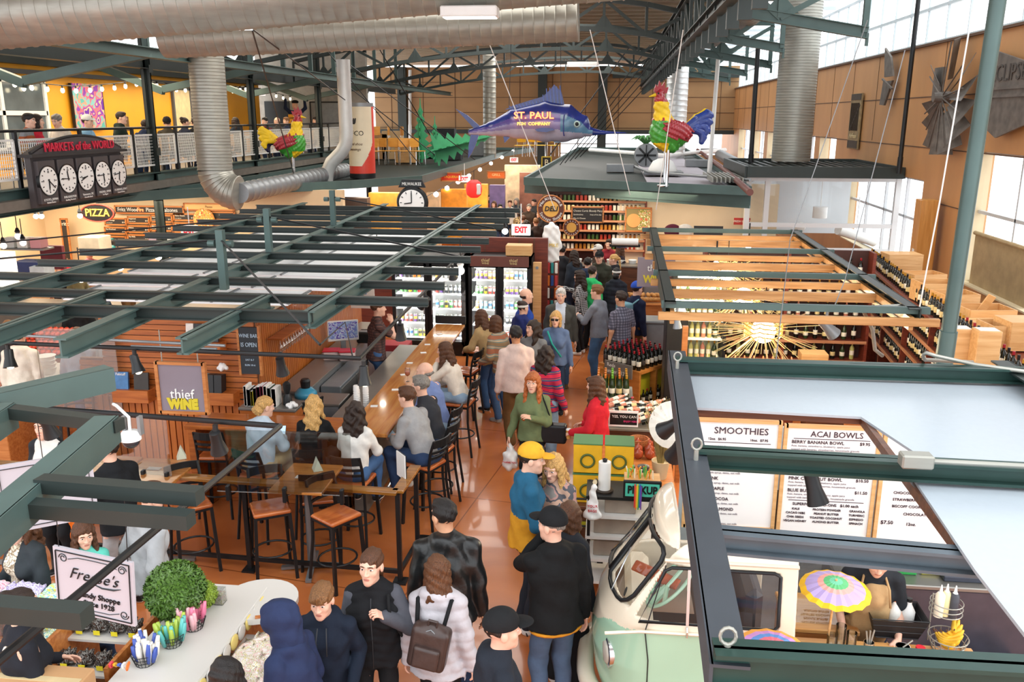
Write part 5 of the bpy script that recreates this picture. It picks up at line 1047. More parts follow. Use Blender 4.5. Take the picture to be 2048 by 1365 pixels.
# five clock sign
a=at(58,345,x=-9.55);b=at(239,341,x=-9.55);Wd=b.y-a.y
t=thing('clock_sign','dark arched sign with five round world clocks hung on the mezzanine beam','sign',(-9.55,(a.y+b.y)/2,3.7),rad(90));hw=Wd/2
M_sg=mat('charcoal_sign','#4a4547',.5,.1,.08,4)
ap=[(-hw-.05,.3)]+[(x,.3+.28*math.cos(x/(hw+.05)*PI/2)**.8)for x in np.linspace(-hw,hw,15)]+[(hw+.05,.3)]
MB().box((0,0,-.12),(Wd,.1,.86)).build('back_board',M_sg,t);MB().prism(ap,.2,mi=0).build('arch',M_sg,t);mb=MB();mb.bar((-hw-.08,-.02,.3),(hw+.08,-.02,.3),.26,.05);mb.tube([(x,-.06,z+.02)for x,z in ap[1:-1]],.03,6);mb.build('moulding',plain('dark_moulding','#2e2b2c'),t)
text('MARKETS of the WORLD',.21,(0,-.12,.42),t,plain('red_letter','#c72c44',.5,emit=.15),ext=.012,xs=.92)
caps=(('KYOTO, JAPAN','Nishiki Market'),('PHILADELPHIA','Reading Terminal'),('Vancouver, BC','Granville Island'),('MADRID, SPAIN','San Miguel'),('FLORENCE, ITALY','Central Market'))
for i in range(5):
 x=-hw+Wd*(i+.5)/5+.02;c=thing('x','x','x');del c['label'],c['category'];c.name='clock';c.parent=t;c.location=(x,-.08,-.12)
 MB().box((0,0,-.02),(Wd/5-.07,.09,.72),b=.01).build('case',M_sg,c)
 R=.235;M9=Matrix.Rotation(PI/2,4,'X');mb=MB();mb.lathe([(R,0),(R,.055)],32,0,M9);mb.lathe([(R,.05),(R+.02,.06),(R+.02,0)][::-1],32,1,M9)
 for k in range(12):
  q=k*PI/6;mb.bar((math.sin(q)*.2,-.06,math.cos(q)*.2),(math.sin(q)*.175,-.06,math.cos(q)*.175),.012,.012,1)
 for(q,L,wd)in((rad((130,274,250,268,262)[i]),.19,.014),(rad((182,352,262,174,192)[i]),.13,.02)):mb.bar((-math.sin(q)*.03,-.064,-math.cos(q)*.03),(math.sin(q)*L,-.064,math.cos(q)*L),wd,.008,1,up=(0,1,0))
 mb.build('dial',[plain('dial_white','#f1f1ee',.35),M_black],c,smooth=35)
 texts([(s,.05,.235*math.sin(k*PI/6)*.62,.235*math.cos(k*PI/6)*.62,-.06,'CENTER')for k,s in((0,'12'),(3,'3'),(6,'6'),(9,'9'))],c,M_black)
 texts([(caps[i][0],.055,0,-.31,-.055,'CENTER'),(caps[i][1],.04,0,-.36,-.055,'CENTER')],c,M_white)
# marlin
c=at(1080,250,y=23.);t=thing('marlin_sign','blue and purple marlin figure with orange neon lettering hung over the hall','sign',c);K=1/74.
X=lambda u,v:((u-1080)*K,(250-v)*K)
pr=[]
sec=[(945,264,.07,.05),(985,258,.17,.11),(1030,248,.36,.22),(1090,244,.5,.3),(1130,247,.46,.28),(1158,254,.3,.2),(1172,262,.12,.1),(1200,264,.045,.045),(1248,264,.012,.012)]
for a,b in zip(sec,sec[1:]):
 (x0,z0),(x1,z1)=X(a[0],a[1]),X(b[0],b[1]);pr.append(('loft',(x0,0,z0),(x1,0,z1),(a[3],a[2]),(b[3],b[2]),(0,1,0)))
V,F=sdf(pr,.022,.05);cc_=fcen(V,F);zz=cc_[:,2]-np.interp(cc_[:,0],[X(s[0],0)[0]for s in sec],[X(0,s[1])[1]for s in sec]);hh_=np.interp(cc_[:,0],[X(s[0],0)[0]for s in sec],[s[2]for s in sec])
rel=zz/hh_;gill=(cc_[:,0]>X(1120,0)[0]);mi=np.where(rel>.45,0,np.where(rel>.05,1,np.where(rel>-.35,2,3)));mi[gill&(np.abs(rel)<.45)]=4;mi[cc_[:,0]>X(1180,0)[0]]=0
MARL=[mat('marlin_blue','#27357e',.25,0,.25,3,coat=.4),mat('marlin_violet','#54458f',.25,0,.2,3,coat=.4),mat('marlin_lilac','#8277a3',.25,0,.2,3,coat=.4),mat('marlin_silver','#a9a5b8',.25,0,.15,3,coat=.4),mat('marlin_teal','#56809e',.25,0,.2,4,coat=.4)]
link('fish_body',np_mesh('fish_body',V,F,MARL,mi),t)
def fin(name,pix,th,m,y=0.,par=None):
 P=[X(u,v)for u,v in pix];return MB().prism(P,th,Matrix.Translation((0,y,0))).build(name,m,par or t)
fin('tail_fin',[(952,256),(935,238),(917,220),(940,232),(958,247),(968,256),(962,270),(955,290),(948,304),(941,314),(942,290),(946,272)],.05,MARL[0])
d=fin('dorsal_fin',[(1012,222),(1030,214),(1060,205),(1085,198),(1100,184),(1106,176),(1120,190),(1127,216),(1090,216),(1050,218)],.04,MARL[0])
mb=MB()
for k in range(16):
 u=1025+6.4*k;top=218-(u-1012)*.2-(8 if u>1085 else 0)-(10 if u>1095 else 0);mb.bar((X(u,218)[0],-.025,X(u,218)[1]),(X(u-4,top)[0],-.025,X(u-4,top)[1]),.02,.02,up=(0,1,0))
mb.build('fin_ray',plain('fin_ray_blue','#5570c4',.3),d)
fin('pectoral_fin',[(1072,258),(1085,255),(1105,256),(1110,259),(1095,263),(1078,262)],.04,MARL[0],-.33);fin('pelvic_fin',[(1090,274),(1122,276),(1128,282),(1110,283)],.05,MARL[4]);fin('anal_fin',[(1008,262),(1030,266),(1012,284)],.04,MARL[0])
mb=MB();e=X(1151,248);mb.ball((e[0],-.25,e[1]),(.085,.05,.085),16,10,0);mb.ball((e[0],-.285,e[1]),(.05,.03,.05),12,8,1);mb.build('eye',[plain('eye_teal','#b9d3cf',.2),M_black],t,smooth=True)
MB().tube([(X(1128,230)[0]-.03*math.sin(q),-.27-.03*math.sin(q),X(1128,250)[1]+.28*math.cos(q))for q in np.linspace(.3,PI-.3,12)],.016,6).build('gill_line',MARL[0],t,smooth=True)
M_neon=plain('neon_orange','#ff6a3c',.4,emit=5.);M_neo2=plain('neon_amber','#ffb43c',.4,emit=4.)
text('ST. PAUL',.235,(X(1070,0)[0],-.345,X(0,233)[1]),t,M_neon,ext=.012,xs=1.1,bold=.004);text('FISH  COMPANY',.11,(X(1070,0)[0],-.345,X(0,248)[1]),t,M_neo2,ext=.008,xs=1.05)
for u in(1020,1120):MB().tube([(X(u,0)[0],0,.2),(X(u,0)[0]*.9,0,2.6)],.008,5).build('hanger',M_black,t)
# roosters
def rooster(loc,rz,sc,label,tailm,seed):
 t=thing('rooster_statue',label,'statue',loc,rz);t.scale=(sc,)*3
 Y=mat('rooster_yellow','#e8c21c',.35,0,.1,6,coat=.3);R_=mat('rooster_red','#9c2a34',.35,0,.15,6,coat=.3);G=mat('rooster_green','#3f9a35',.35,0,.2,8,coat=.3)
 V,F=sdf([('ell',(.12,0,1.2),(.46,.28,.3)),('ell',(-.12,0,1.25),(.28,.25,.38)),('loft',(-.1,0,1.35),(-.17,0,1.85),(.24,.21),(.15,.13),(1,0,0)),('loft',(-.17,0,1.85),(-.22,0,2.1),(.14,.12),(.1,.09),(1,0,0)),('ell',(.1,0,.92),(.2,.16,.16))],.025,.1,wob(.01,40))
 c=fcen(V,F);mi=np.where(c[:,2]>1.92,1,np.where((c[:,2]>1.45+.12*np.sin(c[:,0]*30))&(c[:,0]<.12),0,np.where((c[:,2]<1.18+.35*np.minimum(0,-c[:,0])),2,1)));mi[(c[:,0]<-.05)&(c[:,2]<1.5)&(c[:,2]>1.0)]=2;mi[(c[:,2]<1.0)&(c[:,0]<.0)]=0
 link('rooster_body',np_mesh('rooster_body',V,F,[Y,R_,G],mi),t)
 for s in(-1,1):
  V,F=sdf([('ell',(.18,s*.27,1.28),(.36,.06,.2),np.array(Matrix.Rotation(.25,3,'Y')))],.02,.03,wob(.008,50));link('wing',np_mesh('wing',V,F,R_),t)
  MB().tube([(.02,s*.1,.9),(.02,s*.1,0)],.035,8).build('leg',M_chrome,t)
  mb=MB();[mb.tube([(.02,s*.1,.03),(.02-.22*math.cos(q),s*.1+.2*math.sin(q),.02)],.022,6)for q in(-.5,0,.5,PI)];mb.build('foot',M_chrome,t)
  MB().ball((-.27,s*.085,2.1),.022).build('eye',M_black,t)
 M=Matrix.Translation((-.22,0,2.16));MB().prism([(-.14,-.02),(-.1,.14),(-.06,.08),(-.02,.22),(.04,.1),(.1,.2),(.12,.06),(.2,.08),(.16,-.06)],.05,M).build('comb',R_,t)
 V,F=sdf([('cap',(-.29,0,1.98),(-.27,0,1.86),.05,.035)],.015);link('wattle',np_mesh('wattle',V,F,R_),t)
 V,F=sdf([('cap',(-.3,0,2.07),(-.46,0,2.03),.045,.01)],.01);link('beak',np_mesh('beak',V,F,Y),t)
 r=np.random.default_rng(seed)
 for k in range(12):
  q=.2+.13*k;L=.55+.045*k;yy=(k%3-1)*.09;P=[(.42,yy*.4,1.3)]+[(.42+L*math.sin(f*PI*.6)*.75*math.cos(q*.5),yy,1.3+L*(math.sin(q)*f*1.0-.9*f*f*.75))for f in(.3,.6,.85,1.05)]
  V,F=sdf([('loft',a,b,(.06,.1),(.055,.1-.012*i),(0,1,0))for i,(a,b)in enumerate(zip(P,P[1:]))],.022,.03);link('tail_feather',np_mesh('tail_feather',V,F,tailm[k%len(tailm)]),t)
 return t
BL=mat('rooster_blue','#28408c',.35,0,.2,10,coat=.3);PU=mat('rooster_purple','#2b2345',.35,0,.2,10,coat=.3);YL=mat('rooster_yellow','#e8c21c')
p=at(1330,365,z=3.15);rooster((p.x,p.y,3.06),rad(12),1.0,'tall painted rooster with a red crest standing on the deli roof',[BL,BL,YL],1)
p=at(590,366,z=3.06);rooster((p.x,p.y,3.06),rad(190),.76,'smaller painted rooster with green breast on the left stall roof',[PU,PU,YL],2)
# shoe dressing can
p=at(726,356,z=3.05);H_=at(726,206,y=p.y).z-3.05;t=thing('giant_can','giant cream and red shoe dressing can standing on the left stall roof','advertising can',(p.x,p.y,3.05));R=.34
n,m=96,60;vs=[(R*math.sin(2*PI*i/n),-R*math.cos(2*PI*i/n),H_*j/m)for j in range(m+1)for i in range(n)];fs=[];ms=[]
for j in range(m):
 for i in range(n):
  fs.append((j*n+i,j*n+(i+1)%n,(j+1)*n+(i+1)%n,(j+1)*n+i));a_=((i+.5)/n+.5)%1-.5;z_=(j+.5)/m
  ms.append(3 if z_<.075 else 1 if(a_>.2-.34*max(0,.5-z_)**1.3*2.0 and z_<.95 and a_>.0 and a_<.3)or(z_<.16)else 2 if a_>.3 else 4 if z_>.95 else 0)
mb=MB();mb.v,mb.f,mb.m=vs,fs,ms;mb.build('can_wall',[mat('can_cream','#e3d6ba',.45,0,.05,3),mat('can_red','#d5402f',.4,0,.05,3),mat('can_yellow','#e5c83c',.4),M_black,M_grey],t,smooth=True)
MB().lathe([(0,H_-.01),(R,H_-.01)],32).build('lid',M_grey,t)
def wrap(body,size,z,m,shear=0.,ang=-.35):
 me=text_mesh(body,size,.002,'CENTER',shear);mb=MB();mb.add([((R+.006-v.co.y)*math.sin(v.co.x/R+ang),-(R+.006-v.co.y)*math.cos(v.co.x/R+ang),z+v.co.z)for v in me.vertices],[tuple(q.vertices)for q in me.polygons]);return mb.build('lettering',m,t)
wrap('OFFCO',.17,H_*.60,BLK);wrap('Liquid shoe',.1,H_*.46,C_('can_brown','#6a4a32'),.3);wrap('dressings',.1,H_*.39,C_('can_brown','#6a4a32'),.3)
mb=MB();[mb.tube([(R*1.01*math.sin(-.4+dx),-R*1.01*math.cos(-.4+dx),H_*.74),(R*1.02*math.sin(-.4+dx*1.5),-R*1.02*math.cos(-.4+dx*1.5),H_*.8)],[.03,.012],6)for dx in(-.2,-.1,0,.1,.2)];mb.bar((R*1.01*math.sin(-.62),-R*1.01*math.cos(-.62),H_*.735),(R*1.01*math.sin(-.18),-R*1.01*math.cos(-.18),H_*.735),.02,.05);mb.build('crown_mark',M_black,t)
# stored things on the back of the left roof
def pine(u,v,w,h,label,y=31.,lie=False):
 p=at(u,v,y=y);p.z=3.05;t=thing('cutout_tree',label,'decoration',p);M=mat('paper_green','#3f9a6a',.6,0,.15,3)
 poly=[(-.05,0),(-.05,.12)];k=7
 for i in range(k):poly+=[(-w*(1-i/k)/2-.04,.12+h*i/k),(-w*(1-i/k)/4,.12+h*(i+.55)/k)]
 poly+=[(0,h+.3)]+[(-a,b)for a,b in reversed(poly)]
 MB().prism(poly,.03).build('panel',M,t);MB().prism(poly,.03,Matrix.Rotation(PI/2,4,'Z')).build('panel',M,t)
 if lie:t.rotation_euler=(rad(-8),rad(76),0);t.location.z+=.45
pine(843,318,.8,1.9,'taller green cutout pine tree standing among stored things');pine(871,318,.6,1.3,'shorter green cutout pine tree standing among stored things');pine(862,305,1.2,2.0,'green cutout pine tree lying on its side',29.5,True)
def box(name,label,cat,c,d,m,rz=0.,b=.008,group=None,lid=None):
 t=thing(name,label,cat,c,rz,group);MB().box((0,0,d[2]/2),d,b=b).build('box',m,t)
 MB().box((0,0,d[2]+.002),(d[0]*.96,.05,.004)).build('tape',lid or mat('tape','#c9b48a',.4),t);return t
M_card=mat('cardboard','#b98f63',.75,0,.08,4);M_card2=mat('pale_cardboard','#cfae82',.75,0,.08,4)
p=at(815,325,z=3.05);box('crate','tall plain wooden crate beside the paper pine trees','crate',(p.x,p.y,3.05),(.75,.6,.75),M_pine)
for i,(u,v,z,l)in enumerate(((760,268,0,'brown cardboard box stacked behind the stored chairs'),(785,262,0,'pale cardboard box stacked behind the stored chairs'),(742,280,0,'cardboard box beside the giant can'),(905,280,0,'dark storage tub behind the marlin tail'))):
 p=at(u,v,y=33.4);box('storage_box',l,'box',(p.x,p.y,3.05),(.7,.6,max(.3,p.z-3.05)),[M_card,M_card2,M_card,DKG][i])
sc=cafe_chair((at(770,325,z=3.05).x,29.,3.05),rad(160),'stored metal chair with wooden seat on the left roof beside the can','stored chairs on the left roof',M_honey)
for k in range(7):dup(sc,(-7.9+.45*(k%4),29.6+.5*(k//4),3.05+.38*(k//4)),rad(150+25*k))
yc=cafe_chair((at(1040,300,y=36.).x,36.,3.05),rad(170),'stored yellow chair on the far roof behind the marlin','yellow stored chairs',mat('yellow_seat','#e0b12c',.5))
for k in range(4):dup(yc,(-3.4+.5*(k%3),36.3+.5*(k//3),3.05+.35*(k//3)),rad(150+30*k))
for i,(u,l)in enumerate(((680,'folded dark table leaning behind the pale duct'),(960,'grey cabinet behind the marlin tail'),(890,'dark cabinet behind the paper trees'))):p=at(u,300,y=37.);box('storage_cabinet',l,'cabinet',(p.x,p.y,3.05),(.9,.5,1.1),[M_dkwood,M_grey,DKG][i])
# things on the deli roof
t=thing('roof_fan','round grey fan drum standing on the deli roof beyond the rooster','fan',(at(1292,310,y=27.).x,27.,3.1));MB().lathe([(.34,-.12),(.36,0),(.34,.12)],28,0,Matrix.Translation((0,0,.42))@Matrix.Rotation(PI/2,4,'X')).build('drum',M_grey,t,smooth=40);mb=MB();[mb.bar((0,-.14,.42),(.3*math.cos(q),-.14,.42+.3*math.sin(q)),.03,.06)for q in np.arange(0,6.2,PI/4)];mb.build('blade',M_black,t)
t=thing('roof_dome','white dome hood on a box behind the rooster legs','vent',(at(1325,340,y=25.).x,25.,3.1));MB().lathe([(.4,.0),(.39,.14),(.28,.34),(.12,.42),(.001,.43)],28).build('hood',M_white,t,smooth=40);MB().box((0,0,.04),(1.1,1.0,.08),b=.02).build('base',M_grey,t)
for i,(u,v,l)in enumerate(((1420,305,'grey mechanical box on the deli roof near the red pipe'),(1395,330,'small grey cabinet on the deli roof behind the cable tray'),(1240,340,'flat pale box on the deli roof left of the rooster'))):
 p=at(u,v,z=3.1);box('mechanical_box',l,'box',(p.x,p.y,3.05),(.8,.5,.22),M_grey,lid=M_black)
for i,(pts,r,m,l)in enumerate((([(1180,300),(1330,312),(1450,300)],.09,M_white,'white pipe lying across the deli roof'),([(1395,300),(1450,340),(1500,385)],.07,mat('red_brown_pipe','#6a3a32',.5),'red brown pipe running along the deli roof'),([(1440,310),(1505,348)],.2,M_grey,'fat grey duct lying on the deli roof edge'),([(1260,330),(1300,345),(1500,360)],.04,M_grey,'thin conduit on the deli roof'))):
 tag(MB().tube([Vector(at(u,v,z=3.2))for u,v in pts],r,12).build('roof_pipe',m,smooth=40),l,'pipe')
mb=MB();[mb.box((at(1390,345,z=3.1).x+.1*k,22.3,3.2),(.03,2.2,.12))for k in range(8)];tag(mb.build('cable_tray',M_galv),'grey slatted cable tray on the deli roof beside the red pipe','cable tray')
t=thing('potted_fern','green fern leaves standing on the fan drum','plant',(at(1292,262,y=27.).x,27.,3.85));mb=MB()
for k in range(14):q=k*2.4;L=.35+.1*(k%3);mb.tube([(0,0,0),(L*.6*math.cos(q),L*.6*math.sin(q),.22),(L*math.cos(q),L*math.sin(q),.12)],[.03,.045,.006],5)
mb.build('fronds',mat('fern_green','#4c8a4a',.6,0,.3,12),t)
# windmill parts on the right wall
def on_wall(u,v,off=.12):p=at(u,v,x=XW-off);return p
M_rust=mat('weathered_steel','#6a635c',.6,.3,.3,5)
c=on_wall(1888,195,.35);t=thing('windmill','old broken windmill wheel with grey blades on the right wall','windmill',c)
wc=lambda y,z,x=0.:(x,y,z)
for k in range(13):
 q=rad(100+24*k);
 if k in(1,11):continue
 L=1.1 if k<9 else .95;ca,sa=math.cos(q),math.sin(q);tw=.2
 P4=[(-.02,.35*ca-.1*sa,.35*sa+.1*ca),(.14,.35*ca+.1*sa,.35*sa-.1*ca),(.2,L*ca+.24*sa,L*sa-.24*ca),(-.08,L*ca-.24*sa,L*sa+.24*ca)]
 mb=MB();mb.add(P4+[(p[0]-.012,p[1],p[2])for p in P4],[(0,1,2,3),(7,6,5,4),(0,4,5,1),(1,5,6,2),(2,6,7,3),(3,7,4,0)]);mb.build('blade',M_rust,t)
 MB().tube([(-.05,0,0),(-.05,L*.95*ca,L*.95*sa)],.014,6).build('spoke',M_rust,t)
MB().lathe([(.09,-.2),(.12,.1)],14,0,Matrix.Rotation(PI/2,4,'Y')).build('hub',M_rust,t);MB().bar((.02,0,.05),(.02,-.75,.0),.07,.07).build('axle',M_rust,t)
MB().box((.1,.7,-.05),(.04,.5,1.3)).build('vane',M_rust,t)
a,b=on_wall(1990,120),on_wall(2050,250);t=thing('windmill_tailboard','weathered windmill tail board with faded lettering on the right wall','windmill tail',on_wall(2022,185,.2),rad(-90));MB().prism([(-.95,.75),(.55,.45),(.8,.2),(.8,-.5),(-.35,-.75),(-.95,-.55)],.04).build('board',M_rust,t);text('ECLIPSE',.4,(-.15,.03,.32),t,mat('faded_letter','#4a443e',.7),rot=(0,0,PI));text('ECLIPSE',.4,(-.15,-.03,.32),t,mat('faded_letter','#4a443e',.7));mb=MB();[mb.bar((-.9,-.035,z),(.8,-.035,z),.02,.05)for z in(.08,-.05)];mb.build('batten',M_rust,t)
t=thing('windmill_vane','small bow tie shaped windmill vane on the right wall','windmill vane',on_wall(1776,158,.2),rad(-90));MB().prism([(-.45,.75),(.1,.5),(.42,.05),(-.25,.05)],.05).build('plate',M_rust,t);MB().prism([(-.3,-.05),(.42,-.05),(-.05,-.62),(-.42,-.6)],.05).build('plate',M_rust,t);MB().bar((.75,-.1,-.25),(-.1,-.1,0),.04,.04).build('arm',M_rust,t)
t=thing('wall_poster','old brown lettered board hanging on the right wall left of the windmill','sign',on_wall(1710,243,.06),rad(-90));MB().box((0,0,0),(1.1,.04,1.5)).build('board',mat('aged_board','#8f7a55',.7,0,.3,6),t);mb=MB();mb.box((0,-.025,.66),(1.0,.012,.16));mb.box((0,-.025,-.62),(1.0,.012,.2));mb.bar((.45,-.025,.45),(-.4,-.025,-.25),.02,.05);[mb.bar((-.4+.11*k,-.025,.5),(-.4+.11*k,-.025,-.25),.02,.035,up=(0,1,0))for k in range(8)];mb.build('faded_print',mat('print_brown','#3c2f22',.7),t);text('Hoffmann',.18,(0,-.03,-.4),t,plain('print_cream','#d9c89a'),shear=.3)
# glass vestibule
t=thing('glass_vestibule','glazed vestibule with white frame and green slatted roof by the right wall','vestibule',(5.05,21.8,0));o=Vector((5.05,21.8,0))
M_wf=plain('white_frame','#e3e8ea',.4)
mb=MB();xl,xr=-1.75,1.72
for z in(1.5,2.1,3.2):mb.bar((xl,0,z),(xr,0,z),.1,.1)
for x in(xl,xl+.45,xr):mb.bar((x,0,1.45),(x,0,3.25),.12,.12,up=(0,1,0))
for z in(1.5,2.1,3.2):mb.bar((xl,0,z),(xl,3.6,z),.1,.1)
for y in(1.8,3.6):mb.bar((xl,y,1.45),(xl,y,3.25),.1,.1,up=(0,1,0))
mb.bar((xl,3.6,3.2),(xr,3.6,3.2),.1,.1);mb.build('frame',M_wf,t)
mb=MB();mb.quad((xl,0,1.5),(xr,0,1.5),(xr,0,3.2),(xl,0,3.2));mb.quad((xl,0,1.5),(xl,3.6,1.5),(xl,3.6,3.2),(xl,0,3.2));mb.build('glass_pane',M_glass,t)
MB().box((-.1,3.5,2.35),(3.3,.04,1.75)).build('bright_backing',mat('daylight_white','#e4edf2',.5,0,.02,2),t);MB().box((0,-.0,.72),(3.5,.14,1.45)).build('lower_wall',mat('beige_plaster','#d8c09a'),t)  # pale panel added behind the panes so the vestibule looks filled with daylight
mb=MB();mb.bar((xl-.1,-.3,3.38),(xr,-.3,3.38),.1,.26);mb.bar((xl-.1,-.3,3.38),(xl-.1,3.9,3.38),.1,.26);mb.bar((xr,-.3,3.38),(xr,3.9,3.38),.1,.26);mb.bar((xl-.1,3.9,3.38),(xr,3.9,3.38),.1,.26);mb.build('roof_edge',M_steel_dark,t)
mb=MB();[mb.bar((xl+.2+.24*k,-.2,3.4),(xl+.2+.24*k,3.8,3.4),.06,.1)for k in range(14)];mb.build('roof_slat',M_steel_dark,t)
for i,(u,v,L,R,l)in enumerate(((1640,425,0,.16,'white drum pendant lamp inside the glass vestibule'),(1712,470,1,.13,'white tubular heater hanging inside the glass vestibule'))):
 p=at(u,v,y=22.8);t=thing('pendant_lamp',l,'lamp',p)
 if i==0:MB().lathe([(R*1.1,-.14),(R*1.1,.14),(.02,.15)],24).build('shade',M_white,t,smooth=40);MB().tube([(0,0,.15),(0,0,.9)],.01,6).build('cord',M_white,t)
 else:MB().tube([(-.5,-.2,.15),(.55,.3,-.2)],R,20).build('tube',M_white,t,smooth=40);MB().tube([(0,0,.05),(0,0,.95)],.01,6).build('cord',M_white,t)
p=at(1600,455,y=22.5);t=thing('wall_fan','small round white fan inside the glass vestibule','fan',p);MB().lathe([(.1,-.05),(.14,0),(.1,.05)],20,0,Matrix.Rotation(PI/2,4,'X')).build('cage',M_white,t,smooth=True);MB().tube([(0,0,0),(0,.02,-.9)],.02,6).build('stand',M_white,t)
# ================================================================ wine bar, seating, coolers
def cab(name,label,cat,c,d,m,top=None,th=.04,rz=0.,over=.03):
 t=thing(name,label,cat,c,rz);MB().box((0,0,(d[2]-th)/2),(d[0],d[1],d[2]-th),b=.008).build('body',m,t);MB().box((0,0,d[2]-th/2),(d[0]+over,d[1]+over,th),b=.008).build('worktop',top or m,t);return t
M_bart=wood('bar_top_wood','#b56a2c','#d79650',.12,stretch=(9,.8,9),scale=1.6,coat=.5)
M_barf=wood('bar_front_wood','#98501f','#b5692f',.25,stretch=(.8,9,9),coat=.4)
M_steelc=mat('brushed_counter','#8d8a84',.3,.6,.06,3)
t=thing('bar_counter','long polished wooden bar counter running away from us with seated guests','bar',(-2.75,12.0,0));MB().box((0,0,1.06),(.52,5.5,.05),b=.01).build('bar_top',M_bart,t);MB().box((-.12,0,.52),(.12,5.4,1.03)).build('front_panel',mat('grey_bar_panel','#77736c',.6),t);MB().tube([(.12,-2.7,.2),(.12,2.7,.2)],.02,8).build('foot_rail',M_chrome,t)
t=thing('bar_counter','short orange wood bar counter facing us where three women sit','bar',(-3.99,9.5,0));MB().box((0,0,1.06),(1.94,.5,.05),b=.01).build('bar_top',M_barf,t);MB().box((0,.12,.52),(1.9,.12,1.03)).build('front_panel',M_oakx,t);MB().box((-.88,0,.52),(.1,.48,1.03)).build('end_panel',M_oakx,t)
t=thing('back_bar','low steel counter behind the long wooden bar with plastic cups on it','counter',(-3.24,11.6,0));MB().box((0,0,.92),(.42,4.4,.04),b=.006).build('worktop',M_steelc,t);MB().box((0,0,.45),(.38,4.3,.9)).build('body',M_black,t)
mb=MB();t=thing('bar_screen','dark edged clear screen standing at the far end of the bar','screen',(-2.75,14.78,1.09));mb.box((0,0,.07),(.54,.05,.14));mb.build('base_rail',M_black,t);MB().quad((-.27,0,.14),(.27,0,.14),(.27,0,.75),(-.27,0,.75)).build('pane',M_glassd,t)
cd=thing('coaster_card','small white card lying on the long bar top','card',(-2.8,10.9,1.087),.2,'white cards on the bar');MB().box((0,0,.003),(.09,.07,.006)).build('card',M_white,cd)
for(x,y,r)in((-2.85,11.6,.4),(-2.9,12.2,.1),(-2.82,12.8,.3),(-2.86,13.3,.2),(-2.8,14.0,.5),(-2.9,10.2,.2)):dup(cd,(x,y,1.087),r)
gl=thing('wine_glass','small glass of pink drink on the bar beside the bald man','glass',(-2.72,11.3,1.087));MB().lathe([(.03,0),(.004,.005),(.004,.07),(.035,.1),(.04,.15),(.035,.19)],14).build('bowl',glass('drink_glass',(1,.96,.95,1),.3),gl,smooth=40);MB().lathe([(.003,.075),(.033,.1),(.037,.14),(.001,.141)],14).build('drink',plain('pink_drink','#d9846a',.1),gl)
for i,(x,y,l)in enumerate(((-3.2,10.45,'tall'),(-3.12,10.6,'second'),(-3.25,10.65,'short'))):
 t=thing('cup_stack',f'{l} stack of white plastic cups on the steel counter behind the bar','cups',(x,y,.945));mb=MB();n=(9,7,5)[i];mb.lathe([p for k in range(n)for p in((.036,k*.03),(.041,k*.03+.028))]+[(.036,n*.03+.06),(.03,n*.03+.06)],14);mb.build('cups',plain('white_cup','#f2f1ee',.4),t,smooth=35)
t=thing('phone_menu','drinks menu in the hands of the grey sweater man','menu',PP['grey']['hand'][1]+Vector((-.05,0,.06)),rad(60));t.rotation_euler=(rad(-50),0,rad(60));MB().box((0,0,0),(.12,.004,.19)).build('card',plain('menu_blue','#a9cbe0',.4),t)
# bar stools
def stool(loc,rz,label,group=None):
 t=thing('bar_stool',label,'stool',loc,rz,group)
 V,F=sdf([('box',(0,.0,0),(.17,.165,.004),np.eye(3),.018),('-ell',(-.07,0,.045),(.08,.14,.035),{'k':.02}),('-ell',(.07,0,.045),(.08,.14,.035),{'k':.02})],.012);s=link('seat',np_mesh('seat',V,F,wood('stool_seat','#a9522a','#cb763c',.25,coat=.4)),t);s.location=(0,0,.745)
 MB().box((0,0,.715),(.36,.35,.03)).build('seat_frame',M_black,t)
 for x in(-1,1):
  MB().bar((x*.17,.16,.72),(x*.2,.2,0),.032,.032).build('leg',M_black,t);MB().tube([(x*.2,-.23,0),(x*.175,-.17,.5),(x*.17,-.17,.75),(x*.17,-.2,.95),(x*.165,-.25,1.1)],.017,8).build('leg',M_black,t)
 MB().tube([(.2*math.cos(a),.19*math.sin(a)-.01,.27)for a in np.linspace(0,2*PI,20,endpoint=False)],.011,6,closed=True).build('foot_ring',M_black,t)
 for z,h in((1.06,.09),(.95,.028),(.88,.028)):mb=MB();pts=[(.17*f,-.21-(z-.95)*.3-.04*(1-f*f),z)for f in(-1,-.5,0,.5,1)];[mb.bar(a,b,.018,h)for a,b in zip(pts,pts[1:])];mb.build('back_slat',M_black,t)
 return t
def seat_of(k):return PP[k]['root'].location,PP[k]['root'].rotation_euler.z
s0=None
for k,l in(('white','bar stool under the woman in the white sweater at the long bar'),('bald','bar stool under the bald man in blue'),('dark','bar stool under the man in the dark polo'),('grey','bar stool under the man in the pale grey sweater'),('curlyw','bar stool under the curly haired woman in white'),('wavy','bar stool under the woman with wavy blonde hair'),('denim','bar stool under the woman in the denim jacket')):
 p,r=seat_of(k);p=p.copy();p.z=0;s0=stool(p,r,l)if s0 is None else dup(s0,p,r,l)
for(u,v,z,r,l)in((540,1013,.76,-150,'empty bar stool inside the railing, second from its corner'),(672,1028,.76,-125,'empty bar stool with glossy orange seat nearest the railing corner'),(635,990,.76,20,'empty bar stool behind the high table pedestal'),(100,990,.76,160,'empty bar stool at the edge of the candy frame beam'),(380,1005,.76,-140,'empty bar stool beside the dome camera beam ends'),(435,905,.76,5,'empty stool at the short bar beside the hanging wine sign'),(930,740,.76,75,'empty bar stool beyond the white sweater woman'),(960,700,.76,75,'empty bar stool by the far end of the long bar'),(600,800,1.05,60,'stool half hidden behind the denim jacket woman')):
 p=at(u,v,z=z);p.z=0;dup(s0,p,rad(r),l)
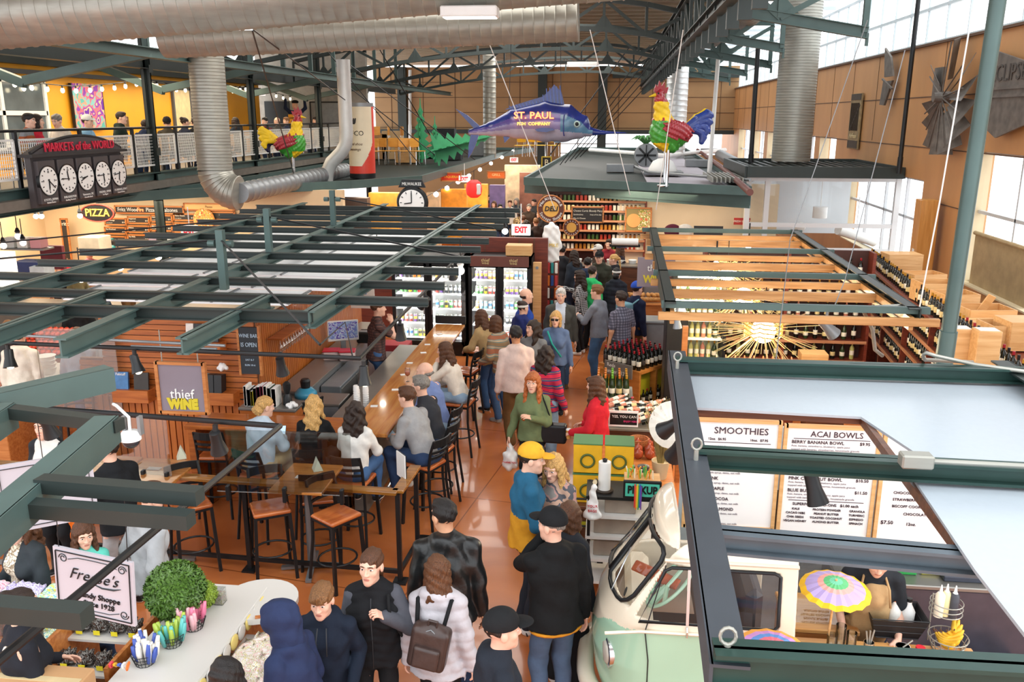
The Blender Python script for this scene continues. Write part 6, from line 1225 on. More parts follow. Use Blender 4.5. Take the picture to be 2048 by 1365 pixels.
p=at(150,800,z=1.0);p.z=0;dup(s0,p,rad(200),'dark stool beside the produce counter end')
# high tables
def htable(loc,rz,w,d,label):
 t=thing('high_table',label,'table',loc,rz);MB().box((0,0,1.02),(w,d,.035),b=.006).build('tabletop',wood('table_oak','#a4652f','#c58646',.2,coat=.4),t)
 MB().tube([(0,0,.05),(0,0,1.0)],.045,12).build('pedestal',M_grey,t,smooth=40);mb=MB();[mb.bar((0,0,.04),(.32*math.cos(a),.32*math.sin(a),.02),.06,.03)for a in(.2,.2+PI/2,.2+PI,.2+1.5*PI)];mb.build('cross_foot',M_grey,t);return t
htable((-3.03,8.05,0),0,.55,.72,'high wooden table behind the clear screen near the railing corner')
htable((-4.65,8.0,0),0,.62,.72,'high wooden table with a number card left of the clear screen');htable((-5.3,8.02,0),0,.62,.72,'high wooden table beside the black shell jacket person');htable((-6.6,7.7,0),0,.7,.6,'high table at the far edge of the railed seating')
for i,(u,v,l)in enumerate(((635,938,'white folded table card on the table near the railing corner'),(363,914,'white folded table card on the table below the wine sign'))):
 p=at(u,v,z=1.05);t=thing('table_card',l,'card',(p.x,p.y,1.04),.5);MB().prism([(-.05,0),(.05,0),(0,.13)],.12).build('card',plain('card_green','#dfe6d2',.5),t)
for(u,v,l)in((605,955,'flat white slip on the table near the railing corner'),(308,938,'flat white slip on the table below the wine sign')):p=at(u,v,z=1.04);tag(MB().box((p.x,p.y,1.042),(.14,.07,.004)).build('paper_slip',M_white),l,'paper')
# railing round the seating
t=thing('seating_railing','black railing with glossy wooden top rail around the bar seating','railing',(-2.04,8.05,0));o=Vector((-2.04,8.05,0));Rl=wood('rail_oak','#7b4d1e','#a5712f',.2,coat=.5)
A,B,Cc=at(-40,925,z=1.0),at(795,985,z=1.0),Vector((-2.0,8.55,1.0));Bz=B-o;Az=A-o;Cz=Cc-o
MB().bar(Az,Bz,.12,.035,b=.005).build('top_rail',Rl,t);MB().bar(Bz,Cz,.12,.035,b=.005).build('top_rail',Rl,t)
lo=V3(0,0,-.88);MB().bar(Az+lo,Bz+lo,.04,.04).build('bottom_rail',M_black,t);MB().bar(Bz+lo,Cz+lo,.04,.04).build('bottom_rail',M_black,t)
for q in(Bz,Cz,at(487,965,z=1.0)-o,at(245,945,z=1.0)-o,at(20,930,z=1.0)-o):
 MB().bar((q.x,q.y,.98),(q.x,q.y,0),.045,.045,up=(0,1,0)).build('post',M_black,t);MB().box((q.x,q.y,.01),(.14,.14,.02)).build('base_plate',M_black,t)
MB().box((Cz.x+.12,Cz.y+.18,.008),(.34,.34,.015)).build('floor_plate',M_black,t)
for i,(u0,u1,v,l)in enumerate(((435,706,985,'clear acrylic screen clamped on the railing in front of the seated women'),(232,344,950,'clear acrylic screen clamped on the railing below the dome camera'))):
 a,b=at(u0,v,z=1.0),at(u1,v+10,z=1.0);t=thing('acrylic_screen',l,'screen',a);d=b-a;MB().box((d.x/2,d.y/2,.34),(d.length,.012,.66),rz=math.atan2(d.y,d.x)).build('pane',M_glassd,t)
 for f in(.08,.5,.92):MB().box((d.x*f,d.y*f,.0),(.035,.06,.16),b=.006).build('clamp',M_black,t)
p=at(803,955,z=1.0);t=thing('menu_stand','white menu card standing at the corner of the wooden rail','sign',p,-.9);MB().box((0,0,.13),(.2,.012,.27)).build('card',M_white,t);MB().box((0,.01,.13),(.21,.006,.28)).build('frame',M_black,t)
# slatted walls
def slats(name,label,loc,w,h,rz=0.,vert=False,pitch=.075):
 t=thing(name,label,'wall panel',loc,rz);MB().box((0,.02,h/2),(w,.05,h)).build('backing',M_dkwood,t);mb=MB()
 if vert:n=int(w/pitch);[mb.box((-w/2+pitch*(k+.5),-.015,h/2),(pitch*.82,.03,h))for k in range(n)]
 else:n=int(h/pitch);[mb.box((0,-.015,pitch*(k+.5)),(w,.03,pitch*.86))for k in range(n)]
 o=mb.build('slats',wood('slat_vertical','#a5561f','#c0702f',.4,stretch=(9,9,.8))if vert else M_oakx,t);return t
slats('slat_wall','orange horizontal slat wall behind the hanging wine sign',(-5.55,10.42,1.05),2.1,1.05);slats('slat_wall','vertical orange slat panel below the horizontal slats',(-5.6,10.4,0),2.3,1.04,0,True,.09);slats('slat_wall','lower orange slat wall piece beside the plastic tubs',(-6.75,10.55,.2),.55,1.3)
slats('slat_wall','long vertical orange slat wall running back behind the bar counter',(-4.62,13.1,.0),4.9,2.0,rad(90),True,.07)
for(u,v,l,bk)in((268,790,'orange wooden wall box holding two books on the slat wall',2),(437,795,'orange wooden wall box holding black boxes beside the wine sign',3),(410,695,'orange wooden wall box holding magazines at the top of the slat wall',1)):
 p=at(u,v,y=10.3);t=thing('wall_box',l,'shelf',p);MB().box((0,.0,.0),(.5,.2,.17),b=.006).build('box',M_oakx,t)
 for k in range(bk if bk>1 else 4):
  c=[['#3f74a8','#2b2620'],['#e8e6e0','#20242c','#dfe0e2','#33363c'],['#7fb8c4','#1b1d1f','#15171a']][0 if bk==2 else 1 if bk==1 else 2][k]
  b=thing('wall_book',f"{['blue and white', 'dark brown'][k] if bk == 2 else ['first pale', 'second dark', 'third pale', 'fourth grey'][k] if bk == 1 else ['pale blue', 'narrow black', 'square black'][k]} {'cover book' if bk == 2 else 'magazine' if bk == 1 else 'box'} in the wall box {'at the top' if bk == 1 else 'with two books' if bk == 2 else 'beside the wine sign'}",'book',p+V3((-.15+k*.28)if bk==2 else-.18+.11*k,-.02,.09));b.rotation_euler=(rad(-8),0,0)
  MB().box((0,0,.1),(.2 if bk==2 else .1,.03 if bk<3 else .14,.24)).build('cover',mat('book_'+c[1:],c,.5,0,.2,12),b)
  if bk==2 and k==0:text('Falstaff',.05,(0,-.018,.19),b,M_white)
t=thing('tissue_box','crumpled white tissue in a dark box on the wall box beside the wine sign','tissue',at(446,742,y=10.28));V,F=sdf([('ell',(0,0,.05),(.07,.05,.05)),('cap',(0,0,.05),(.02,0,.12),.03,.008)],.008,.02,wob(.008,60));link('tissue',np_mesh('tissue',V,F,M_white),t)
# hanging thief wine sign
def wine_sign(t,w,h,top='thief'):
 MB().box((0,0,0),(w,.03,h)).build('panel',mat('mauve_panel','#857a84',.6,0,.05,3),t);mb=MB();[mb.box((s*w/2,-.005,0),(.035,.05,h+.03))for s in(-1,1)];[mb.box((0,-.005,s*h/2),(w,.05,.03))for s in(-1,1)];mb.build('frame',M_oak,t)
 text(top,h*.3,(0,-.02,-h*.13),t,M_white,xs=.92,ext=.006);text('WINE',h*.27,(0,-.02,-h*.33),t,plain('wine_yellow','#d0bd2c',.5),xs=.86,bold=.012,ext=.006)
c=at(365,776,y=8.0);t=thing('hanging_sign','framed mauve sign with white and yellow lettering hanging below the trellis','sign',c);wine_sign(t,.5,.52)
for s in(-1,1):MB().tube([(s*.19,0,.27),(s*.19,0,.6)],.006,6).build('chain',M_galv,t)
MB().tube([(-.5,0,.42),(.4,0,.42)],.014,8).build('hanging_bar',M_grey,t)
for(u0,u1,v,y,l)in((45,450,692,7.2,'thin steel rail hung below the front of the trellis'),):a,b=at(u0,v-20,y=y),at(u1,v,y=y);tag(MB().tube([a,b],.014,8).build('hanging_rail',M_grey),l,'rail')
t=thing('chalkboard','narrow chalkboard with hand lettering at the end of the slat wall','board',(-4.56,10.37,1.72));MB().box((0,0,0),(.26,.04,.62)).build('board',plain('slate','#2c3238',.7),t);mb=MB();[mb.box((s*.14,0,0),(.03,.05,.66))for s in(-1,1)];mb.build('frame',M_oak,t)
texts([('WINE BAR',.07,0,.2,-.024,'CENTER',.75),('IS OPEN',.08,0,.08,-.024,'CENTER',.75),('MON - FRI 10-8',.035,0,-.05,-.024,'CENTER',.8),('SAT 8-7',.035,0,-.12,-.024,'CENTER'),('SUN 10-6',.035,0,-.19,-.024,'CENTER')],t,plain('chalk','#b9cfe0',.8))
# divider with books, back counters
cab('divider_cabinet','orange slatted divider cabinet with a row of books on top','cabinet',(-4.2,10.1,0),(.72,.34,1.1),M_oakx,M_steelc)
bx=-4.52
for k,(c,w,h,l)in enumerate((('#e6e3da',.04,.26,'white spine'),('#1d1d20',.045,.22,'black spine'),('#d6c026',.03,.2,'yellow spine'),('#232327',.04,.24,'second black spine'),('#6a2238',.05,.26,'maroon spine'),('#8a2f44',.03,.27,'crimson spine'),('#ece7da',.05,.27,'cream spine'),('#3a4a3c',.04,.25,'dark green spine'),('#d8d6ce',.07,.24,'patterned pale spine'))):
 b=thing('standing_book',f'book with {l} in the row on the divider cabinet','book',(bx+w/2,10.08,1.1));MB().box((0,0,h/2),(w*.92,.19,h),b=.003).build('cover',mat('spine_'+c[1:],c,.5,0,.15,20),b);MB().box((0,-.001,h/2),(w*.7,.188,h+.001)).build('pages',M_white,b);bx+=w+.004
t=thing('black_grinder','small black coffee grinder at the end of the book row','grinder',(-4.0,10.12,1.1));MB().lathe([(.06,0),(.055,.1),(.03,.14),(.045,.2),(.05,.27),(.02,.3)],16).build('body',M_black,t,smooth=40)
t=thing('napkin_pile','crumpled white napkin on the divider cabinet end','napkin',(-3.9,10.0,1.1));V,F=sdf([('ell',(0,0,.03),(.07,.05,.045))],.008,.02,wob(.01,60));link('napkin',np_mesh('napkin',V,F,M_white),t)
cab('service_counter','steel topped service counter along the vertical slat wall','counter',(-4.33,13.2,0),(.42,4.2,.95),M_grey,M_steelc);cab('service_counter','steel topped sink counter with blue bowl behind the divider','counter',(-4.0,11.0,0),(.9,.45,.9),M_grey,M_steelc)
t=thing('mixing_bowl','upturned teal mixing bowl on the sink counter','bowl',(-4.1,11.05,.9));MB().lathe([(.16,0),(.15,.06),(.09,.12),(.001,.13)],24).build('bowl',plain('teal_enamel','#3c8fae',.25),t,smooth=True);MB().lathe([(.06,.12),(.07,.22),(.05,.25)],16).build('cap',M_black,t)
t=thing('waste_bin','grey waste bin with a clear liner behind the bar','bin',(-3.75,10.45,0));MB().lathe([(.16,0),(.2,.62),(.21,.64),(.19,.64),(.15,.05)],20).build('bin',mat('grey_plastic','#4f5860',.5),t,smooth=40);MB().lathe([(.205,.66),(.215,.56),(.2,.67),(.17,.5)],20).build('liner',glass('clear_liner',(.9,.92,.93,1),.4),t)
t=thing('blue_tub','blue plastic tub beside the divider cabinet','tub',(-3.98,10.42,.3));MB().box((0,0,.15),(.3,.26,.3),b=.03).build('tub',plain('blue_plastic','#2f6fae',.4),t);MB().box((0,0,-.15),(.32,.28,.3)).build('stand',M_grey,t)
t=thing('till_monitor','white computer monitor on the service counter by the slat wall','monitor',(-4.25,13.3,.95),rad(25));MB().box((0,0,.33),(.5,.03,.34),b=.01).build('casing',M_white,t);MB().box((0,-.017,.34),(.46,.004,.28)).build('screen',patchy('screen_pattern',['#a8c4e8','#7f8fd8','#c9d8ee','#6d5fc0'],16),t);MB().box((0,.03,.08),(.08,.05,.18)).build('stand',M_grey,t)
t=thing('till_printer','black receipt printer and card reader on the service counter','printer',(-4.05,13.9,.95));MB().box((0,0,.09),(.24,.3,.18),b=.02).build('body',M_black,t);MB().box((.0,-.05,.185),(.16,.1,.012)).build('slot',M_grey,t)
for i,x in enumerate((-4.28,-4.02)):t=thing('food_tub',f"clear food tub with a red lid on the service counter, {['nearer the slat wall', 'nearer the bar'][i]}",'tub',(x,12.75,.95),.2);MB().box((0,0,.07),(.24,.2,.14),b=.02).build('tub',plain('cloudy_tub','#e3d0cc',.3),t);MB().box((0,0,.15),(.26,.22,.025),b=.01).build('lid',plain('red_lid','#cf2a3c',.4),t)
t=thing('sheet_rack','white sheet pinned on the slat wall beside the monitor','poster',(-4.4,14.9,1.5));MB().box((0,0,0),(.5,.02,.4)).build('sheet',M_white,t);MB().tube([(.12*math.cos(a),-.015,.12*math.sin(a))for a in np.linspace(.5,3.6,12)],.012,6).build('blue_mark',plain('blue_ink','#3d6db0'),t)
t=thing('steel_cooler','dark steel under counter cooler below the service counter','cooler',(-3.95,12.4,0));MB().box((0,0,.43),(.3,1.5,.86),b=.01).build('body',M_grey,t);[MB().box((.155,y,.43),(.015,.7,.78),b=.005).build('door',M_steelc,t)for y in(-.37,.37)]
t=thing('wine_glass_rack','rack of hanging wine glasses on the vertical slat wall','glass rack',(-4.45,11.6,1.62));MB().box((0,0,.1),(.2,1.3,.02)).build('shelf',M_oakx,t)
for k in range(12):MB().lathe([(.03,.09),(.004,.085),(.004,.02),(.03,-.01),(.036,-.06),(.03,-.1)],10,c=(.03,-.55+.1*k,0)).build('hanging_glass',glass('stem_glass',(.95,.97,.98,1),.4),t,smooth=40)
# bottles: shared shapes
def bottle_mesh(name,g,lab,foil,shape='bord'):
 pr={'bord':[(.034,0),(.037,.01),(.037,.07),(.0375,.071),(.0375,.15),(.037,.151),(.037,.19),(.028,.215),(.0145,.235),(.0145,.26),(.0155,.262),(.0155,.3),(.001,.301)],'burg':[(.038,0),(.041,.01),(.041,.05),(.0415,.051),(.0415,.12),(.041,.121),(.041,.145),(.03,.19),(.016,.225),(.0145,.25),(.0155,.252),(.0155,.295),(.001,.296)]}[shape]
 n=len(pr);mis=[0]*(n-1);mis[3]=1
 for k in(9,10,11):mis[k]=2
 o=MB().lathe(pr,12,0,mis=mis).build(name,[g,lab,foil],smooth=50);me=o.data;bpy.data.objects.remove(o);return me
GD=plain('dark_bottle_glass','#11140f',.08);GG=plain('green_bottle_glass','#2a3a1e',.08);GY=plain('pale_bottle_glass','#b6b36a',.1);GR_=plain('rose_bottle_glass','#c9826a',.1)
LW=plain('label_white','#e9e3d2',.6);LC=plain('label_cream','#d8c48c',.6);LD=plain('label_dark','#3a3230',.6)
BM=[bottle_mesh('wine_bottle',GD,LW,plain('foil_black','#17171a',.3)),bottle_mesh('wine_bottle',GD,LW,plain('foil_red','#a02430',.3)),bottle_mesh('wine_bottle',GD,LC,plain('foil_gold','#b5862f',.3),'burg'),bottle_mesh('wine_bottle',GG,LW,plain('foil_gold','#b5862f'),'burg'),bottle_mesh('wine_bottle',GY,LW,plain('foil_gold','#b5862f')),bottle_mesh('wine_bottle',GD,LD,plain('foil_red','#a02430')),bottle_mesh('wine_bottle',GR_,LW,plain('foil_white','#e8e4dc')),bottle_mesh('champagne_bottle',GG,LC,plain('foil_orange','#c9772e',.3),'burg'),bottle_mesh('champagne_bottle',GG,LW,plain('foil_lime','#6fae3c',.3),'burg')]
REST=[]
def bottles(pts,kinds,label,group,tilt=None,cat='bottle',sc=1.,only=None):
 for k,p in enumerate(pts):
  if only is not None and k<only:REST.append((kinds[k%len(kinds)],Vector(p)));continue
  me=BM[kinds[k%len(kinds)]if not callable(kinds)else kinds(k)];o=link(me.name.split('.')[0],me,None,p);o.rotation_euler=tilt or(0,0,k*1.3);o.scale=(sc,)*3;tag(o,label,cat,group)
def row(a,b,n):a,b=Vector(a),Vector(b);return[a.lerp(b,(k+.5)/n)for k in range(n)]
# beer coolers with cans
def can_mesh(c,c2,r=.033,h=.15):
 o=MB().lathe([(r*.8,0),(r,.012),(r,h*.35),(r*1.002,h*.351),(r*1.002,h*.7),(r,h*.701),(r,h-.02),(r*.8,h),(.001,h)],10,mis=[2,0,0,1,0,0,2,2]).build('drink_can',[plain('can_'+c[1:],c,.3),plain('can_'+c2[1:],c2,.3),M_galv],smooth=40);me=o.data;bpy.data.objects.remove(o);return me
CANS=[can_mesh(*c)for c in(('#e7e5df','#3d6ea8'),('#d9c23a','#2d2b26'),('#4c9a4a','#eae6da'),('#b8413a','#e9e2d2'),('#6a4a93','#d9b83c'),('#2d3036','#b9b6ae'),('#d8863a','#f0ead8'),('#79b7cf','#e8e8e6'))]
def cooler(x0,x1,label,head,gname):
 w=x1-x0;t=thing('beer_cooler',label,'cooler',((x0+x1)/2,16.55,0));mb=MB()
 mb.box((0,.68,1.0),(w,.05,2.0));[mb.box((s*(w/2-.03),.35,1.0),(.06,.7,2.0))for s in(-1,1)];mb.box((0,.35,1.9),(w,.7,.2));mb.box((0,.35,.15),(w,.7,.3));mb.box((0,.03,1.0),(.09,.08,2.0));mb.build('cabinet',M_black,t)
 MB().box((0,.645,1.05),(w-.12,.02,1.6)).build('liner',M_white,t)
 for k in range(5):MB().box((0,.36,.33+.3*k),(w-.13,.52,.02)).build('shelf',M_white,t)
 for s in(-1,1):
  d=mb=MB();cx=s*w/4;[mb.box((cx+e*(w/4-.05),-.01,1.05),(.06,.05,1.62))for e in(-1,1)];[mb.box((cx,-.01,z),(w/2-.06,.05,.06))for z in(.27,1.83)];dr=mb.build('door',M_black,t);MB().box((cx-s*(w/4-.08),-.06,1.1),(.02,.03,.5)).build('handle',M_grey,dr);MB().quad((cx-w/4+.06,-.01,.3),(cx+w/4-.06,-.01,.3),(cx+w/4-.06,-.01,1.8),(cx-w/4+.06,-.01,1.8)).build('pane',M_glass,dr)
 MB().box((0,.12,1.79),(w-.2,.04,.03)).build('light_tube',M_lite,t)
 [area('cooler_light',(x0+w*f,16.6,1.05),(rad(90),0,rad(a_)),.05,1.5,20)for f,a_ in((.06,-35),(.47,30),(.53,-30),(.94,35))]
 if head:MB().box((0,-.03,1.93),(w-.1,.03,.2)).build('header_panel',mat('brown_header','#6b3d33',.5),t);[(text('thief',.09,(s*w*.22,-.05,1.95),t,LC),text('WINE',.055,(s*w*.22,-.05,1.89),t,LC))for s in(-1,1)]
 r=random.Random(int(x0*100));nm=('bottom','second lowest','middle','second highest','top')
 for k in range(5):
  n=int((w-.2)/.085)
  for j in range(n):
   x=x0+.1+(w-.2)*(j+.5)/n
   if abs(x-(x0+x1)/2)<.06:continue
   o=link('drink_can',CANS[(j//3+k*3+r.randrange(2))%8],None,(x,16.75,.34+.3*k));o.scale=(1,1,1.1);tag(o,f'drink can or bottle on the {nm[k]} shelf of the {gname}','can',f'cans on the {nm[k]} shelf of the {gname}')
cooler(-4.25,-2.78,'double door black beer cooler half hidden behind the bar end',False,'cooler behind the bar');cooler(-2.72,-1.48,'double door black cooler with a brown header and a wooden box on top',True,'cooler with the brown header')
t=thing('wooden_case','plain wooden wine case lying on top of the cooler','crate',(-1.75,16.85,2.02));MB().box((0,0,.1),(.5,.34,.2),b=.006).build('case',M_pine,t)
t=thing('partition','red brown wood partition behind the beer coolers','partition',(-2.1,17.4,0));MB().box((0,0,1.14),(1.75,.12,2.28)).build('panel',M_mahog,t);[MB().box((x,-.065,1.14),(.025,.01,2.28)).build('batten',M_dkwood,t)for x in(-.4,.3,.6)]
t=thing('pine_post','pale wooden door post at the end of the cooler row','post',(-1.38,16.7,0));MB().box((0,0,.95),(.16,.1,1.9)).build('post',M_pine,t);MB().lathe([(.03,0),(.03,.01)],12,0,Matrix.Translation((0,-.055,1.8))@Matrix.Rotation(PI/2,4,'X')).build('badge',M_grey,t)
t=thing('card_box','red and white cardboard box on the floor behind the bar','box',(-3.85,15.2,.0));MB().box((0,0,.3),(.5,.4,.6),b=.01).build('box',plain('red_card','#a8343a',.6),t);MB().box((0,-.202,.42),(.3,.004,.12)).build('label',M_white,t)
# ================================================================ wine shop, aisle displays, van, smoothie bar
# back wall of wine
def shelfwall(name,label,loc,w,zs,d=.3,rz=0.,h=2.5,m=None):
 t=thing(name,label,'shelf',loc,rz);m=m or M_mahog
 MB().box((0,d,h/2),(w,.04,h)).build('back_panel',mat('dark_shelf_back','#3d1a12',.6),t)
 for z in zs:MB().box((0,d/2,z-.015),(w,d,.03)).build('shelf_board',m,t);MB().box((0,-.01,z-.02),(w,.015,.05)).build('price_rail',wood('rail_wood','#a06a48','#c08a66',.5),t)
 for s in np.linspace(-w/2,w/2,max(2,int(w/1.3)+1)):MB().box((s,d/2,h/2),(.05,d,h)).build('upright',m,t)
 return t
shelfwall('wine_shelf','tall red brown wine shelf at the back of the wine shop',(2.95,14.6,0),2.7,(.68,1.02,1.39,1.73,2.1),h=2.5)
nm=('lowest','second lowest','middle','second highest','highest')
for k,z in enumerate((.68,1.02,1.39,1.73,2.1)):bottles(row((1.7,14.74,z),(4.2,14.74,z),16),[[3,2,3,4],[2,0,3,0],[3,2,2,3,6],[2,3,0,2],[0,1,1,5,1,3,2]][k],f'wine bottle on the {nm[k]} shelf of the back wine wall',f'{nm[k]} shelf of the back wine wall')
# long angled shelf along the windows
a,b=Vector((4.95,17.1,0)),Vector((4.2,8.2,0));L=(b-a).length;mid=(a+b)/2;ang=math.atan2((b-a).y,(b-a).x)
t=shelfwall('wine_shelf','long wine shelf running along the window side of the shop',mid,L,(.72,1.1,1.48),rz=ang,h=1.9)
M=Matrix.Translation(mid)@Matrix.Rotation(ang,4,'Z')
MB().box((0,.35,1.92),(L,.9,.04)).build('top_board',M_mahog,t)
for k,z in enumerate((.72,1.1,1.48)):bottles([M@V3(-L/2+L*(j+.5)/74,.1,z)for j in range(74)],[[0,2,5,0,3],[2,0,2,3,5,2],[0,1,5,0,2,0]][k],f'wine bottle on the {("lowest", "middle", "upper")[k]} shelf along the window side',f'{("lowest", "middle", "upper")[k]} shelf along the window side',only=60)
bottles([M@V3(-L/2+L*(j+.5)/60,-.0,1.94)for j in range(60)],[3,0,2,1,1,0,5,0,2],'wine bottle standing on top of the window side shelf','top of the window side shelf',only=40)
mb=MB()
for k,p in REST:mb.add([Vector(v.co)+p for v in BM[k].vertices],[tuple(f.vertices)for f in BM[k].polygons]);mb.m[-len(BM[k].polygons):]=[f.material_index+3*(k>0)for f in BM[k].polygons]
o=mb.build('wine_bottles',list(BM[0].materials)+list(BM[2].materials),smooth=50);tag(o,'rows of wine bottles filling the far part of the window side shelf','bottles');o['kind']='stuff'
# crates behind
def crate(u,v,z,d,rz,label,open_=True,m=None):
 p=at(u,v,z=z);t=thing('wine_crate',label,'crate',p,rz);m=m or M_pine;w,dd,h=d;mb=MB()
 mb.box((0,0,.01),(w,dd,.02));[mb.box((s*w/2,0,h/2),(.016,dd,h))for s in(-1,1)];[mb.box((0,s*dd/2,h/2),(w,.016,h))for s in(-1,1)];mb.build('crate',m,t)
 if not open_:MB().box((0,0,h),(w+.01,dd+.01,.014)).build('lid',m,t)
 return t
for i,(u,v,d,rz,l,op)in enumerate(((1800,540,(.6,.4,.3),.1,'closed wooden wine crate at the far end of the window side shelf',False),(1845,572,(.55,.4,.22),.2,'open wooden crate second from the far end of the shelf',True),(1868,602,(.55,.45,.3),.1,'open wooden crate third from the far end of the shelf',True),(1905,626,(.5,.4,.3),.15,'tall open crate left of the green pole',True),(1965,652,(.6,.45,.26),.1,'open crate holding a slanted pine board',True),(1985,668,(.6,.45,.16),.3,'low grey lidded crate right of the pole',False),(2010,690,(.55,.4,.28),.1,'open crate above the standing pine boxes',True),(2040,694,(.5,.4,.34),.1,'closed wooden crate at the right edge of the picture',False))):crate(u,v,1.96,d,rz,l,op)
p=at(1948,640,z=2.0);t=thing('pine_board','slanted pine board leaning out of a crate','board',p);t.rotation_euler=(rad(12),rad(24),0);MB().box((0,0,.12),(.1,.03,.55)).build('board',M_pine,t)
for(u,v,y,l)in((1912,700,9.6,'standing pine box just right of the green pole'),(1968,705,9.4,'second standing pine box right of the green pole')):p=at(u,v,y=y);t=thing('pine_box',l,'box',p);MB().box((0,0,0),(.24,.2,.5),b=.008).build('box',M_pine,t);MB().box((0,0,.252),(.2,.16,.004)).build('lid',M_white,t)
p=at(1848,470,x=XW-.3);t=thing('pine_post','tall honey pine post by the windows with a switch and notice','post',(p.x,p.y,0));MB().box((0,0,1.5),(.36,.4,3.0),b=.01).build('post',wood('honey_post','#c08238','#d69a4e',.45,stretch=(9,9,.8)),t);MB().box((-.185,-.0,1.9),(.01,.12,.16)).build('notice',M_white,t);MB().box((-.185,0,1.5),(.01,.07,.1)).build('switch',M_white,t)
for i,(x,y)in enumerate(((6.3,18.9),(6.3,13.4))):pass
# cooler of white wines, front rack, loose bottles
t=thing('white_wine_cooler','lit cooler full of white wines at the near end of the shop','cooler',(1.42,13.4,0));mb=MB();mb.box((0,.4,1.15),(.8,.04,2.3));[mb.box((s*.4,.2,1.15),(.05,.42,2.3))for s in(-1,1)];mb.box((0,.2,2.32),(.85,.44,.06));mb.box((0,.2,.15),(.8,.4,.3));mb.build('cabinet',M_black,t);MB().box((0,.37,1.2),(.72,.01,1.9)).build('liner',plain('cooler_liner','#dfe5c8'),t);[MB().box((0,.2,z-.01),(.74,.36,.02)).build('shelf',M_white,t)for z in(.6,.95,1.28,1.58,1.88)];MB().box((0,.04,2.26),(.7,.04,.03)).build('light_tube',M_lite,t);area('cooler_light',(1.42,13.5,2.24),(rad(-20),0,0),.7,.05,22,(1,1,.85))
for k,z in enumerate((.95,1.28,1.58,1.88)):bottles(row((1.1,13.55,z),(1.74,13.55,z),7),[4,3,4,4,6],f'white wine bottle on the {("lowest", "second", "third", "top")[k]} shelf of the lit wine cooler',f'{("lowest", "second", "third", "top")[k]} shelf of the lit wine cooler',sc=.95)
t=thing('tilted_wine_rack','slanted wooden display rack with ten tilted bottles','rack',(2.05,12.6,0));MB().box((0,.1,.42),(1.4,.5,.84)).build('stand',M_mahog,t);q=MB().box((0,0,0),(1.4,.5,.03)).build('board',M_oak,t);q.location=(0,.05,.98);q.rotation_euler=(rad(38),0,0)
for k in range(11):q=MB().box((0,0,0),(.015,.5,.08)).build('divider',M_oak,t);q.location=(-.68+.136*k,.03,1.02);q.rotation_euler=(rad(38),0,0)
bottles([Vector((1.44+.136*k,12.48,.9))for k in range(10)],[0,3,0,3,5,2,0],'tilted wine bottle on the slanted display rack','slanted display rack',(rad(-52),0,0));
bottles([Vector((1.3+.09*(k%5),12.0+.09*(k//5),.62))for k in range(15)],[5,0],'dark bottle packed in the crate left of the slanted rack','crate left of the slanted rack');cab('low_plinth','dark low plinth under the packed bottles','plinth',(1.5,12.1,0),(.7,.4,.62),M_dkwood)
bottles([Vector((2.95+.1*(k%4),12.1+.1*(k//4),.75))for k in range(12)],[1,3,1,2],'red or gold topped bottle standing right of the slanted rack','bottles right of the slanted rack');cab('low_plinth','dark low plinth right of the slanted rack','plinth',(3.1,12.2,0),(.5,.4,.75),M_dkwood)
crate(1625,722,.85,(.4,.3,.14),0,'closed pale box behind the smoothie canopy',False)
t=thing('white_counter_unit','white topped counter with conduit in the wine shop','counter',(3.05,9.9,0));MB().box((0,0,1.02),(.62,.7,.04)).build('worktop',M_white,t);MB().box((0,0,.5),(.56,.64,1.0)).build('body',M_grey,t);t=dup(t,(3.65,9.3,-.05),.2,'second white topped counter beside the green pole foot')
def burst(u,v,y,label,R=.55):
 p=at(u,v,y=y);t=thing('starburst_lamp',label,'lamp',p);r=random.Random(int(u));mb=MB();mc=MB()
 for k in range(90):
  a,z=r.uniform(0,2*PI),r.uniform(-.8,.35);d=V3(math.cos(a)*math.cos(z),math.sin(a)*math.cos(z),math.sin(z));l=R*r.uniform(.75,1.1);(mb if k%5 else mc).bar(d*.08,d*l,.006 if k%5 else .02,.004,up=(.3,.2,.9))
 mb.build('sticks',plain('straw_stick','#d8bf7c',.6),t);mc.build('flat_sticks',M_pine,t)
 mb=MB();[mb.tube([V3(math.cos(a),math.sin(a),z)*.2+V3(.03*math.sin(5*a),0,.03*math.cos(7*a))for a in np.linspace(0,2*PI,16,endpoint=False)],.008,5,closed=True)for z in np.linspace(-.3,.4,4)];mb.build('woven_ball',plain('straw_gold','#d9b04e',.5),t);MB().ball((0,0,-.03),.13,14,10).build('bulb',M_lite,t,smooth=True);MB().tube([(0,0,.1),(0,0,2.9-p.z if p.z<2.8 else .3)],.006,5).build('cord',M_black,t)
 l=bpy.data.lights.new('lamp_light','POINT');l.energy=70;l.color=(1,.8,.5);l.shadow_soft_size=.15;o=bpy.data.objects.new('lamp_light',l);o.location=p-V3(0,0,.25);COL.objects.link(o)
burst(1527,657,9.3,'glowing straw starburst lamp nearest the front of the wine shop',.62);burst(1487,592,11.,'glowing straw starburst lamp in the middle of the wine shop',.6);burst(1455,540,12.9,'glowing straw starburst lamp farthest back in the wine shop',.55)
for(u,v,y,l)in((1432,530,12.9,'bare glowing bulb left of the farthest starburst'),(1497,491,14.,'bare glowing bulb under the farthest timber board')):p=at(u,v,y=y);t=thing('bare_bulb',l,'lamp',p);MB().ball((0,0,0),.055,12,8).build('bulb',M_lite,t,smooth=True);MB().tube([(0,0,.05),(0,0,.35)],.012,6).build('holder',M_black,t)
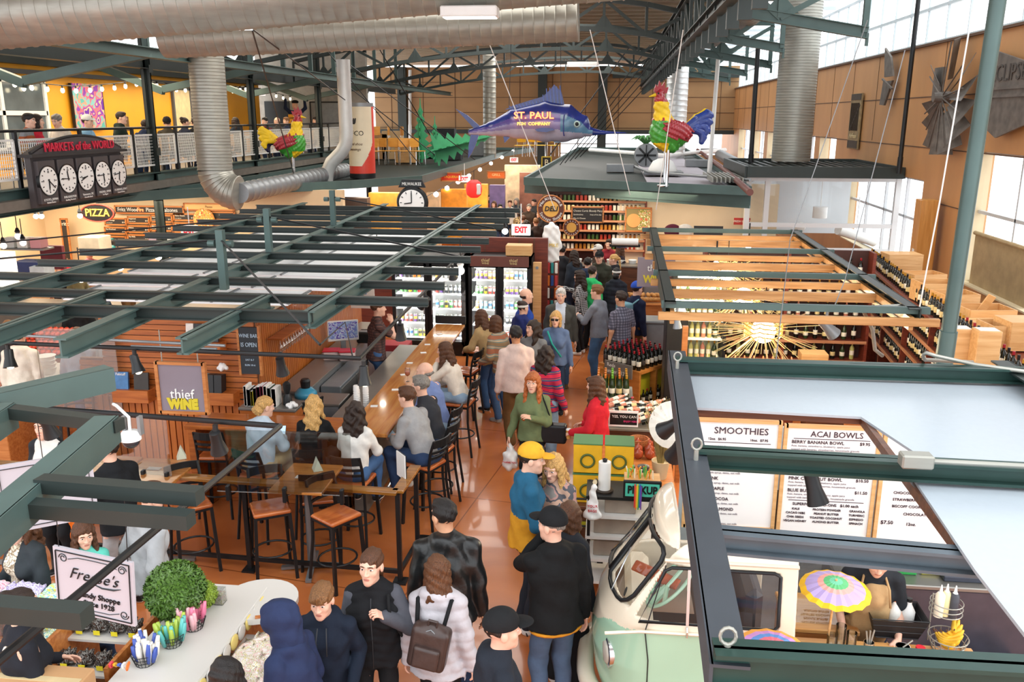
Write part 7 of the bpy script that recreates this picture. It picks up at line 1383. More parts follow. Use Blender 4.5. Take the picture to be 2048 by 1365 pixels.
c=at(1312,545,y=14.6);t=thing('shop_sign','mauve wine sign at the entrance of the wine shop behind the frame','sign',c);MB().box((0,0,0),(.62,.03,.5)).build('panel',mat('mauve_panel','#857a84'),t);text('thief',.16,(-.02,-.02,.07),t,M_white,xs=.9);text('WINE',.17,(-.02,-.02,-.12),t,plain('wine_yellow','#d0bd2c'),xs=.85,bold=.008)
t=thing('shop_sign','long dark board with small white lettering inside the wine shop','sign',at(1400,567,y=14.3));MB().box((0,0,0),(1.3,.03,.2)).build('panel',mat('brown_header','#6b3d33'),t);text('thief',.12,(-.2,-.02,0),t,M_white)
t=thing('dark_entrance_cabinet','tall dark cabinet beside the wine cooler','cabinet',(1.0,12.6,0));MB().box((0,0,.95),(.3,.6,1.9),b=.01).build('body',M_black,t)
t=thing('grey_bin','tall grey bin standing at the wine shop entrance','bin',(.9,15.8,0));MB().box((0,0,.5),(.6,.5,1.0),b=.02).build('bin',mat('pale_grey_plastic','#8e969b',.5),t);MB().box((0,0,1.02),(.63,.53,.06),b=.02).build('lid',M_grey,t)
tag(MB().box((.98,10.8,1.05),(.07,.07,2.1)).build('timber_post',M_oak),'orange timber post under the near corner of the wine frame','post');tag(MB().box((1.05,13.4,.006),(.9,1.6,.012)).build('floor_mat',mat('grey_mat','#6d6a68',.8)),'grey mat on the floor at the wine shop entrance','mat')
# aisle: reds display
LIME=mat('lime_paint','#a8a524',.5);OR=wood('display_oak','#b5702f','#cc8a45',.4)
t=thing('wine_display','orange and lime wooden display of red wines in the aisle','display',(.5,13.9,0),rad(-38));MB().box((0,0,.72),(.82,.95,.05)).build('top_tray',OR,t);MB().box((0,0,.08),(.82,.95,.16)).build('base',OR,t);MB().box((-.3,0,.42),(.05,.93,.62)).build('back_panel',LIME,t);[MB().box((.05,s*.45,.42),(.72,.04,.62)).build('side_panel',OR,t)for s in(-1,0,1)];[MB().box((.0,s*.23,.42),(.6,.4,.62)).build('lime_back',LIME,t)for s in(-1,1)];[MB().box((-.1,-.48,.2+.14*k),(.6,.02,.08)).build('slat',OR if k%2 else LIME,t)for k in range(4)]
q=thing('price_sign','grey slate sign with red wine prices on the aisle display','sign',(.2,13.42,.74),rad(-38));MB().box((0,0,0),(.55,.02,.22)).build('board',mat('grey_slate','#6a6762',.6),q);texts([('Reds',.085,-.22,.05,-.014,'LEFT'),('under $12',.085,-.22,-.05,-.014,'LEFT')],q,plain('chalk_white','#d4d2cc'))
RD=Matrix.Translation((.5,13.9,0))@Matrix.Rotation(rad(-38),4,'Z')
bottles([RD@V3(-.33+.095*(k%8),-.4+.115*(k//8),.745)for k in range(56)],[5,1,1,0,1],'red wine bottle standing on top of the aisle display','top of the aisle display')
bottles([RD@V3(.36,-.38+.1*k,.165)for k in range(8)],[5,0],'small dark bottle in the lower bay of the aisle display','lower bay of the aisle display',sc=.8)
t=thing('champagne_stand','low stand packed with sparkling wines in the aisle','stand',(.12,12.2,0));MB().box((0,0,.36),(.5,.55,.72)).build('stand',M_dkwood,t);MB().box((0,0,.735),(.56,.6,.03)).build('tray',M_galv,t)
q=thing('price_sign','grey slate sign below the sparkling wines','sign',(.18,11.86,.68));MB().box((0,0,0),(.5,.02,.14)).build('board',mat('grey_slate','#6a6762'),q);texts([('Bubbles',.08,-.2,0,-.014,'LEFT')],q,plain('chalk_white','#d4d2cc'))
bottles([Vector((-.1+.1*(k%5),12.0+.12*(k//5),.75))for k in range(20)],[7,7,8,7,3],'sparkling wine bottle on the low stand in the aisle','sparkling wines in the aisle',sc=1.08)
cab('wine_bin','wide wooden bin heaped with lying wine bottles','bin',(.42,10.95,0),(.95,.8,.8),M_dkwood,M_galv)
r=random.Random(5)
for k in range(42):
 me=BM[(6,0,6,2,6,5)[k%6]];o=link('wine_bottle',me,None,(.05+.085*(k%10),10.62+.17*(k//10),.86+.035*(k//21)));o.rotation_euler=(rad(-80+r.uniform(-6,6)),0,rad(-70+r.uniform(-14,14)));tag(o,'wine bottle lying in the heap on the wide wooden bin','bottle','heap on the wide wooden bin')
q=thing('promo_sign','small black and pink sign standing below the heap of bottles','sign',at(1247,838,y=10.2));MB().box((0,0,0),(.36,.02,.2)).build('card',M_white,q);MB().box((0,-.012,0),(.33,.004,.15)).build('print',M_black,q);texts([('YES, YOU CAN',.045,-.14,.03,-.016,'LEFT')],q,M_white);texts([('ENJOY HERE',.03,.0,-.03,-.016,'LEFT')],q,plain('hot_pink','#d83a7a'))
# small goods table behind the cart
cab('goods_table','wooden goods table behind the pickup shelf','table',(.28,9.2,0),(.95,1.2,.85),M_dkwood,M_oak);MB()
for k in range(8):t=thing('glass_ornament','round amber glass ornament on the goods table','ornament',(.4+.13*(k%3),9.75-.16*(k//3),.85),0,'glass ornaments');MB().lathe([(.03,0),(.06,.04),(.05,.09),(.015,.11),(.015,.13)],14).build('globe',plain('amber_glass','#a04a2c',.1),t,smooth=True)
t=thing('wicker_basket','small brown wicker basket on the goods table','basket',at(1277,888,z=.92));t.location.z=.85;MB().lathe([(.09,0),(.12,.14),(.11,.14),(.08,.02)],18).build('basket',mat('wicker','#a8683a',.7,0,.3,60,.4),t,smooth=40)
t=thing('grass_pot','pale pot of tall dry ornamental grass','plant',(.62,8.9,.85));MB().lathe([(.07,0),(.1,.2),(.09,.2),(.08,.17),(.001,.17)],18).build('pot',M_cream,t,smooth=40);mb=MB();r=random.Random(3)
for k in range(150):a,s,hh=r.uniform(0,2*PI),r.uniform(.05,.24),r.uniform(.45,.72);mb.tube([(.03*math.cos(a),.03*math.sin(a),.17),(s*.45*math.cos(a),s*.45*math.sin(a),.17+hh*.55),(s*math.cos(a),s*math.sin(a),.17+hh)],[.004,.003,.002],3,caps=False)
mb.build('grass_blades',mat('dry_grass','#9c8a55',.7,0,.3,20),t)
for k,x in enumerate((.28,.43)):t=thing('black_jar',f'black lidded jar behind the pickup box, {("nearer the paper towel", "nearer the grass pot")[k]}','jar',(x,8.72,.85));MB().lathe([(.06,0),(.06,.16)],18).build('jar',M_black,t,smooth=40);MB().lathe([(.064,.16),(.064,.2),(.03,.21)],18).build('lid',plain('grey_lid','#3a3c40',.4),t,smooth=40)
for k,(x,z,l)in enumerate(((-.16,1.0,'upper yellow carton with green lid on the aisle side'),(.17,1.0,'upper yellow carton with green lid on the inner side'),(-.16,.66,'lower yellow carton on the aisle side'),(.17,.66,'lower yellow carton on the inner side'))):
 t=thing('yellow_carton',l,'box',(x,8.72,z-(.0 if k<2 else .0)));MB().box((0,0,.16),(.3,.28,.32),b=.006).build('carton',mat('yellow_card','#e3ae1d',.6),t);MB().box((0,0,.325),(.31,.29,.012)).build('green_lid',plain('green_card','#4c7a4a',.6),t);MB().tube([(.07*math.cos(a),-.145,.14+.07*math.sin(a))for a in np.linspace(0,2*PI,20,endpoint=False)],.012,6,closed=True).build('wreath_print',plain('wreath_green','#4a5a22'),t)
cab('slatted_plinth','dark brown and lime slatted plinth under the yellow cartons','plinth',(.0,8.7,0),(.72,.4,.66),M_dkwood);[MB().box((-.3+.1*(k%2),8.49,.12+.11*k),(.16,.02,.06)).build('lime_strip',LIME,bpy.data.objects[[o.name for o in COL.objects if o.name.startswith('slatted_plinth')][0]]).__setattr__('location',(-.0,-8.7,0))for k in range(5)]
# pickup shelf
t=thing('pickup_shelf','dark steel shelf unit with white step shelves behind the van','shelf',(.18,7.95,0));[MB().bar((sx,sy,0),(sx,sy,1.12),.03,.03,up=(0,1,0)).build('post',M_black,t)for sx in(-.3,.32)for sy in(-.18,.18)];[MB().box((0,0,z),(.66,.4,.03)).build('shelf_board',M_white if z<1 else M_black,t)for z in(.2,.44,.68,.9,1.1)]
for k,(x,z,w)in enumerate(((.0,.915,.3),(-.05,.695,.4),(-.1,.455,.3),(.15,.215,.3))):box('carton',f'cardboard carton on the {("top", "second", "third", "lowest")[k]} white step of the pickup shelf','box',(.18+x,7.97,z),(w,.3,.16),mat('grey_card','#a7988a',.7))
p=Vector((.02,7.9,1.115));t=thing('paper_towel_roll','roll of white paper towel on a dark stand','paper towel',p);MB().lathe([(.09,0),(.09,.015),(.02,.02)],20).build('stand',plain('bronze','#4a4038',.3,metal=.6),t,smooth=40);MB().lathe([(.06,.02),(.06,.3),(.02,.3)],24).build('roll',M_white,t,smooth=40);MB().lathe([(.02,.3),(.025,.33),(.001,.34)],12).build('knob',M_black,t,smooth=True)
t=thing('pickup_sign','teal pickup sign on a box of colourful straws','sign',(.38,7.75,1.19));MB().box((0,0,.02),(.36,.03,.18),b=.006).build('frame',M_black,t);MB().box((0,-.017,.02),(.32,.006,.13)).build('panel',plain('teal_panel','#4fc4a8',.5),t);text('PICKUP',.105,(0,-.024,.02),t,M_black,bold=.004,xs=.8);MB().box((0,.12,.02),(.34,.2,.16)).build('straw_box',M_pine,t);r=random.Random(9)
for k in range(26):c=('#e07a28','#3fae4a','#e8a23c','#74c04a','#f0e2c8')[k%5];x,y=r.uniform(-.14,.14),r.uniform(.06,.18);MB().tube([(x,y,.05),(x+r.uniform(-.05,.05),y+r.uniform(-.03,.03),.19)],.007,6).build('straw',plain('straw_'+c[1:],c,.4),t)
t=thing('rainbow_flag','small folded rainbow flag hanging in front of the pickup sign','flag',(.33,7.71,1.2));[MB().box((-.02+.012*k,0,-.04-.02*(k%2)),(.012,.006,.24)).build('stripe',plain('flag_'+str(k),c),t)for k,c in enumerate(('#d82f2f','#e8852c','#ecd030','#3c9a4a','#3558b0','#74489a'))]
t=thing('hand_truck','black hand truck with cream grips beside the pickup shelf','hand truck',(-.2,8.15,0));mb=MB();[mb.tube([(s*.14,0,.1),(s*.14,.0,1.0),(s*.14,-.08,1.15),(s*.13,-.3,1.22)],.016,8)for s in(-1,1)];[mb.tube([(-.14,0,z),(.14,0,z)],.012,6)for z in(.3,.6,.9)];mb.build('frame',M_black,t,smooth=40);[MB().tube([(s*.13,-.24,1.2),(s*.13,-.36,1.24)],.022,8).build('grip',M_cream,t)for s in(-1,1)];[MB().lathe([(.03,-.03),(.13,-.03),(.13,.03),(.03,.03)],20,0,Matrix.Translation((s*.2,.05,.13))@Matrix.Rotation(PI/2,4,'Y')).build('wheel',M_black,t,smooth=40)for s in(-1,1)]
p=at(1185,1010,y=7.5);t=thing('paper_bag','white printed bag tied to the side of the pickup shelf','bag',p);V,F=sdf([('loft',(0,0,.12),(0,0,-.12),(.025,.02),(.085,.035)),('cap',(0,0,.1),(.01,0,.17),.02,.03)],.007,.02,wob(.004,50));link('bag',np_mesh('bag',V,F,M_white),t);texts([('YOUR',.035,0,.0,-.04,'CENTER'),('BAGS',.035,0,-.045,-.045,'CENTER')],t,RED)
def parasol(loc,R,label,cols,tilt=(0,0,0),h=.0,pole=.5):
 t=thing('paper_parasol',label,'parasol',loc);t.rotation_euler=tilt;n=32;pr=[(R*f,h+R*.32*(1-f**1.6))for f in np.linspace(1,.02,len(cols)*2+1)]
 mis=[k//2 for k in range(len(pr)-1)];vs,fs,ms=[],[],[]
 for(rr,z)in pr:vs+=[(rr*(1+.015*(k%2))*math.cos(2*PI*k/n),rr*(1+.015*(k%2))*math.sin(2*PI*k/n),z-.012*(k%2)*rr/R)for k in range(n)]
 for i in range(len(pr)-1):
  for k in range(n):fs.append((i*n+k,i*n+(k+1)%n,(i+1)*n+(k+1)%n,(i+1)*n+k));ms.append(mis[i])
 mb=MB();mb.v,mb.f,mb.m=vs,fs,ms;mb.build('canopy',[plain('paper_'+c[1:],c,.6)for c in cols],t);mb=MB();[mb.tube([(R*.97*math.cos(2*PI*k/16),R*.97*math.sin(2*PI*k/16),h-.01),(0,0,h+R*.28)],.004,4)for k in range(16)];mb.build('ribs',M_pine,t);MB().tube([(0,0,h+R*.36),(0,0,h-pole)],.009,8).build('pole',M_pine,t);return t
parasol(at(1345,850,z=1.55),.25,'white paper parasol tipped on its side behind the canopy edge',('#f1ebdf','#f6f1e6','#f1ebdf'),(rad(60),rad(-35),0),pole=.25)
parasol(at(1670,1180,z=1.42),.24,'bright paper parasol with yellow lilac and green rings on the smoothie counter',('#f2bd22','#b7a3d8','#b7a3d8','#e8a59c','#5fb878','#6fc7a0'),(rad(6),0,0),pole=.45)
parasol(at(1545,1312,z=1.25),.26,'multicoloured paper parasol at the bottom canopy beam',('#e8a040','#c48ac4','#5a8ac8','#d86a7a','#7a9ad0'),(rad(8),0,0),pole=.25)
# ---------------------------------------------------------------- the cut-down van
VX,VY,VW_=.0,5.5,1.3
t=thing('van','cream and mint green vintage van front cut down as a smoothie stand','van',(VX,VY,0));VAN=t
MINT=mat('mint_paint','#a3c9ae',.22,0,.03,2,coat=.6);CRM=mat('cream_van_paint','#e6d9c2',.22,0,.03,2,coat=.6);SEAL=M_black
def van_d(X,Y,Z,off=0.):
 u=(Y-VW_/2)/(VW_/2);au=np.abs(u)
 f=np.interp(Z,[.3,.55,.8,1.05,1.18,1.25,1.72,1.8,1.9],[.05,-.02,-.05,.0,.06,.10,.40,.40,.44]).astype(np.float32)
 dF=(f+.26*au**3-X)*.85;dT=(Z-(1.87-.13*au**3))*.9;dS=(np.abs(Y-VW_/2)-(VW_/2-.14*np.clip(Z-1.15,0,1)))*.97;dR=X-1.36;dB=.3-Z
 sm=lambda a,b,k:np.maximum(a,b)+np.maximum(k-np.abs(a-b),0)**2/(4*k)
 return sm(sm(dF,dS,.14),dT,.14),np.maximum(dR,dB)
def van_post(D,X,Y,Z):
 a,b=van_d(X,Y,Z);a2=a
 D=np.maximum(a2,b);D=np.maximum(D,-np.maximum(a+.035,b-.08))
 u=np.abs(Y-VW_/2);xs=.27+np.clip(Z-1.2,0,1)*.52
 side=np.maximum(np.maximum(xs-X,X-1.24),np.maximum(1.2-Z,Z-1.6));side=np.maximum(side,np.where(u>VW_/2-.2,-1.,1.));roof=np.minimum(np.maximum(np.maximum(.56-X,u-.5),1.66-Z),np.maximum(np.maximum(.56-X,VW_*.6-Y),1.2-Z))
 ws=np.maximum(np.maximum(1.23-Z,Z-1.7),np.maximum(u-.5-.0*Z,.018-u));ws=np.maximum(ws,X-.62)
 rnd=.02
 return np.maximum(D,-np.minimum(np.minimum(side,ws),roof))
V,F=sdf([('box',(.65,VW_/2,1.05),(.8,.8,.9),np.eye(3),0.)],.012,.02,van_post);c=fcen(V,F)
belt=1.13-.10*np.clip((.35-c[:,0])/.35,0,1)*np.abs((c[:,1]-VW_/2)/(VW_/2))-.28*np.clip((.2-c[:,0])/.2,0,1)*np.clip(1-np.abs(c[:,1]-VW_/2)/.45,0,1)
link('van_body',np_mesh('van_body',V,F,[MINT,CRM],((c[:,2]>belt)|(van_d(c[:,0],c[:,1],c[:,2])[0]<-.018)).astype(int)),t)
sid=lambda x,z:(x,.14*max(0,z-1.15)-.004,z)
def rim(pts,r=.013,m=SEAL,name='window_seal',closed=True):return MB().tube(pts,r,6,closed=closed).build(name,m,t,smooth=True)
WS=[(.285,1.205),(.455,1.58),(.5,1.605),(1.2,1.605),(1.24,1.58),(1.24,1.23),(1.21,1.2)];rim([sid(*p)for p in WS])
MB().quad(sid(.28,1.2),sid(1.24,1.2),sid(1.24,1.6),sid(.48,1.6)).build('side_window',M_glass,t)
MB().bar(sid(.62,1.2),sid(.62,1.6),.02,.025,up=(0,1,0)).build('quarter_light_bar',M_chrome,t)
fx_=lambda y,z,o=-.012:(float(np.interp(z,[1.18,1.25,1.72],[.06,.10,.40]))+.26*abs((y-VW_/2)/(VW_/2))**3+o,y,z)
for s in(-1,1):
 y0,y1=VW_/2+s*.025,VW_/2+s*.5;q=[(y0,1.24),(y0,1.46),(y0,1.69)]+[(y0+(y1-y0)*f,1.69)for f in(.3,.55,.75)]+[(y1-s*.06,1.68),(y1-s*.02,1.65),(y1,1.6),(y1,1.45),(y1,1.32),(y1-s*.02,1.27),(y1-s*.06,1.24)]+[(y0+(y1-y0)*f,1.235)for f in(.75,.5,.25)];rim([fx_(*p)for p in q],.017)
 m_=MB();ys_=np.linspace(y0,y1,7);[m_.quad(fx_(a,1.24,0),fx_(b,1.24,0),fx_(b,1.68,0),fx_(a,1.68,0))for a,b in zip(ys_,ys_[1:])];m_.build('windscreen',M_glass,t)
 hx=float(-.035+.26*.72**3);hy=VW_/2+s*.46;Mh=Matrix.Translation((hx-.0,hy,.82))@Matrix.Rotation(rad(-s*14),4,'Z')@Matrix.Rotation(-PI/2,4,'Y');h_=MB().lathe([(.11,-.06),(.115,-.005),(.095,.0)],24,0,Mh).build('headlight',M_chrome,t,smooth=40);MB().lathe([(.1,-.005),(.07,.015),(.001,.022)],24,0,Mh).build('lens',plain('lamp_lens','#b9b4a8',.08),h_,smooth=True)
 MB().tube([fx_(VW_/2+s*.3,1.24,-.03),fx_(VW_/2+s*.12,1.5,-.03)],.006,5).build('wiper',M_chrome,t)
MB().tube([(-.09+.26*abs(k)**3,VW_/2+k*VW_/2,.45)for k in np.linspace(-1,1,15)],.07,10).build('bumper',CRM,t,smooth=True)
for pts in([(.36,.3),(.36,.9),(.33,1.13)],[(1.25,.3),(1.25,1.15)],[(.33,1.13),(.46,1.62)]):MB().tube([sid(*p)for p in pts],.0045,5).build('door_seam',SEAL,t)
MB().tube([(.05,-.006,1.1),(.3,-.012,1.135),(1.36,-.012,1.14)],.012,6).build('belt_moulding',CRM,t);MB().tube([(.45,.07,1.655),(1.36,.07,1.655)],.014,6).build('drip_rail',CRM,t);MB().tube([sid(.62,1.18),(.62,-.03,1.16),(.62,-.03,1.12)],.008,6).build('window_catch',M_chrome,t)
st=MB().tube([(.52+.2*math.cos(a)*.8,.38+.2*math.sin(a),1.3+.16*math.cos(a))for a in np.linspace(0,2*PI,28,endpoint=False)],.014,8,closed=True).build('steering_wheel',MINT,t,smooth=True);mb=MB();[mb.tube([(.5,.38,1.27),(.52+.16*math.cos(a),.38+.2*math.sin(a),1.3+.16*math.cos(a))],.016,6)for a in(.5,2.6,4.4)];mb.tube([(.5,.38,1.27),(.3,.38,1.0)],.03,8);mb.build('spokes',MINT,st)
MB().box((.9,.65,.95),(.3,1.0,.3),b=.06).build('seat',M_black,t);MB().box((1.1,.65,1.15),(.12,1.0,.5),b=.05).build('seat_back',mat('dark_vinyl','#2e3138',.4),t);MB().box((.3,.65,1.05),(.2,1.1,.18),b=.05).build('dashboard',CRM,t);MB().box((.8,.65,.6),(.95,.9,.04)).build('cab_floor',M_black,t)
MB().lathe([(.035,0),(.035,.003)],20,0,Matrix.Translation(fx_(VW_/2-.42,1.3,-.01))@Matrix.Rotation(-PI/2.6,4,'Y')).build('badge_sticker',M_black,t)
t2=thing('dash_board','long wooden surfboard shaped board leaning inside the van windscreen','board',(VX+.42,VY+.5,1.3));t2.rotation_euler=(0,rad(-40),rad(50));MB().box((0,0,0),(.09,.42,.02),b=.01).build('board',mat('printed_board','#9c4a2a',.4,0,.4,9),t2)
# menus
def menu(x0,x1,z0,z1,y,label,lines,title=None):
 w,h=x1-x0,z1-z0;t=thing('menu_board',label,'menu',((x0+x1)/2,y,(z0+z1)/2));MB().box((0,0,0),(w,.02,h)).build('panel',plain('menu_white','#f3f1ee',.6),t);mb=MB();[mb.box((s*w/2,-.006,0),(.03,.035,h+.03))for s in(-1,1)];[mb.box((0,-.006,s*h/2),(w,.035,.03))for s in(-1,1)];mb.build('frame',M_pine,t);K=w/100.
 texts([(b,s*K,(x-50)*K,h/2-z*K,-.013,al)for b,s,x,z,al in lines if s>3.4],t,plain('plum_ink','#3c2430'));texts([(b,s*K,(x-50)*K,h/2-z*K,-.013,al)for b,s,x,z,al in lines if s<=3.4],t,plain('grey_ink','#8a8088'),ext=.001);mb=MB();[mb.box((0,-.012,h/2-z*K),(w*.82,.003,.005))for z in(title or())];mb.build('rule',plain('plum_ink','#3c2430'),t);return t
ym=6.95
mm=lambda u0,u1,v0,v1:(at(u0,v0,y=ym).x,at(u1,v0,y=ym).x,at(u0,v1,y=ym).z,at(u0,v0,y=ym).z)
sub='Acai, banana, strawberry, blueberry, apple juice'
L1=[('SMOOTHIES',11,58,12,'CENTER'),('12oz.  $6.95',4,22,22,'LEFT'),('16oz.  $7.95',4,68,22,'LEFT')]
for k,s in enumerate(('THE CLASSIC','TROPICAL','GREEN','HOT PINK','GOLD MAPLE','COCO COCOA','CHERRY ALMOND','CACAO')):L1+=[(s,5.2,12,32+12.5*k,'LEFT'),('banana, maple syrup, dates, oat milk',3.3,12,37.5+12.5*k,'LEFT')]
menu(*mm(1378,1562,838,1050),ym,'smoothies menu board hanging behind the van roof',L1,(26,))
L2=[('ACAI BOWLS',9.5,55,9,'CENTER')]
for k,(s,pz)in enumerate((('BERRY BANANA BOWL','$9.95'),('ISLAND BOWL','$9.95'),('GREEN BOWL','$10.50'),('PINK COCONUT BOWL','$10.50'),('BLUE BUS BOWL','$11.50'))):L2+=[(s,5.4,7,18.5+14.5*k,'LEFT'),(pz,5,80,18.5+14.5*k,'LEFT'),(sub,3.3,7,23+14.5*k,'LEFT'),('topped with bananas, strawberries, housemade granola',3.3,7,27+14.5*k,'LEFT')]
L2+=[('SUPERFOOD ADD-ONS   $1.00 each',4.6,50,93,'CENTER')]+[(s,3.6,x,99+5*j,'CENTER')for x,col in((18,('KALE','CACAO NIBS','CHIA SEEDS','VEGAN HONEY')),(52,('PROTEIN POWDER','PEANUT BUTTER','TOASTED COCONUT','ALMOND BUTTER')),(85,('GRANOLA','TURMERIC','ESPRESSO','SPINACH')))for j,s in enumerate(col)]
menu(*mm(1572,1760,850,1068),ym-.01,'acai bowls menu board in the middle behind the canopy beam',L2,(14.5,88.5))
L3=[('ICE CREAM',8,50,10,'CENTER'),('2 SCOOPS',5,12,42,'LEFT'),('MILKSHAKES',8,55,58,'CENTER'),('CHOCOLATE',4.4,15,70,'LEFT'),('COOKIES',4.4,65,70,'LEFT'),('STRAWBERRY',4.4,15,78,'LEFT'),('COOKIE',4.4,65,78,'LEFT'),('BISCOFF COOKIE',4.4,15,86,'LEFT'),('MOON',4.4,70,86,'LEFT'),('CHOCOLATE PEANUT BUTTER',4.4,28,95,'LEFT'),('$7.50',6,5,106,'LEFT'),('12oz.',5,32,107,'LEFT'),('$8.50',6,66,106,'LEFT'),('16oz.',5,88,107,'LEFT')]
menu(*mm(1770,1965,862,1085),ym-.02,'milkshakes menu board partly hidden by the white canopy panel',L3,(48,))
# smoothie counter
M_but=wood('butcher_block','#c4894c','#dba868',.35);cab('smoothie_counter','wooden topped smoothie counter below the canopy front beam','counter',(2.05,5.55,0),(1.25,.62,.93),M_grey,M_but);CZ=.932
def onc(u,v,z=CZ):p=at(u,v,z=z);p.z=z;return p
cab('steel_back_counter','dark steel work counter behind the smoothie worker','counter',(2.9,7.1,0),(1.8,.6,.9),mat('dark_steel','#55525c',.35,.5),M_steelc)
cab('display_stand','wooden stand with a clear acrylic display case behind the van rear','display',(1.68,6.25,0),(.5,.5,.93),M_oak,M_but);MB().box((1.68,6.25,1.12),(.42,.4,.36)).build('acrylic_case',M_glass,[o for o in COL.objects if o.name.startswith('display_stand')][-1]).location=(-1.68,-6.25,0);area('stall_fill',(2.3,5.9,2.75),(0,0,0),.8,.4,9)  # area light without a fixture, added to brighten the dark space under the canopy
t=thing('wire_basket','black wire basket filled with jugs on the smoothie counter','basket',onc(1785,1262));mb=MB();w0,d0,w1,d1,h=.15,.1,.2,.14,.17
for f in np.linspace(0,1,4):w,d=w0+(w1-w0)*f,d0+(d1-d0)*f;mb.tube([(-w,-d,h*f),(w,-d,h*f),(w,d,h*f),(-w,d,h*f)],.005,5,closed=True)
mb.build('wire_rim',M_black,t);MB().add([(-w0,-d0,0),(w0,-d0,0),(w1,-d1,h*.95),(-w1,-d1,h*.95),(-w0,d0,0),(w0,d0,0),(w1,d1,h*.95),(-w1,d1,h*.95)],[(0,1,2,3),(5,4,7,6),(1,5,6,2),(4,0,3,7),(1,0,4,5)]).build('mesh_side',plain('black_mesh','#1c1d20',.5),t)
for k,(x,c,l)in enumerate(((-.09,M_grey,'grey jug'),(0,plain('milk_white','#eceae2',.4),'white milk jug'),(.1,M_white,'white bottle'))):q=thing('jug',f'{l} standing in the black wire basket','jug',onc(1785,1262)+V3(x,.02,.02));MB().lathe([(.045,0),(.05,.14),(.02,.2),(.02,.22)],16).build('jug',c,q,smooth=40);MB().lathe([(.022,.22),(.022,.245),(.001,.246)],12).build('cap',plain('cap_orange','#e0702a')if k==1 else M_black,q)
t=thing('fruit_basket','wire fruit basket holding bananas on the smoothie counter','basket',onc(1893,1298));mb=MB();[mb.tube([((.1+.35*z)*math.cos(a),(.1+.35*z)*math.sin(a),z)for a in np.linspace(0,2*PI,24,endpoint=False)],.004,5,closed=True)for z in(.005,.05,.1)];[mb.tube([(.1*math.cos(a),.1*math.sin(a),.005),(.135*math.cos(a),.135*math.sin(a),.1)],.003,4)for a in np.arange(0,6.28,.4)];mb.build('wire_bowl',M_galv,t);MB().tube([(-.1,.1,0),(-.1,.1,.38)],.006,6).build('stand',M_galv,t);mb=MB();[mb.tube([(.11*math.cos(a),.1+.11*math.sin(a),z)for a in np.linspace(0,2*PI,24,endpoint=False)],.004,5,closed=True)for z in(.24,.28,.32)];mb.build('upper_ring',M_galv,t)
for k in range(7):
 a=.4*k-1.2;q=thing('banana',f'{("lowest", "second", "third", "fourth", "fifth", "sixth", "topmost")[k]} banana of the bunch in the wire fruit basket','banana',onc(1893,1298)+V3(-.03+.014*k,-.02+.012*k,.06+.014*k),a,'bananas');pts=[(.1*math.cos(b),0,-.1*math.sin(b)+.08)for b in np.linspace(.35,2.5,9)];MB().tube(pts,[.006,.014,.018,.019,.019,.018,.016,.011,.005],8).build('fruit',mat('banana_yellow','#e0b02e',.5,0,.15,20),q,smooth=True);MB().tube([pts[-1],(pts[-1][0]-.02,0,pts[-1][2]+.02)],.005,6).build('stem',M_dkwood,q)
for k,(dx,c,l)in enumerate(((-.05,'#efe6cf','cream squeeze bottle in the upper wire ring'),(.0,'#e8dca8','yellowish squeeze bottle in the upper wire ring'),(.05,'#3a3c44','dark sauce squeeze bottle in the upper wire ring'))):q=thing('squeeze_bottle',l,'bottle',onc(1893,1298)+V3(dx,.1+.02*(k==1),.2));MB().lathe([(.033,0),(.034,.17),(.02,.19)],14).build('bottle',plain('sq_'+c[1:],c,.4),q,smooth=40);MB().lathe([(.03,.17),(.012,.2),(.004,.25)],12).build('nozzle',M_white,q,smooth=40)
for k,(u,v,l)in enumerate(((1678,1300,'tall clear glass jar behind the parasol stem'),(1700,1305,'clear cylinder vase on the counter'),(1662,1300,'small clear glass cup by the parasol stem'))):q=thing('glass_jar',l,'jar',onc(u,v));MB().lathe([(.035,0),(.037,.2-.04*k),(.034,.2-.04*k),(.032,.01)],16).build('jar',glass('jar_glass',(.9,.93,.93,1),.5),q,smooth=40)
q=thing('utensil_cup','steel cup holding metal utensils on the counter','cup',onc(1735,1312));MB().lathe([(.035,0),(.038,.11),(.034,.11),(.03,.02)],16).build('cup',M_chrome,q,smooth=40);mb=MB();[mb.tube([(0,0,.03),(.03*k,.01*k,.2)],.006,6)for k in(-1,0,1)];mb.build('utensils',M_galv,q)
q=thing('steel_tin','steel tin with pink filling and a spoon','tin',onc(1803,1318));MB().lathe([(.05,0),(.05,.1),(.046,.1),(.046,.085)],20).build('tin',M_chrome,q,smooth=40);MB().lathe([(.001,.09),(.046,.09)][::-1],20).build('filling',plain('pink_filling','#b8606a',.5),q);MB().tube([(0,0,.09),(.06,.0,.15)],.006,6).build('spoon',M_galv,q)
q=thing('spice_bottle','blue bottle with a red cap on the counter','bottle',onc(1838,1320));MB().lathe([(.03,0),(.03,.07)],14).build('bottle',plain('blue_clear','#5f86c4',.2),q,smooth=40);MB().lathe([(.032,.07),(.032,.1),(.001,.1)],14).build('cap',RED,q,smooth=40)
box('glove_box','blue and white glove box at the front of the counter','box',onc(1878,1325),(.17,.1,.06),plain('pale_blue_box','#cdd6ea',.5),.1,lid=plain('blue_print','#4a5aa8'))
t=thing('plastic_crate','black plastic crate with bottles on the floor beside the counter','crate',(3.15,6.6,0));mb=MB();[mb.box((0,s*.2,.16),(.55,.02,.3))for s in(-1,1)];[mb.box((s*.28,0,.16),(.02,.4,.3))for s in(-1,1)];mb.box((0,0,.01),(.55,.4,.02));mb.build('crate',mat('black_crate','#24262a',.5),t)
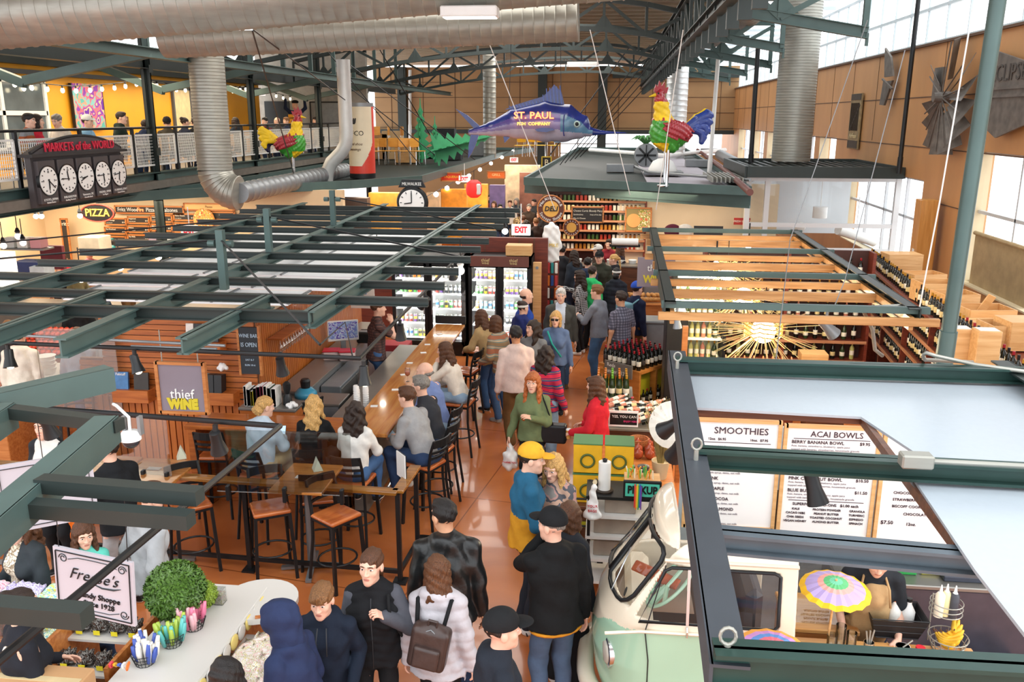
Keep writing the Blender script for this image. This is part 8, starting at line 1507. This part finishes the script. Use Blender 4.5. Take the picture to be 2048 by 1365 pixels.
for k,(x,c,l)in enumerate(((-.12,'#d9e0e6','clear jug in the black crate'),(.06,'#5f86c4','blue cleaning jug in the black crate'))):q=thing('cleaning_jug',l,'jug',(3.15+x,6.6,.02));MB().lathe([(.07,0),(.075,.22),(.03,.32),(.025,.36)],14).build('jug',plain('jug_'+c[1:],c,.3),q,smooth=40);MB().lathe([(.03,.36),(.03,.39),(.001,.39)],12).build('cap',M_white,q)
for k,(x,c,l,d)in enumerate(((2.55,'#2f9a4a','green box on the steel back counter',(.22,.2,.16)),(2.8,'#d8d048','yellow cloth on the steel back counter',(.2,.16,.03)),(3.1,'#3a3f4c','dark tray with white cloths on the steel back counter',(.5,.35,.05)))):box('counter_item',l,'tray' if k==2 else 'box' if k==0 else 'cloth',(x,7.05,.9),d,mat('item_'+c[1:],c,.6),lid=M_white)
for k,(x,l)in enumerate(((1.6,'black bag hanging below the acai menu'),(1.95,'second black bag hanging under the menus'))):t=thing('hanging_bag',l,'bag',(x,7.35,1.25));V,F=sdf([('box',(0,0,0),(.14,.05,.12),np.eye(3),.05)],.014,.02,wob(.006,40));link('bag',np_mesh('bag',V,F,BLK),t)
t=thing('wall_panel','pale blue grey back panel behind the smoothie stand','panel',(2.2,7.46,0));MB().box((0,0,1.0),(3.0,.05,2.0)).build('panel',mat('pale_blue_panel','#b9c3c6',.6),t)
# ================================================================ candy shop corner
c=at(190,1172,y=4.4);t=thing('hanging_sign','framed white candy shop sign with black script hanging below the frame','sign',c,rad(-8));t.rotation_euler=(0,rad(4),rad(-8))
MB().box((0,0,0),(.55,.02,.43)).build('panel',plain('sign_white','#b9b5bd',.5),t);mb=MB();pc=[(-.255,-.195),(.255,-.195),(.255,.195),(-.255,.195)];[mb.bar((a[0],-.012,a[1]),(b[0],-.012,b[1]),.004,.012,up=(0,1,0))for a,b in zip(pc,pc[1:]+pc[:1])]
for sx in(-1,1):
 for sz in(-1,1):mb.tube([(sx*(.205+.03*math.cos(a)*(1-a/14)),-.013,sz*(.15+.03*math.sin(a)*(1-a/14)))for a in np.linspace(0,9,26)],.003,4);mb.tube([(sx*.17,-.013,sz*.15),(sx*.1,-.013,sz*.17),(sx*.0,-.013,sz*.172)],.0025,4)
mb.tube([(-.02,-.013,.02),(.06,-.013,.0),(.14,-.013,.005),(.19,-.013,.02)],[.002,.005,.006,.002],5);mb.build('border',M_black,t)
text("Freese's",.105,(-.0,-.014,.06),t,M_black,shear=.4,bold=-.0015);texts([('Candy Shoppe',.052,.03,-.07,-.014,'CENTER'),('Since 1928',.05,.03,-.125,-.014,'CENTER')],t,M_black)
for s in(-1,1):MB().tube([(s*.24,0,.21),(s*.24,0,.72)],.003,5).build('hanging_wire',M_black,t)
c=at(95,985,y=5.2);t=thing('hanging_sign','second white candy sign half hidden behind the angled green beam','sign',c,rad(35));MB().box((0,0,0),(.6,.02,.5)).build('panel',plain('sign_white','#b9b5bd'),t);mb=MB();pc=[(-.27,-.22),(.27,-.22),(.27,.22),(-.27,.22)];[mb.bar((a[0],-.012,a[1]),(b[0],-.012,b[1]),.004,.01,up=(0,1,0))for a,b in zip(pc,pc[1:]+pc[:1])];mb.build('border',M_black,t);texts([('Candy Shoppe',.05,0,-.1,-.014,'CENTER'),('Since 1928',.045,0,-.16,-.014,'CENTER')],t,M_black);MB().tube([(0,0,.25),(0,0,.7)],.003,5).build('hanging_wire',M_black,t)
M_wt=plain('white_counter','#d3d0ca',.35)
t=thing('candy_counter','white tiered candy counter with scalloped yellow paper trim','counter',(-2.95,5.25,0));MB().box((0,0,.48),(.55,1.5,.92),b=.02).build('body',M_oak,t);MB().box((0,0,.96),(.62,1.56,.04),b=.015).build('top',M_wt,t);MB().lathe([(.0,.93),(.3,.93),(.3,.976),(0,.976)],28,0,Matrix.Translation((.3,.6,0))).build('rounded_end',M_wt,t)
mb=MB();[mb.ball((.32,-.7+.13*k,.93),(.012,.065,.06),10,6,k%2)for k in range(11)];mb.build('scallop_trim',[plain('trim_yellow','#e9d27c',.6),M_wt],t,smooth=True)
t=thing('candy_case','glass candy case with a curved oak edged front full of wrapped sweets','display case',(-2.4,5.0,0));MB().box((0,0,.4),(.62,1.3,.8),b=.02).build('body',M_wt,t);MB().tube([(.32*math.cos(a)-.1,.75*math.sin(a)-.15,.98)for a in np.linspace(-.3,1.8,14)],.016,8).build('oak_rim',M_oak,t);V,F=sdf([('ell',(0,0,.78),(.28,.62,.16))],.03,.02,wob(.025,60));link('sweets',np_mesh('sweets',V,F,patchy('sweet_mix',['#f4f1ea','#e8b8b0','#f2eee4','#b8a878','#f8f6f0','#d9cc8a','#f0e8e6'],26)),t)
def leafball(name,label,c,R,col,n):
 t=thing(name,label,'plant',(c.x,c.y,.98));MB().ball((0,0,R+.02),R*.93,20,12).build('core',mat(col+'core',col,.8,0,.3,20),t,smooth=True);mb=MB();r=random.Random(n)
 for k in range(n):
  z=1-2*(k+.5)/n;a=k*2.39996;d=Vector((math.sqrt(1-z*z)*math.cos(a),math.sqrt(1-z*z)*math.sin(a),z));q=d.orthogonal().normalized();q.rotate(Matrix.Rotation(r.uniform(0,6),3,d));w=d.cross(q);p=Vector((0,0,R+.02))+d*R*r.uniform(.9,1.0);l=R*.13
  mb.add([p-w*l*.5,p+q*l+d*l*.8,p+w*l*.5,p-q*l*.3+d*l*.2],[(0,1,2,3)])
 mb.build('leaves',mat(col+'leaf',col,.5,0,.45,60),t);return t
leafball('topiary_ball','large round dark green topiary ball on the candy counter',at(352,1190,z=1.18),.215,'#4d7028',2200);leafball('topiary_ball','smaller yellow green bush beside the topiary ball',at(405,1192,z=1.1),.11,'#86a032',800)
for k,(u,v,c1,c2,l)in enumerate(((388,1252,'#e27a9a','#f0b8c0','wire basket of pink wrapped candy sticks below the topiary'),(345,1285,'#a9c04a','#5fb8b4','wire basket of green and teal candy sticks'),(290,1322,'#eae6de','#3d55a8','wire basket of white and blue wrapped candy at the near end'))):
 p=at(u,v,z=1.0);t=thing('candy_basket',l,'basket',(p.x,p.y,.98));mb=MB();[mb.tube([((.06+.03*f)*math.cos(a),(.06+.03*f)*math.sin(a),.09*f)for a in np.linspace(0,2*PI,8,endpoint=False)],.003,4,closed=True)for f in(0,.33,.66,1)];[mb.tube([(.06*math.cos(a),.06*math.sin(a),0),(.09*math.cos(a),.09*math.sin(a),.09)],.0025,4)for a in np.arange(0,6.28,.35)];mb.build('wire',M_black,t);r=random.Random(k)
 for j in range(26):a,s=r.uniform(0,6.28),r.uniform(0,.08);q=V3(s*math.cos(a),s*math.sin(a),.03);e=q*1.5+V3(0,0,.1+r.uniform(0,.06));MB().tube([q,q.lerp(e,.5),e],[.014,.02,.012],6).build('wrapped_candy',plain('cndy_'+(c1 if j%3 else c2)[1:],c1 if j%3 else c2,.25),t,smooth=True)
t=thing('candy_jar','clear jar of sweets beside the small bush','jar',(at(445,1195,z=1.0).x,5.75,.98));MB().box((0,0,.06),(.08,.08,.12)).build('jar',glass('jar_glass',(.9,.93,.93,1),.5),t);MB().box((0,0,.045),(.07,.07,.08)).build('sweets',patchy('sweet_mix',['#f0ece2']),t)
t=thing('lollipop_bundle','bundle of striped ribbon lollipops at the bottom of the candy counter','candy',at(225,1352,z=1.0));[MB().tube([(.03*k,.02*math.sin(a*2+k),.06+.04*math.sin(a))for a in np.linspace(0,3,8)],.008,5).build('ribbon',plain('rib'+c,c,.4),t)for k,c in enumerate(('#d83a4a','#e8b030','#4a6ac0','#f0eee8','#d8702a'))]
# taffy bins and chocolate case
t=thing('taffy_bins','clear bins of pastel wrapped taffy with yellow price tags','bins',(-4.6,5.42,.13));MB().box((0,0,.355),(1.3,.6,.97),b=.01).build('stand',M_oak,t)
for k,cs in enumerate((['#e8a08a','#f0d0c0','#d97a5a','#efe6da'],['#efb8c4','#e0c8e0','#f4ece4','#d892a8'],['#b8aed8','#e4e0ee','#9a8ac0','#f0eef4'],['#e8d85a','#9ad0b0','#f4f0d8','#7ac0c8'])):
 x=-.48+.32*k;V,F=sdf([('box',(x,0,.9),(.13,.24,.05),np.eye(3),.02)],.018,.02,wob(.014,70));link('taffy',np_mesh('taffy',V,F,patchy('taffy'+str(k),cs,38)),t);MB().box((x,-.3,.93),(.31,.012,.2)).build('bin_front',glass('bin_glass',(.95,.96,.97,1),.4),t)
 for j in(-1,1):MB().box((x+.07*j,-.26+.1*(j>0),1.0),(.06,.004,.045)).build('price_tag',plain('tag_yellow','#efe02e',.5),t)
t=thing('chocolate_case','open oak case of bagged chocolates with yellow price tags','display case',(-3.75,5.25,0));MB().box((0,.0,.25),(.75,.7,.5),b=.01).build('body',M_oak,t);[MB().box((0,-.22+.22*k,.56+.14*k),(.73,.24,.02)).build('step',M_wt,t)for k in range(3)];[MB().box((s*.38,0,.6),(.03,.7,.7)).build('side',M_oak,t)for s in(-1,1)]
r=random.Random(4)
for k in range(3):
 for j in range(5):
  q=thing('chocolate_bag',f'clear bag of dark chocolates on the {("front", "middle", "back")[k]} step of the oak case','bag of chocolates',(-4.03+.14*j,5.03+.22*k,.575+.14*k),0,f'chocolate bags on the {("front", "middle", "back")[k]} step');V,F=sdf([('ell',(0,0,.05),(.06,.07,.06))],.014,.02,wob(.012,80));link('chocolates',np_mesh('chocolates',V,F,patchy('choc_mix',['#2a1c16','#8d8a86','#1d1512','#4a3226'],40)),q);MB().box((.01,-.08,.03),(.05,.004,.035)).build('price_tag',plain('tag_yellow','#efe02e'),q)
box('carton','open brown cardboard box at the bottom edge by the candy clerk','box',at(75,1358,z=1.15)-V3(0,0,.3),(.6,.3,.3),M_card);cab('low_bench','low oak bench under the brown cardboard box','bench',at(75,1358,z=1.15)*1-V3(0,0,1.15),(.7,.5,.85),M_oak)
# produce stall
cab('produce_counter','produce counter with pale top and orange wood side','counter',(-8.2,11.1,0),(.5,1.9,.95),M_oak,M_wt);cab('produce_stand','dark stand heaped with apples at the back of the produce stall','stand',(-9.7,13.3,0),(1.6,.8,.8),M_dkwood)
r=random.Random(8);ap=None
for k in range(90):
 me_=thing('apple','red or yellow apple in the heap on the dark produce stand','apple',(-10.4+.1*(k%15)+r.uniform(-.02,.02),13.0+.11*(k//15),.84+.05*(k//15)),0,'apples on the produce stand')if ap is None else dup(ap,(-10.4+.1*(k%15)+r.uniform(-.02,.02),13.0+.11*(k//15),.84+.05*(k//15)))
 if ap is None:ap=me_;MB().ball((0,0,0),(.05,.05,.045),10,7).build('fruit',mat('apple_red','#c8442c',.35,0,.5,12),ap,smooth=True);MB().tube([(0,0,.035),(.005,0,.06)],.004,4).build('stem',M_dkwood,ap)
for k in range(4):t=thing('tub',f'{("lowest", "second", "third", "topmost")[k]} white tub of the stack on the produce counter','tub',(-8.2,11.5,.95+.06*k));MB().lathe([(.1,0),(.13,.09),(.14,.095),(.12,.09)],16).build('tub',M_white,t,smooth=40)
t=thing('glass_screen','tall clear glass screen behind the slat wall','screen',(-6.9,10.3,.9));MB().box((0,0,.5),(1.1,.012,1.1)).build('pane',M_glassd,t)
t=thing('lit_menu','glowing white menu panel at the far left below the mezzanine','sign',at(6,545,y=13.));MB().box((0,0,0),(.5,.04,.7)).build('panel',plain('lit_panel','#f6eed6',emit=1.2),t);MB().box((0,-.0,-.37),(.54,.05,.04)).build('frame',M_black,t)
# ---------------------------------------------------------------- pizza stall
yb=19.9
def board(u0,v0,u1,v1,y,label,lines,fr=M_oak,bg='#2b2724',ink='#efe6d2',name='menu_board',th=.03):
 a,b=at(u0,v0,y=y),at(u1,v1,y=y);w,h=abs(b.x-a.x),abs(a.z-b.z);t=thing(name,label,'sign',((a.x+b.x)/2,y,(a.z+b.z)/2));MB().box((0,0,0),(w,th,h)).build('panel',plain('bd'+bg[1:],bg,.6),t)
 if fr:mb=MB();[mb.box((s*w/2,-.008,0),(.035,.04,h+.03))for s in(-1,1)];[mb.box((0,-.008,s*h/2),(w,.04,.035))for s in(-1,1)];mb.build('frame',fr,t)
 if lines:texts([(b_,s*h,x*w,z*h,-th/2-.006,al)for b_,s,x,z,al in lines],t,plain('ink'+ink[1:],ink,.6))
 return t
t=board(230,412,368,428,yb,'long dark header sign of the wood fire pizza stall',[]);texts([('Fritz Wood',.13,-.8,0,-.02,'LEFT',.85),('Pizzas & Calzones',.13,-.08,0,-.02,'LEFT',.85)],t,M_white);texts([('Fire',.13,-.3,0,-.02,'LEFT',.8)],t,M_neon)
board(368,407,468,421,yb,'pale header sign right of the pizza header',[('Pinsas',.5,0,0,'CENTER')],M_oak,'#d9b070','#8a6238')
PZ=('Fritz Sausage','Pepperoni','Chicken Pesto','Three Cheese','The Meathead','Deluxe','BBQ Chicken','Margherita','Mega Fritz','The Philly','Buffalo Chicken','Garden')
for k,s in enumerate(PZ):
 i,j=k%4,k//4;u,v=210+46*i,437-3*i+18*j
 board(u,v,u+43,v+13,yb,f'small chalk menu board, {("first", "second", "third", "fourth")[i]} in the {("top", "middle", "lowest")[j]} row of the pizza menu',[(s,.3,-.46,.22,'LEFT'),('$'+str(14+k%5),.3,.32,-.1,'LEFT'),('onion, basil, garlic',.16,-.46,-.2,'LEFT')])
board(392,424,470,440,yb,'dark chalk list right of the pizza boards',[('Calzones',.3,-.4,.2,'LEFT'),('Salads',.3,.1,.2,'LEFT')]);t=thing('pizza_picture','round pizza shaped picture hanging on the menu wall','sign',at(408,440,y=yb-.1));MB().lathe([(.25,-.03),(.27,0),(.25,.03)],28,0,Matrix.Rotation(PI/2,4,'X')).build('disc',patchy('pizza',['#d98a3c','#e8b05a','#b5402a','#e6c88a'],22),t)
for k,u in enumerate((195,216)):board(u,478,u+14,496,yb,f'teal framed portrait on the pizza stall wall, {("nearer the chalkboard", "under the menu boards")[k]}',None,plain('teal_frame','#2aa0a4'),'#7fc4c8',name='portrait')
board(121,438,144,520,yb-.2,'tall narrow chalkboard on the pale pizza stall wall',[('Fritz',.13,0,.38,'CENTER')],M_oak)
t=thing('neon_sign','red and yellow neon pizza sign at the pizza stall','neon sign',at(196,426,y=18.8));MB().lathe([(.4,-.02),(.42,0),(.4,.02)],28,0,Matrix.Diagonal((1,1,.5,1))@Matrix.Rotation(PI/2,4,'X')).build('panel',M_black,t);text('PIZZA',.24,(0,-.04,0),t,plain('neon_yellow','#ffc43a',emit=4),xs=.9);MB().tube([(.4*math.cos(a),-.04,.2*math.sin(a))for a in np.linspace(0,6.28,28)],.012,6).build('neon_ring',plain('neon_red','#ff3020',emit=4),t)
for k,(u,v,y,l)in enumerate(((72,433,18,'first warm pendant bulb from the edge under the mezzanine'),(83,433,18,'second warm pendant bulb under the mezzanine'),(160,432,18,'warm pendant bulb beside the neon pizza sign'),(36,473,15,'warm clip lamp above the steel shelf'),(46,486,15,'warm clip lamp at the left of the steel shelf'),(7,492,15,'warm clip lamp at the picture edge'),(240,535,12.5,'glowing bulb between the trellis beams nearest the panel edge'),(162,558,11.5,'glowing bulb in front of the second trellis beam'),(317,514,14.,'glowing bulb under the far trellis beams'),(755,517,14.,'glowing bulb above the cooler trellis end'),(921,542,11.8,'bare bulb with white holder at the trellis end'),(1010,463,15.5,'bare bulb beside the nearest exit sign'))):
 p=at(u,v,y=y);t=thing('lamp_bulb',l,'lamp',p);MB().ball((0,0,0),.055,12,8).build('bulb',M_lite,t,smooth=True);MB().lathe([(.03,.05),(.05,.09),(.02,.16)],12).build('socket',M_white if k==10 else M_black,t,smooth=40);MB().tube([(0,0,.15),(0,0,.45)],.008,5).build('cord',M_black,t)
t=thing('steel_shelf','steel wall shelf with pale tubs at the pizza stall','shelf',at(55,497,y=16.));MB().box((0,0,0),(.9,.35,.03)).build('board',M_grey,t)
for k in range(3):box('storage_tub',f'{("pale", "white", "pink")[k]} tub on the steel wall shelf','tub',at(55,497,y=16.)+V3(-.3+.28*k,0,.02),(.22,.25,.2),plain('tub'+str(k),('#cfd3d2','#e6e4de','#d99aa0')[k],.5))
for(u,v,y,d,c,l)in((65,540,15.,(.5,.4,.35),'#2f3d6a','blue crate on the pizza counter'),(85,545,14.8,(.3,.3,.25),'#c9d2d4','pale bag on the pizza counter'),(106,515,17.,(.5,.1,.5),'#6a2030','dark red panel behind the child'),(290,485,19.,(1.6,.4,.1),'#2c2926','dark shelf below the pizza boards'),(320,480,18.9,(.4,.3,.15),'#8a7a8a','bag heap on the dark shelf'),(355,477,18.9,(.5,.3,.15),'#a9b0b4','grey bags on the dark shelf'),(190,488,18.5,(.5,.5,.35),'#b9b4a4','steel mixer by the portraits')):box('stall_item',l,'stall item',at(u,v,y=y)-V3(0,0,d[2]/2),d,mat('it'+c[1:],c,.6),lid=mat('it'+c[1:],c))
cab('pizza_counter','long pizza stall counter below the trellis','counter',(-9.5,15.5,0),(6.5,.8,1.1),mat('stall_counter','#6d665c',.5),M_steelc);cab('stall_shelf_unit','stall unit with goods behind the trellis end','shelf unit',(-4.9,18.4,0),(1.7,.5,1.7),M_mahog,M_oak)
r=random.Random(2)
for k in range(40):c=('#c8a23c','#5a3a28','#e6e0d0','#a8432c','#3d5a3a','#2b2b30')[r.randrange(6)];tag(MB().lathe([(.05,0),(.05,.16),(.03,.2),(.03,.22)],8,c=(-5.6+.075*(k%20),18.25+.15*(k//20),1.7+.0)).build('jar',plain('jr'+c[1:],c,.4)),'small jar or bottle on top of the stall unit behind the trellis','jar','jars on the stall unit')
# ---------------------------------------------------------------- far aisle stalls
t=thing('street_clock','round black street clock with a white dial at the end of the trellis','clock',at(825,405,y=17.5));MB().lathe([(.3,-.08),(.33,0),(.3,.08)],32,0,Matrix.Rotation(PI/2,4,'X')).build('case',M_black,t,smooth=40);MB().lathe([(0,.085),(.26,.085),(.26,.07)][::-1],32,0,Matrix.Rotation(PI/2,4,'X')).build('dial',plain('dial_white','#f1f1ee'),t);mb=MB();mb.bar((0,-.095,0),(0,-.095,.2),.02,.006,up=(0,1,0));mb.bar((0,-.095,0),(-.15,-.095,-.02),.02,.006,up=(0,1,0));[mb.bar((.2*math.sin(a),-.09,.2*math.cos(a)),(.24*math.sin(a),-.09,.24*math.cos(a)),.015,.004,up=(0,1,0))for a in np.arange(0,6.28,PI/6)];mb.build('hands',M_black,t);MB().prism([(-.28,.3),(.28,.3),(.2,.46),(-.2,.46)],.06).build('crest',M_black,t);text('MILWAUKEE',.09,(0,-.04,.37),t,M_white,xs=.8)
for k,(u0,v0,u1,v1,y,c,l)in enumerate(((740,385,800,420,22,'#c98a2c','yellow and brown stall front behind the street clock'),(680,395,738,420,21,'#3a2a24','dark stall menu behind the trellis posts'),(855,385,880,425,24,'#d8b890','stack of pale cartons by the street clock'),(884,378,935,425,26,'#e0912c','orange counter front in the far aisle'),(930,368,975,395,29,'#d9a23a','amber stall front beyond the lantern'),(980,370,1010,398,32,'#7a6a9a','purple stall front deep in the far aisle'),(1010,330,1080,345,34,'#d8c0a0','pale shelf stall at the end of the far aisle'),(1040,345,1085,372,33,'#8a5a4a','striped awning at the end of the far aisle'),(1090,395,1110,430,21.5,'#2a2522','dark post of the deli stall'))):
 a,b=at(u0,v0,y=y),at(u1,v1,y=y);t=thing('market_stall',l,'stall',((a.x+b.x)/2,y,0));MB().box((0,0,(a.z+0)/2),(abs(b.x-a.x),.3,a.z)).build('front',mat('sf'+c[1:],c,.5,0,.35,3),t);MB().box((0,-.2,1.0),(abs(b.x-a.x),.5,.06)).build('counter_top',M_steelc,t)
board(882,346,922,362,26,'glowing red and yellow sign boards in the far aisle',[('TAQUERIA',.4,0,0,'CENTER')],M_oak,'#d83a20','#ffd84a');board(975,343,1010,357,31,'orange lit sign deep in the far aisle',[('GRILL',.5,0,0,'CENTER')],M_oak,'#e8702a','#ffe8a0')
t=board(1084,314,1102,346,33,'small black and yellow hanging letter sign above the far aisle',[('B',.5,0,.15,'CENTER'),('D',.35,0,-.28,'CENTER')],plain('yellow_edge','#d8c030'),'#1d1d1a','#f0e8c0')
t=thing('paper_lantern','red and white paper lantern hanging in the far aisle','lantern',at(948,378,y=24));MB().lathe([(.1,-.24),(.2,-.16),(.23,0),(.2,.16),(.1,.24)],20,mis=[0,0,1,1]).build('shade',[plain('lantern_red','#d8302c',emit=.6),plain('lantern_red','#d8302c')],t,smooth=True);MB().box((.14,-.14,0),(.12,.12,.3),b=.03).build('white_side',M_white,t);MB().tube([(0,0,.24),(0,0,.5)],.008,5).build('cord',M_black,t)
t=thing('string_lights','string of bright stall bulbs along the far aisle roof edge','string lights',(-4.7,24,2.75));pts=[at(850+22*k,395-12*k,y=21+2.4*k)-V3(-4.7,24,2.75)for k in range(9)];MB().tube(pts,.01,4).build('cord',M_black,t);[MB().ball(p-V3(0,0,.08),.07,10,6).build('bulb',M_lite,t)for p in pts]
# deli
t=shelfwall('deli_shelf','tall deli shelf packed with jars behind the round signs',(-.35,22.6,0),2.5,(1.3,1.55,1.8,2.05,2.3,2.55),h=2.75)
JM=[]
for c in('#b5762c','#e0c88a','#5a2a1c','#3f5a2c','#a83a2a','#e8e0d0'):o=MB().lathe([(.04,0),(.04,.11),(.035,.13),(.035,.15),(.001,.151)],8,mis=[0,0,1,1]).build('jar',[plain('dj'+c[1:],c,.3),M_black]);JM.append(o.data);bpy.data.objects.remove(o)
for z,n_ in((1.3,'lowest'),(1.55,'second'),(1.8,'third'),(2.05,'fourth'),(2.3,'fifth'),(2.55,'topmost')):
 for k in range(22):tag(link('jar',JM[(k//3+int(z*8))%6],None,(-1.5+.107*k,22.72,z)),f'jar on the {n_} shelf of the deli wall','jar',f'jars on the {n_} deli shelf')
def rnd(u,v,y,R,label,top,bot,mid):
 t=thing('round_sign',label,'sign',at(u,v,y=y));Mx=Matrix.Rotation(PI/2,4,'X');MB().lathe([(0,.02),(R*.62,.02),(R*.62,.0)][::-1],32,0,Mx).build('disc',plain('deli_gold','#d9a24a'),t);MB().lathe([(R*.6,.022),(R*.6,-.02),(R,-.02),(R,.022),(R*.6,.022)],36,0,Mx,caps=False).build('ring',plain('deli_brown','#5a2a18'),t);MB().tube([(R*math.cos(a),-.02,R*math.sin(a))for a in np.linspace(0,2*PI,40,endpoint=False)],.015,6,closed=True).build('rim',M_oak,t)
 if mid:text(mid,R*.5,(0,-.03,0),t,M_black,shear=.2,bold=.004)
 mb=MB()
 for s,sg in((top,1),(bot,-1)):
  for i,ch in enumerate(s):
   if ch==' ':continue
   a=sg*(PI/2)-(i-(len(s)-1)/2)*(2.5/len(s))*sg;me=text_mesh(ch,R*.3,.002,'CENTER');rot=a-sg*PI/2;mb.add([(v_.co.x*math.cos(rot)-v_.co.z*math.sin(rot)+R*.8*math.cos(a),-.03+v_.co.y,v_.co.x*math.sin(rot)+v_.co.z*math.cos(rot)+R*.8*math.sin(a))for v_ in me.vertices],[tuple(p.vertices)for p in me.polygons])
 mb.build('ring_lettering',M_white,t);return t
rnd(1102,418,19.5,.3,'round brown and gold deli sign hanging over the aisle','West Allis Cheese &','Sausage Shoppe','DELI');rnd(1143,455,20.,.19,'smaller round gold sign below the deli sign','Cheese','Sausage',None)
board(1144,414,1206,445,21.2,'wood framed deli chalkboard with coloured lettering',[('Cheese Curds',.17,-.45,.25,'LEFT'),('Bloody Mary',.17,.05,.25,'LEFT'),('Sandwiches',.14,-.45,0,'LEFT'),('Soup of the day',.12,.08,.0,'LEFT'),('Mac & Cheese',.14,-.45,-.25,'LEFT')])
mb=MB();mb.box((2.2,22.8,1.5),(4.0,.2,3.0));struct(mb.build('wall_deli',mat('pale_plaster','#e0cdae',.65,0,.05,1.5)))
t=board(1252,416,1301,463,22.55,'framed food mosaic picture on the pale deli wall',None,M_oak,'#8a7a4a',name='picture');MB().lathe([(0,.03),(.17,.03),(.19,0)][::-1],24,0,Matrix.Translation((-.12,0,-.03))@Matrix.Rotation(PI/2,4,'X')).build('plate_print',plain('plate_tan','#cf9a5a'),t);MB().box((.15,-.018,.0),(.3,.01,.5)).build('mosaic_print',patchy('mosaic',['#e6dcc0','#b8a040','#6a7a3a','#d0b890','#c8603a'],16),t)
board(1468,436,1500,450,22,'red sign with white lettering beside the vestibule',[('FRESH BREAD',.4,0,0,'CENTER')],None,'#b03028','#f4e8d8')
t=board(1388,452,1445,475,20.5,'dark rounded deli case sign behind the wine frame',[('Deli',.3,0,0,'CENTER')],None,'#33302f','#e8e4dc')
for k,(u,v,l)in enumerate(((1345,462,'maroon patterned cushion like bag on the deli case'),(1370,462,'cream patterned bag on the deli case'))):t=thing('gift_bag',l,'bag',at(u,v,y=20.5));V,F=sdf([('ell',(0,0,0),(.2,.1,.16))],.02);link('bag',np_mesh('bag',V,F,C_('maroon_bag','#5a2030')if k==0 else CREAM),t)
t=thing('paper_roll','big roll of white wrapping paper on the deli wall','paper roll',at(1250,484,y=20));MB().lathe([(.08,-.3),(.08,.3)],18,0,Matrix.Rotation(PI/2,4,'Y')).build('roll',M_white,t,smooth=40);MB().box((0,.08,-.1),(.7,.04,.06)).build('bracket',M_black,t)
cab('deli_counter','long glass fronted deli counter where the crowd queues','counter',(.1,20.6,0),(2.4,.5,1.25),M_dkwood,M_steelc);cab('bread_stand','wooden stand holding bread at the deli queue','stand',(.75,17.6,0),(.9,.6,1.0),M_oak,M_oak);cab('cheese_case','low cheese display case at the head of the queue','display case',(-1.65,20.9,0),(.8,.6,1.2),M_grey,M_wt)
for k in range(14):t=thing('bread_loaf','brown paper wrapped loaf on the bread stand','bread',(.42+.1*(k%7),17.45+.22*(k//7),1.06+.05*(k//7)),.3*k,'loaves on the bread stand');MB().ball((0,0,0),(.045,.13,.05),10,6).build('loaf',mat('crust','#b07a3c',.7,0,.3,14),t,smooth=True)
for k in range(8):t=thing('deli_salad','white tub of deli salad on the counter','tub',(-1.0+.26*k,20.8,1.25),0,'tubs on the deli counter');MB().lathe([(.08,0),(.1,.08),(.001,.09)],12).build('tub',M_white,t,smooth=40)
# garments by the partition
t=thing('hanging_shirt','long white shirt hanging on display above the partition end','shirt',at(1103,485,y=17.6));V,F=sdf([('loft',(0,0,.3),(0,0,-.35),(.13,.07),(.17,.08)),('cap',(-.1,0,.28),(-.17,0,-.1),.05,.05),('cap',(.1,0,.28),(.17,0,-.1),.05,.05),('cap',(0,0,.3),(0,0,.37),.06,.05)],.016,.04,wob(.006,30));link('shirt',np_mesh('shirt',V,F,M_white),t);text('MKE',.1,(.05,-.095,-.05),t,YL)
t=thing('sock_rack','rack of colourful patterned socks below the hanging shirt','rack',at(1100,580,y=17.5));MB().box((0,.06,.0),(.34,.03,1.2)).build('back_panel',M_mahog,t)
for k in range(16):MB().box((-.12+.08*(k%4),0,.45-.26*(k//4)),(.06,.03,.22),b=.01).build('sock_pair',plain('sock'+str(k%6),('#2a4a8a','#b83a3a','#2c8a8a','#e8e4da','#1d1d22','#d8702a')[k%6],.8),t)
t=thing('shirt_bundle','red and white shirts hanging below the sock rack','shirts',at(1112,640,y=17.3));[MB().box((-.08+.1*k,0,0),(.09,.18,.5),b=.03).build('shirt',(M_white,RED,M_white)[k],t)for k in range(3)]
cab('cafe_counter','dark counter with food by the nearest exit sign','counter',(-2.3,19.2,0),(1.4,.6,1.1),M_mahog,M_oak)
cab('case_display','deli display case in front of the queue with a steel top','display case',(1.6,19.4,0),(1.6,.7,1.2),M_grey,M_wt)
# unseen warm area lights added to brighten the stalls and the mezzanine
for(x,y,z,w,d,e)in((-11,18.2,2.85,5,2,260),(-7.5,12.5,2.6,3,4,60),(-.2,21.6,2.85,2.4,1,60),(1.8,21.6,2.85,2.5,1,30),(-3.2,27,2.85,2.5,6,160),(-5.5,21.5,2.85,1.5,2,50),(-3.6,34,2.85,2,5,100),(-11.6,22,5.5,3,14,480),(2.6,12.6,2.7,2,2,40)):area('stall_fill',(x,y,z),(0,0,0),w,d,e,(1,.84,.62))
for(x,y,e)in((-3.5,16,500),(-3.5,26,600),(-2.5,38,700)):area('hall_fill',(x,y,7.6),(0,0,0),6,6,e,(1,.96,.9))  # wide fixtureless area lights added overhead to lift the dark hall
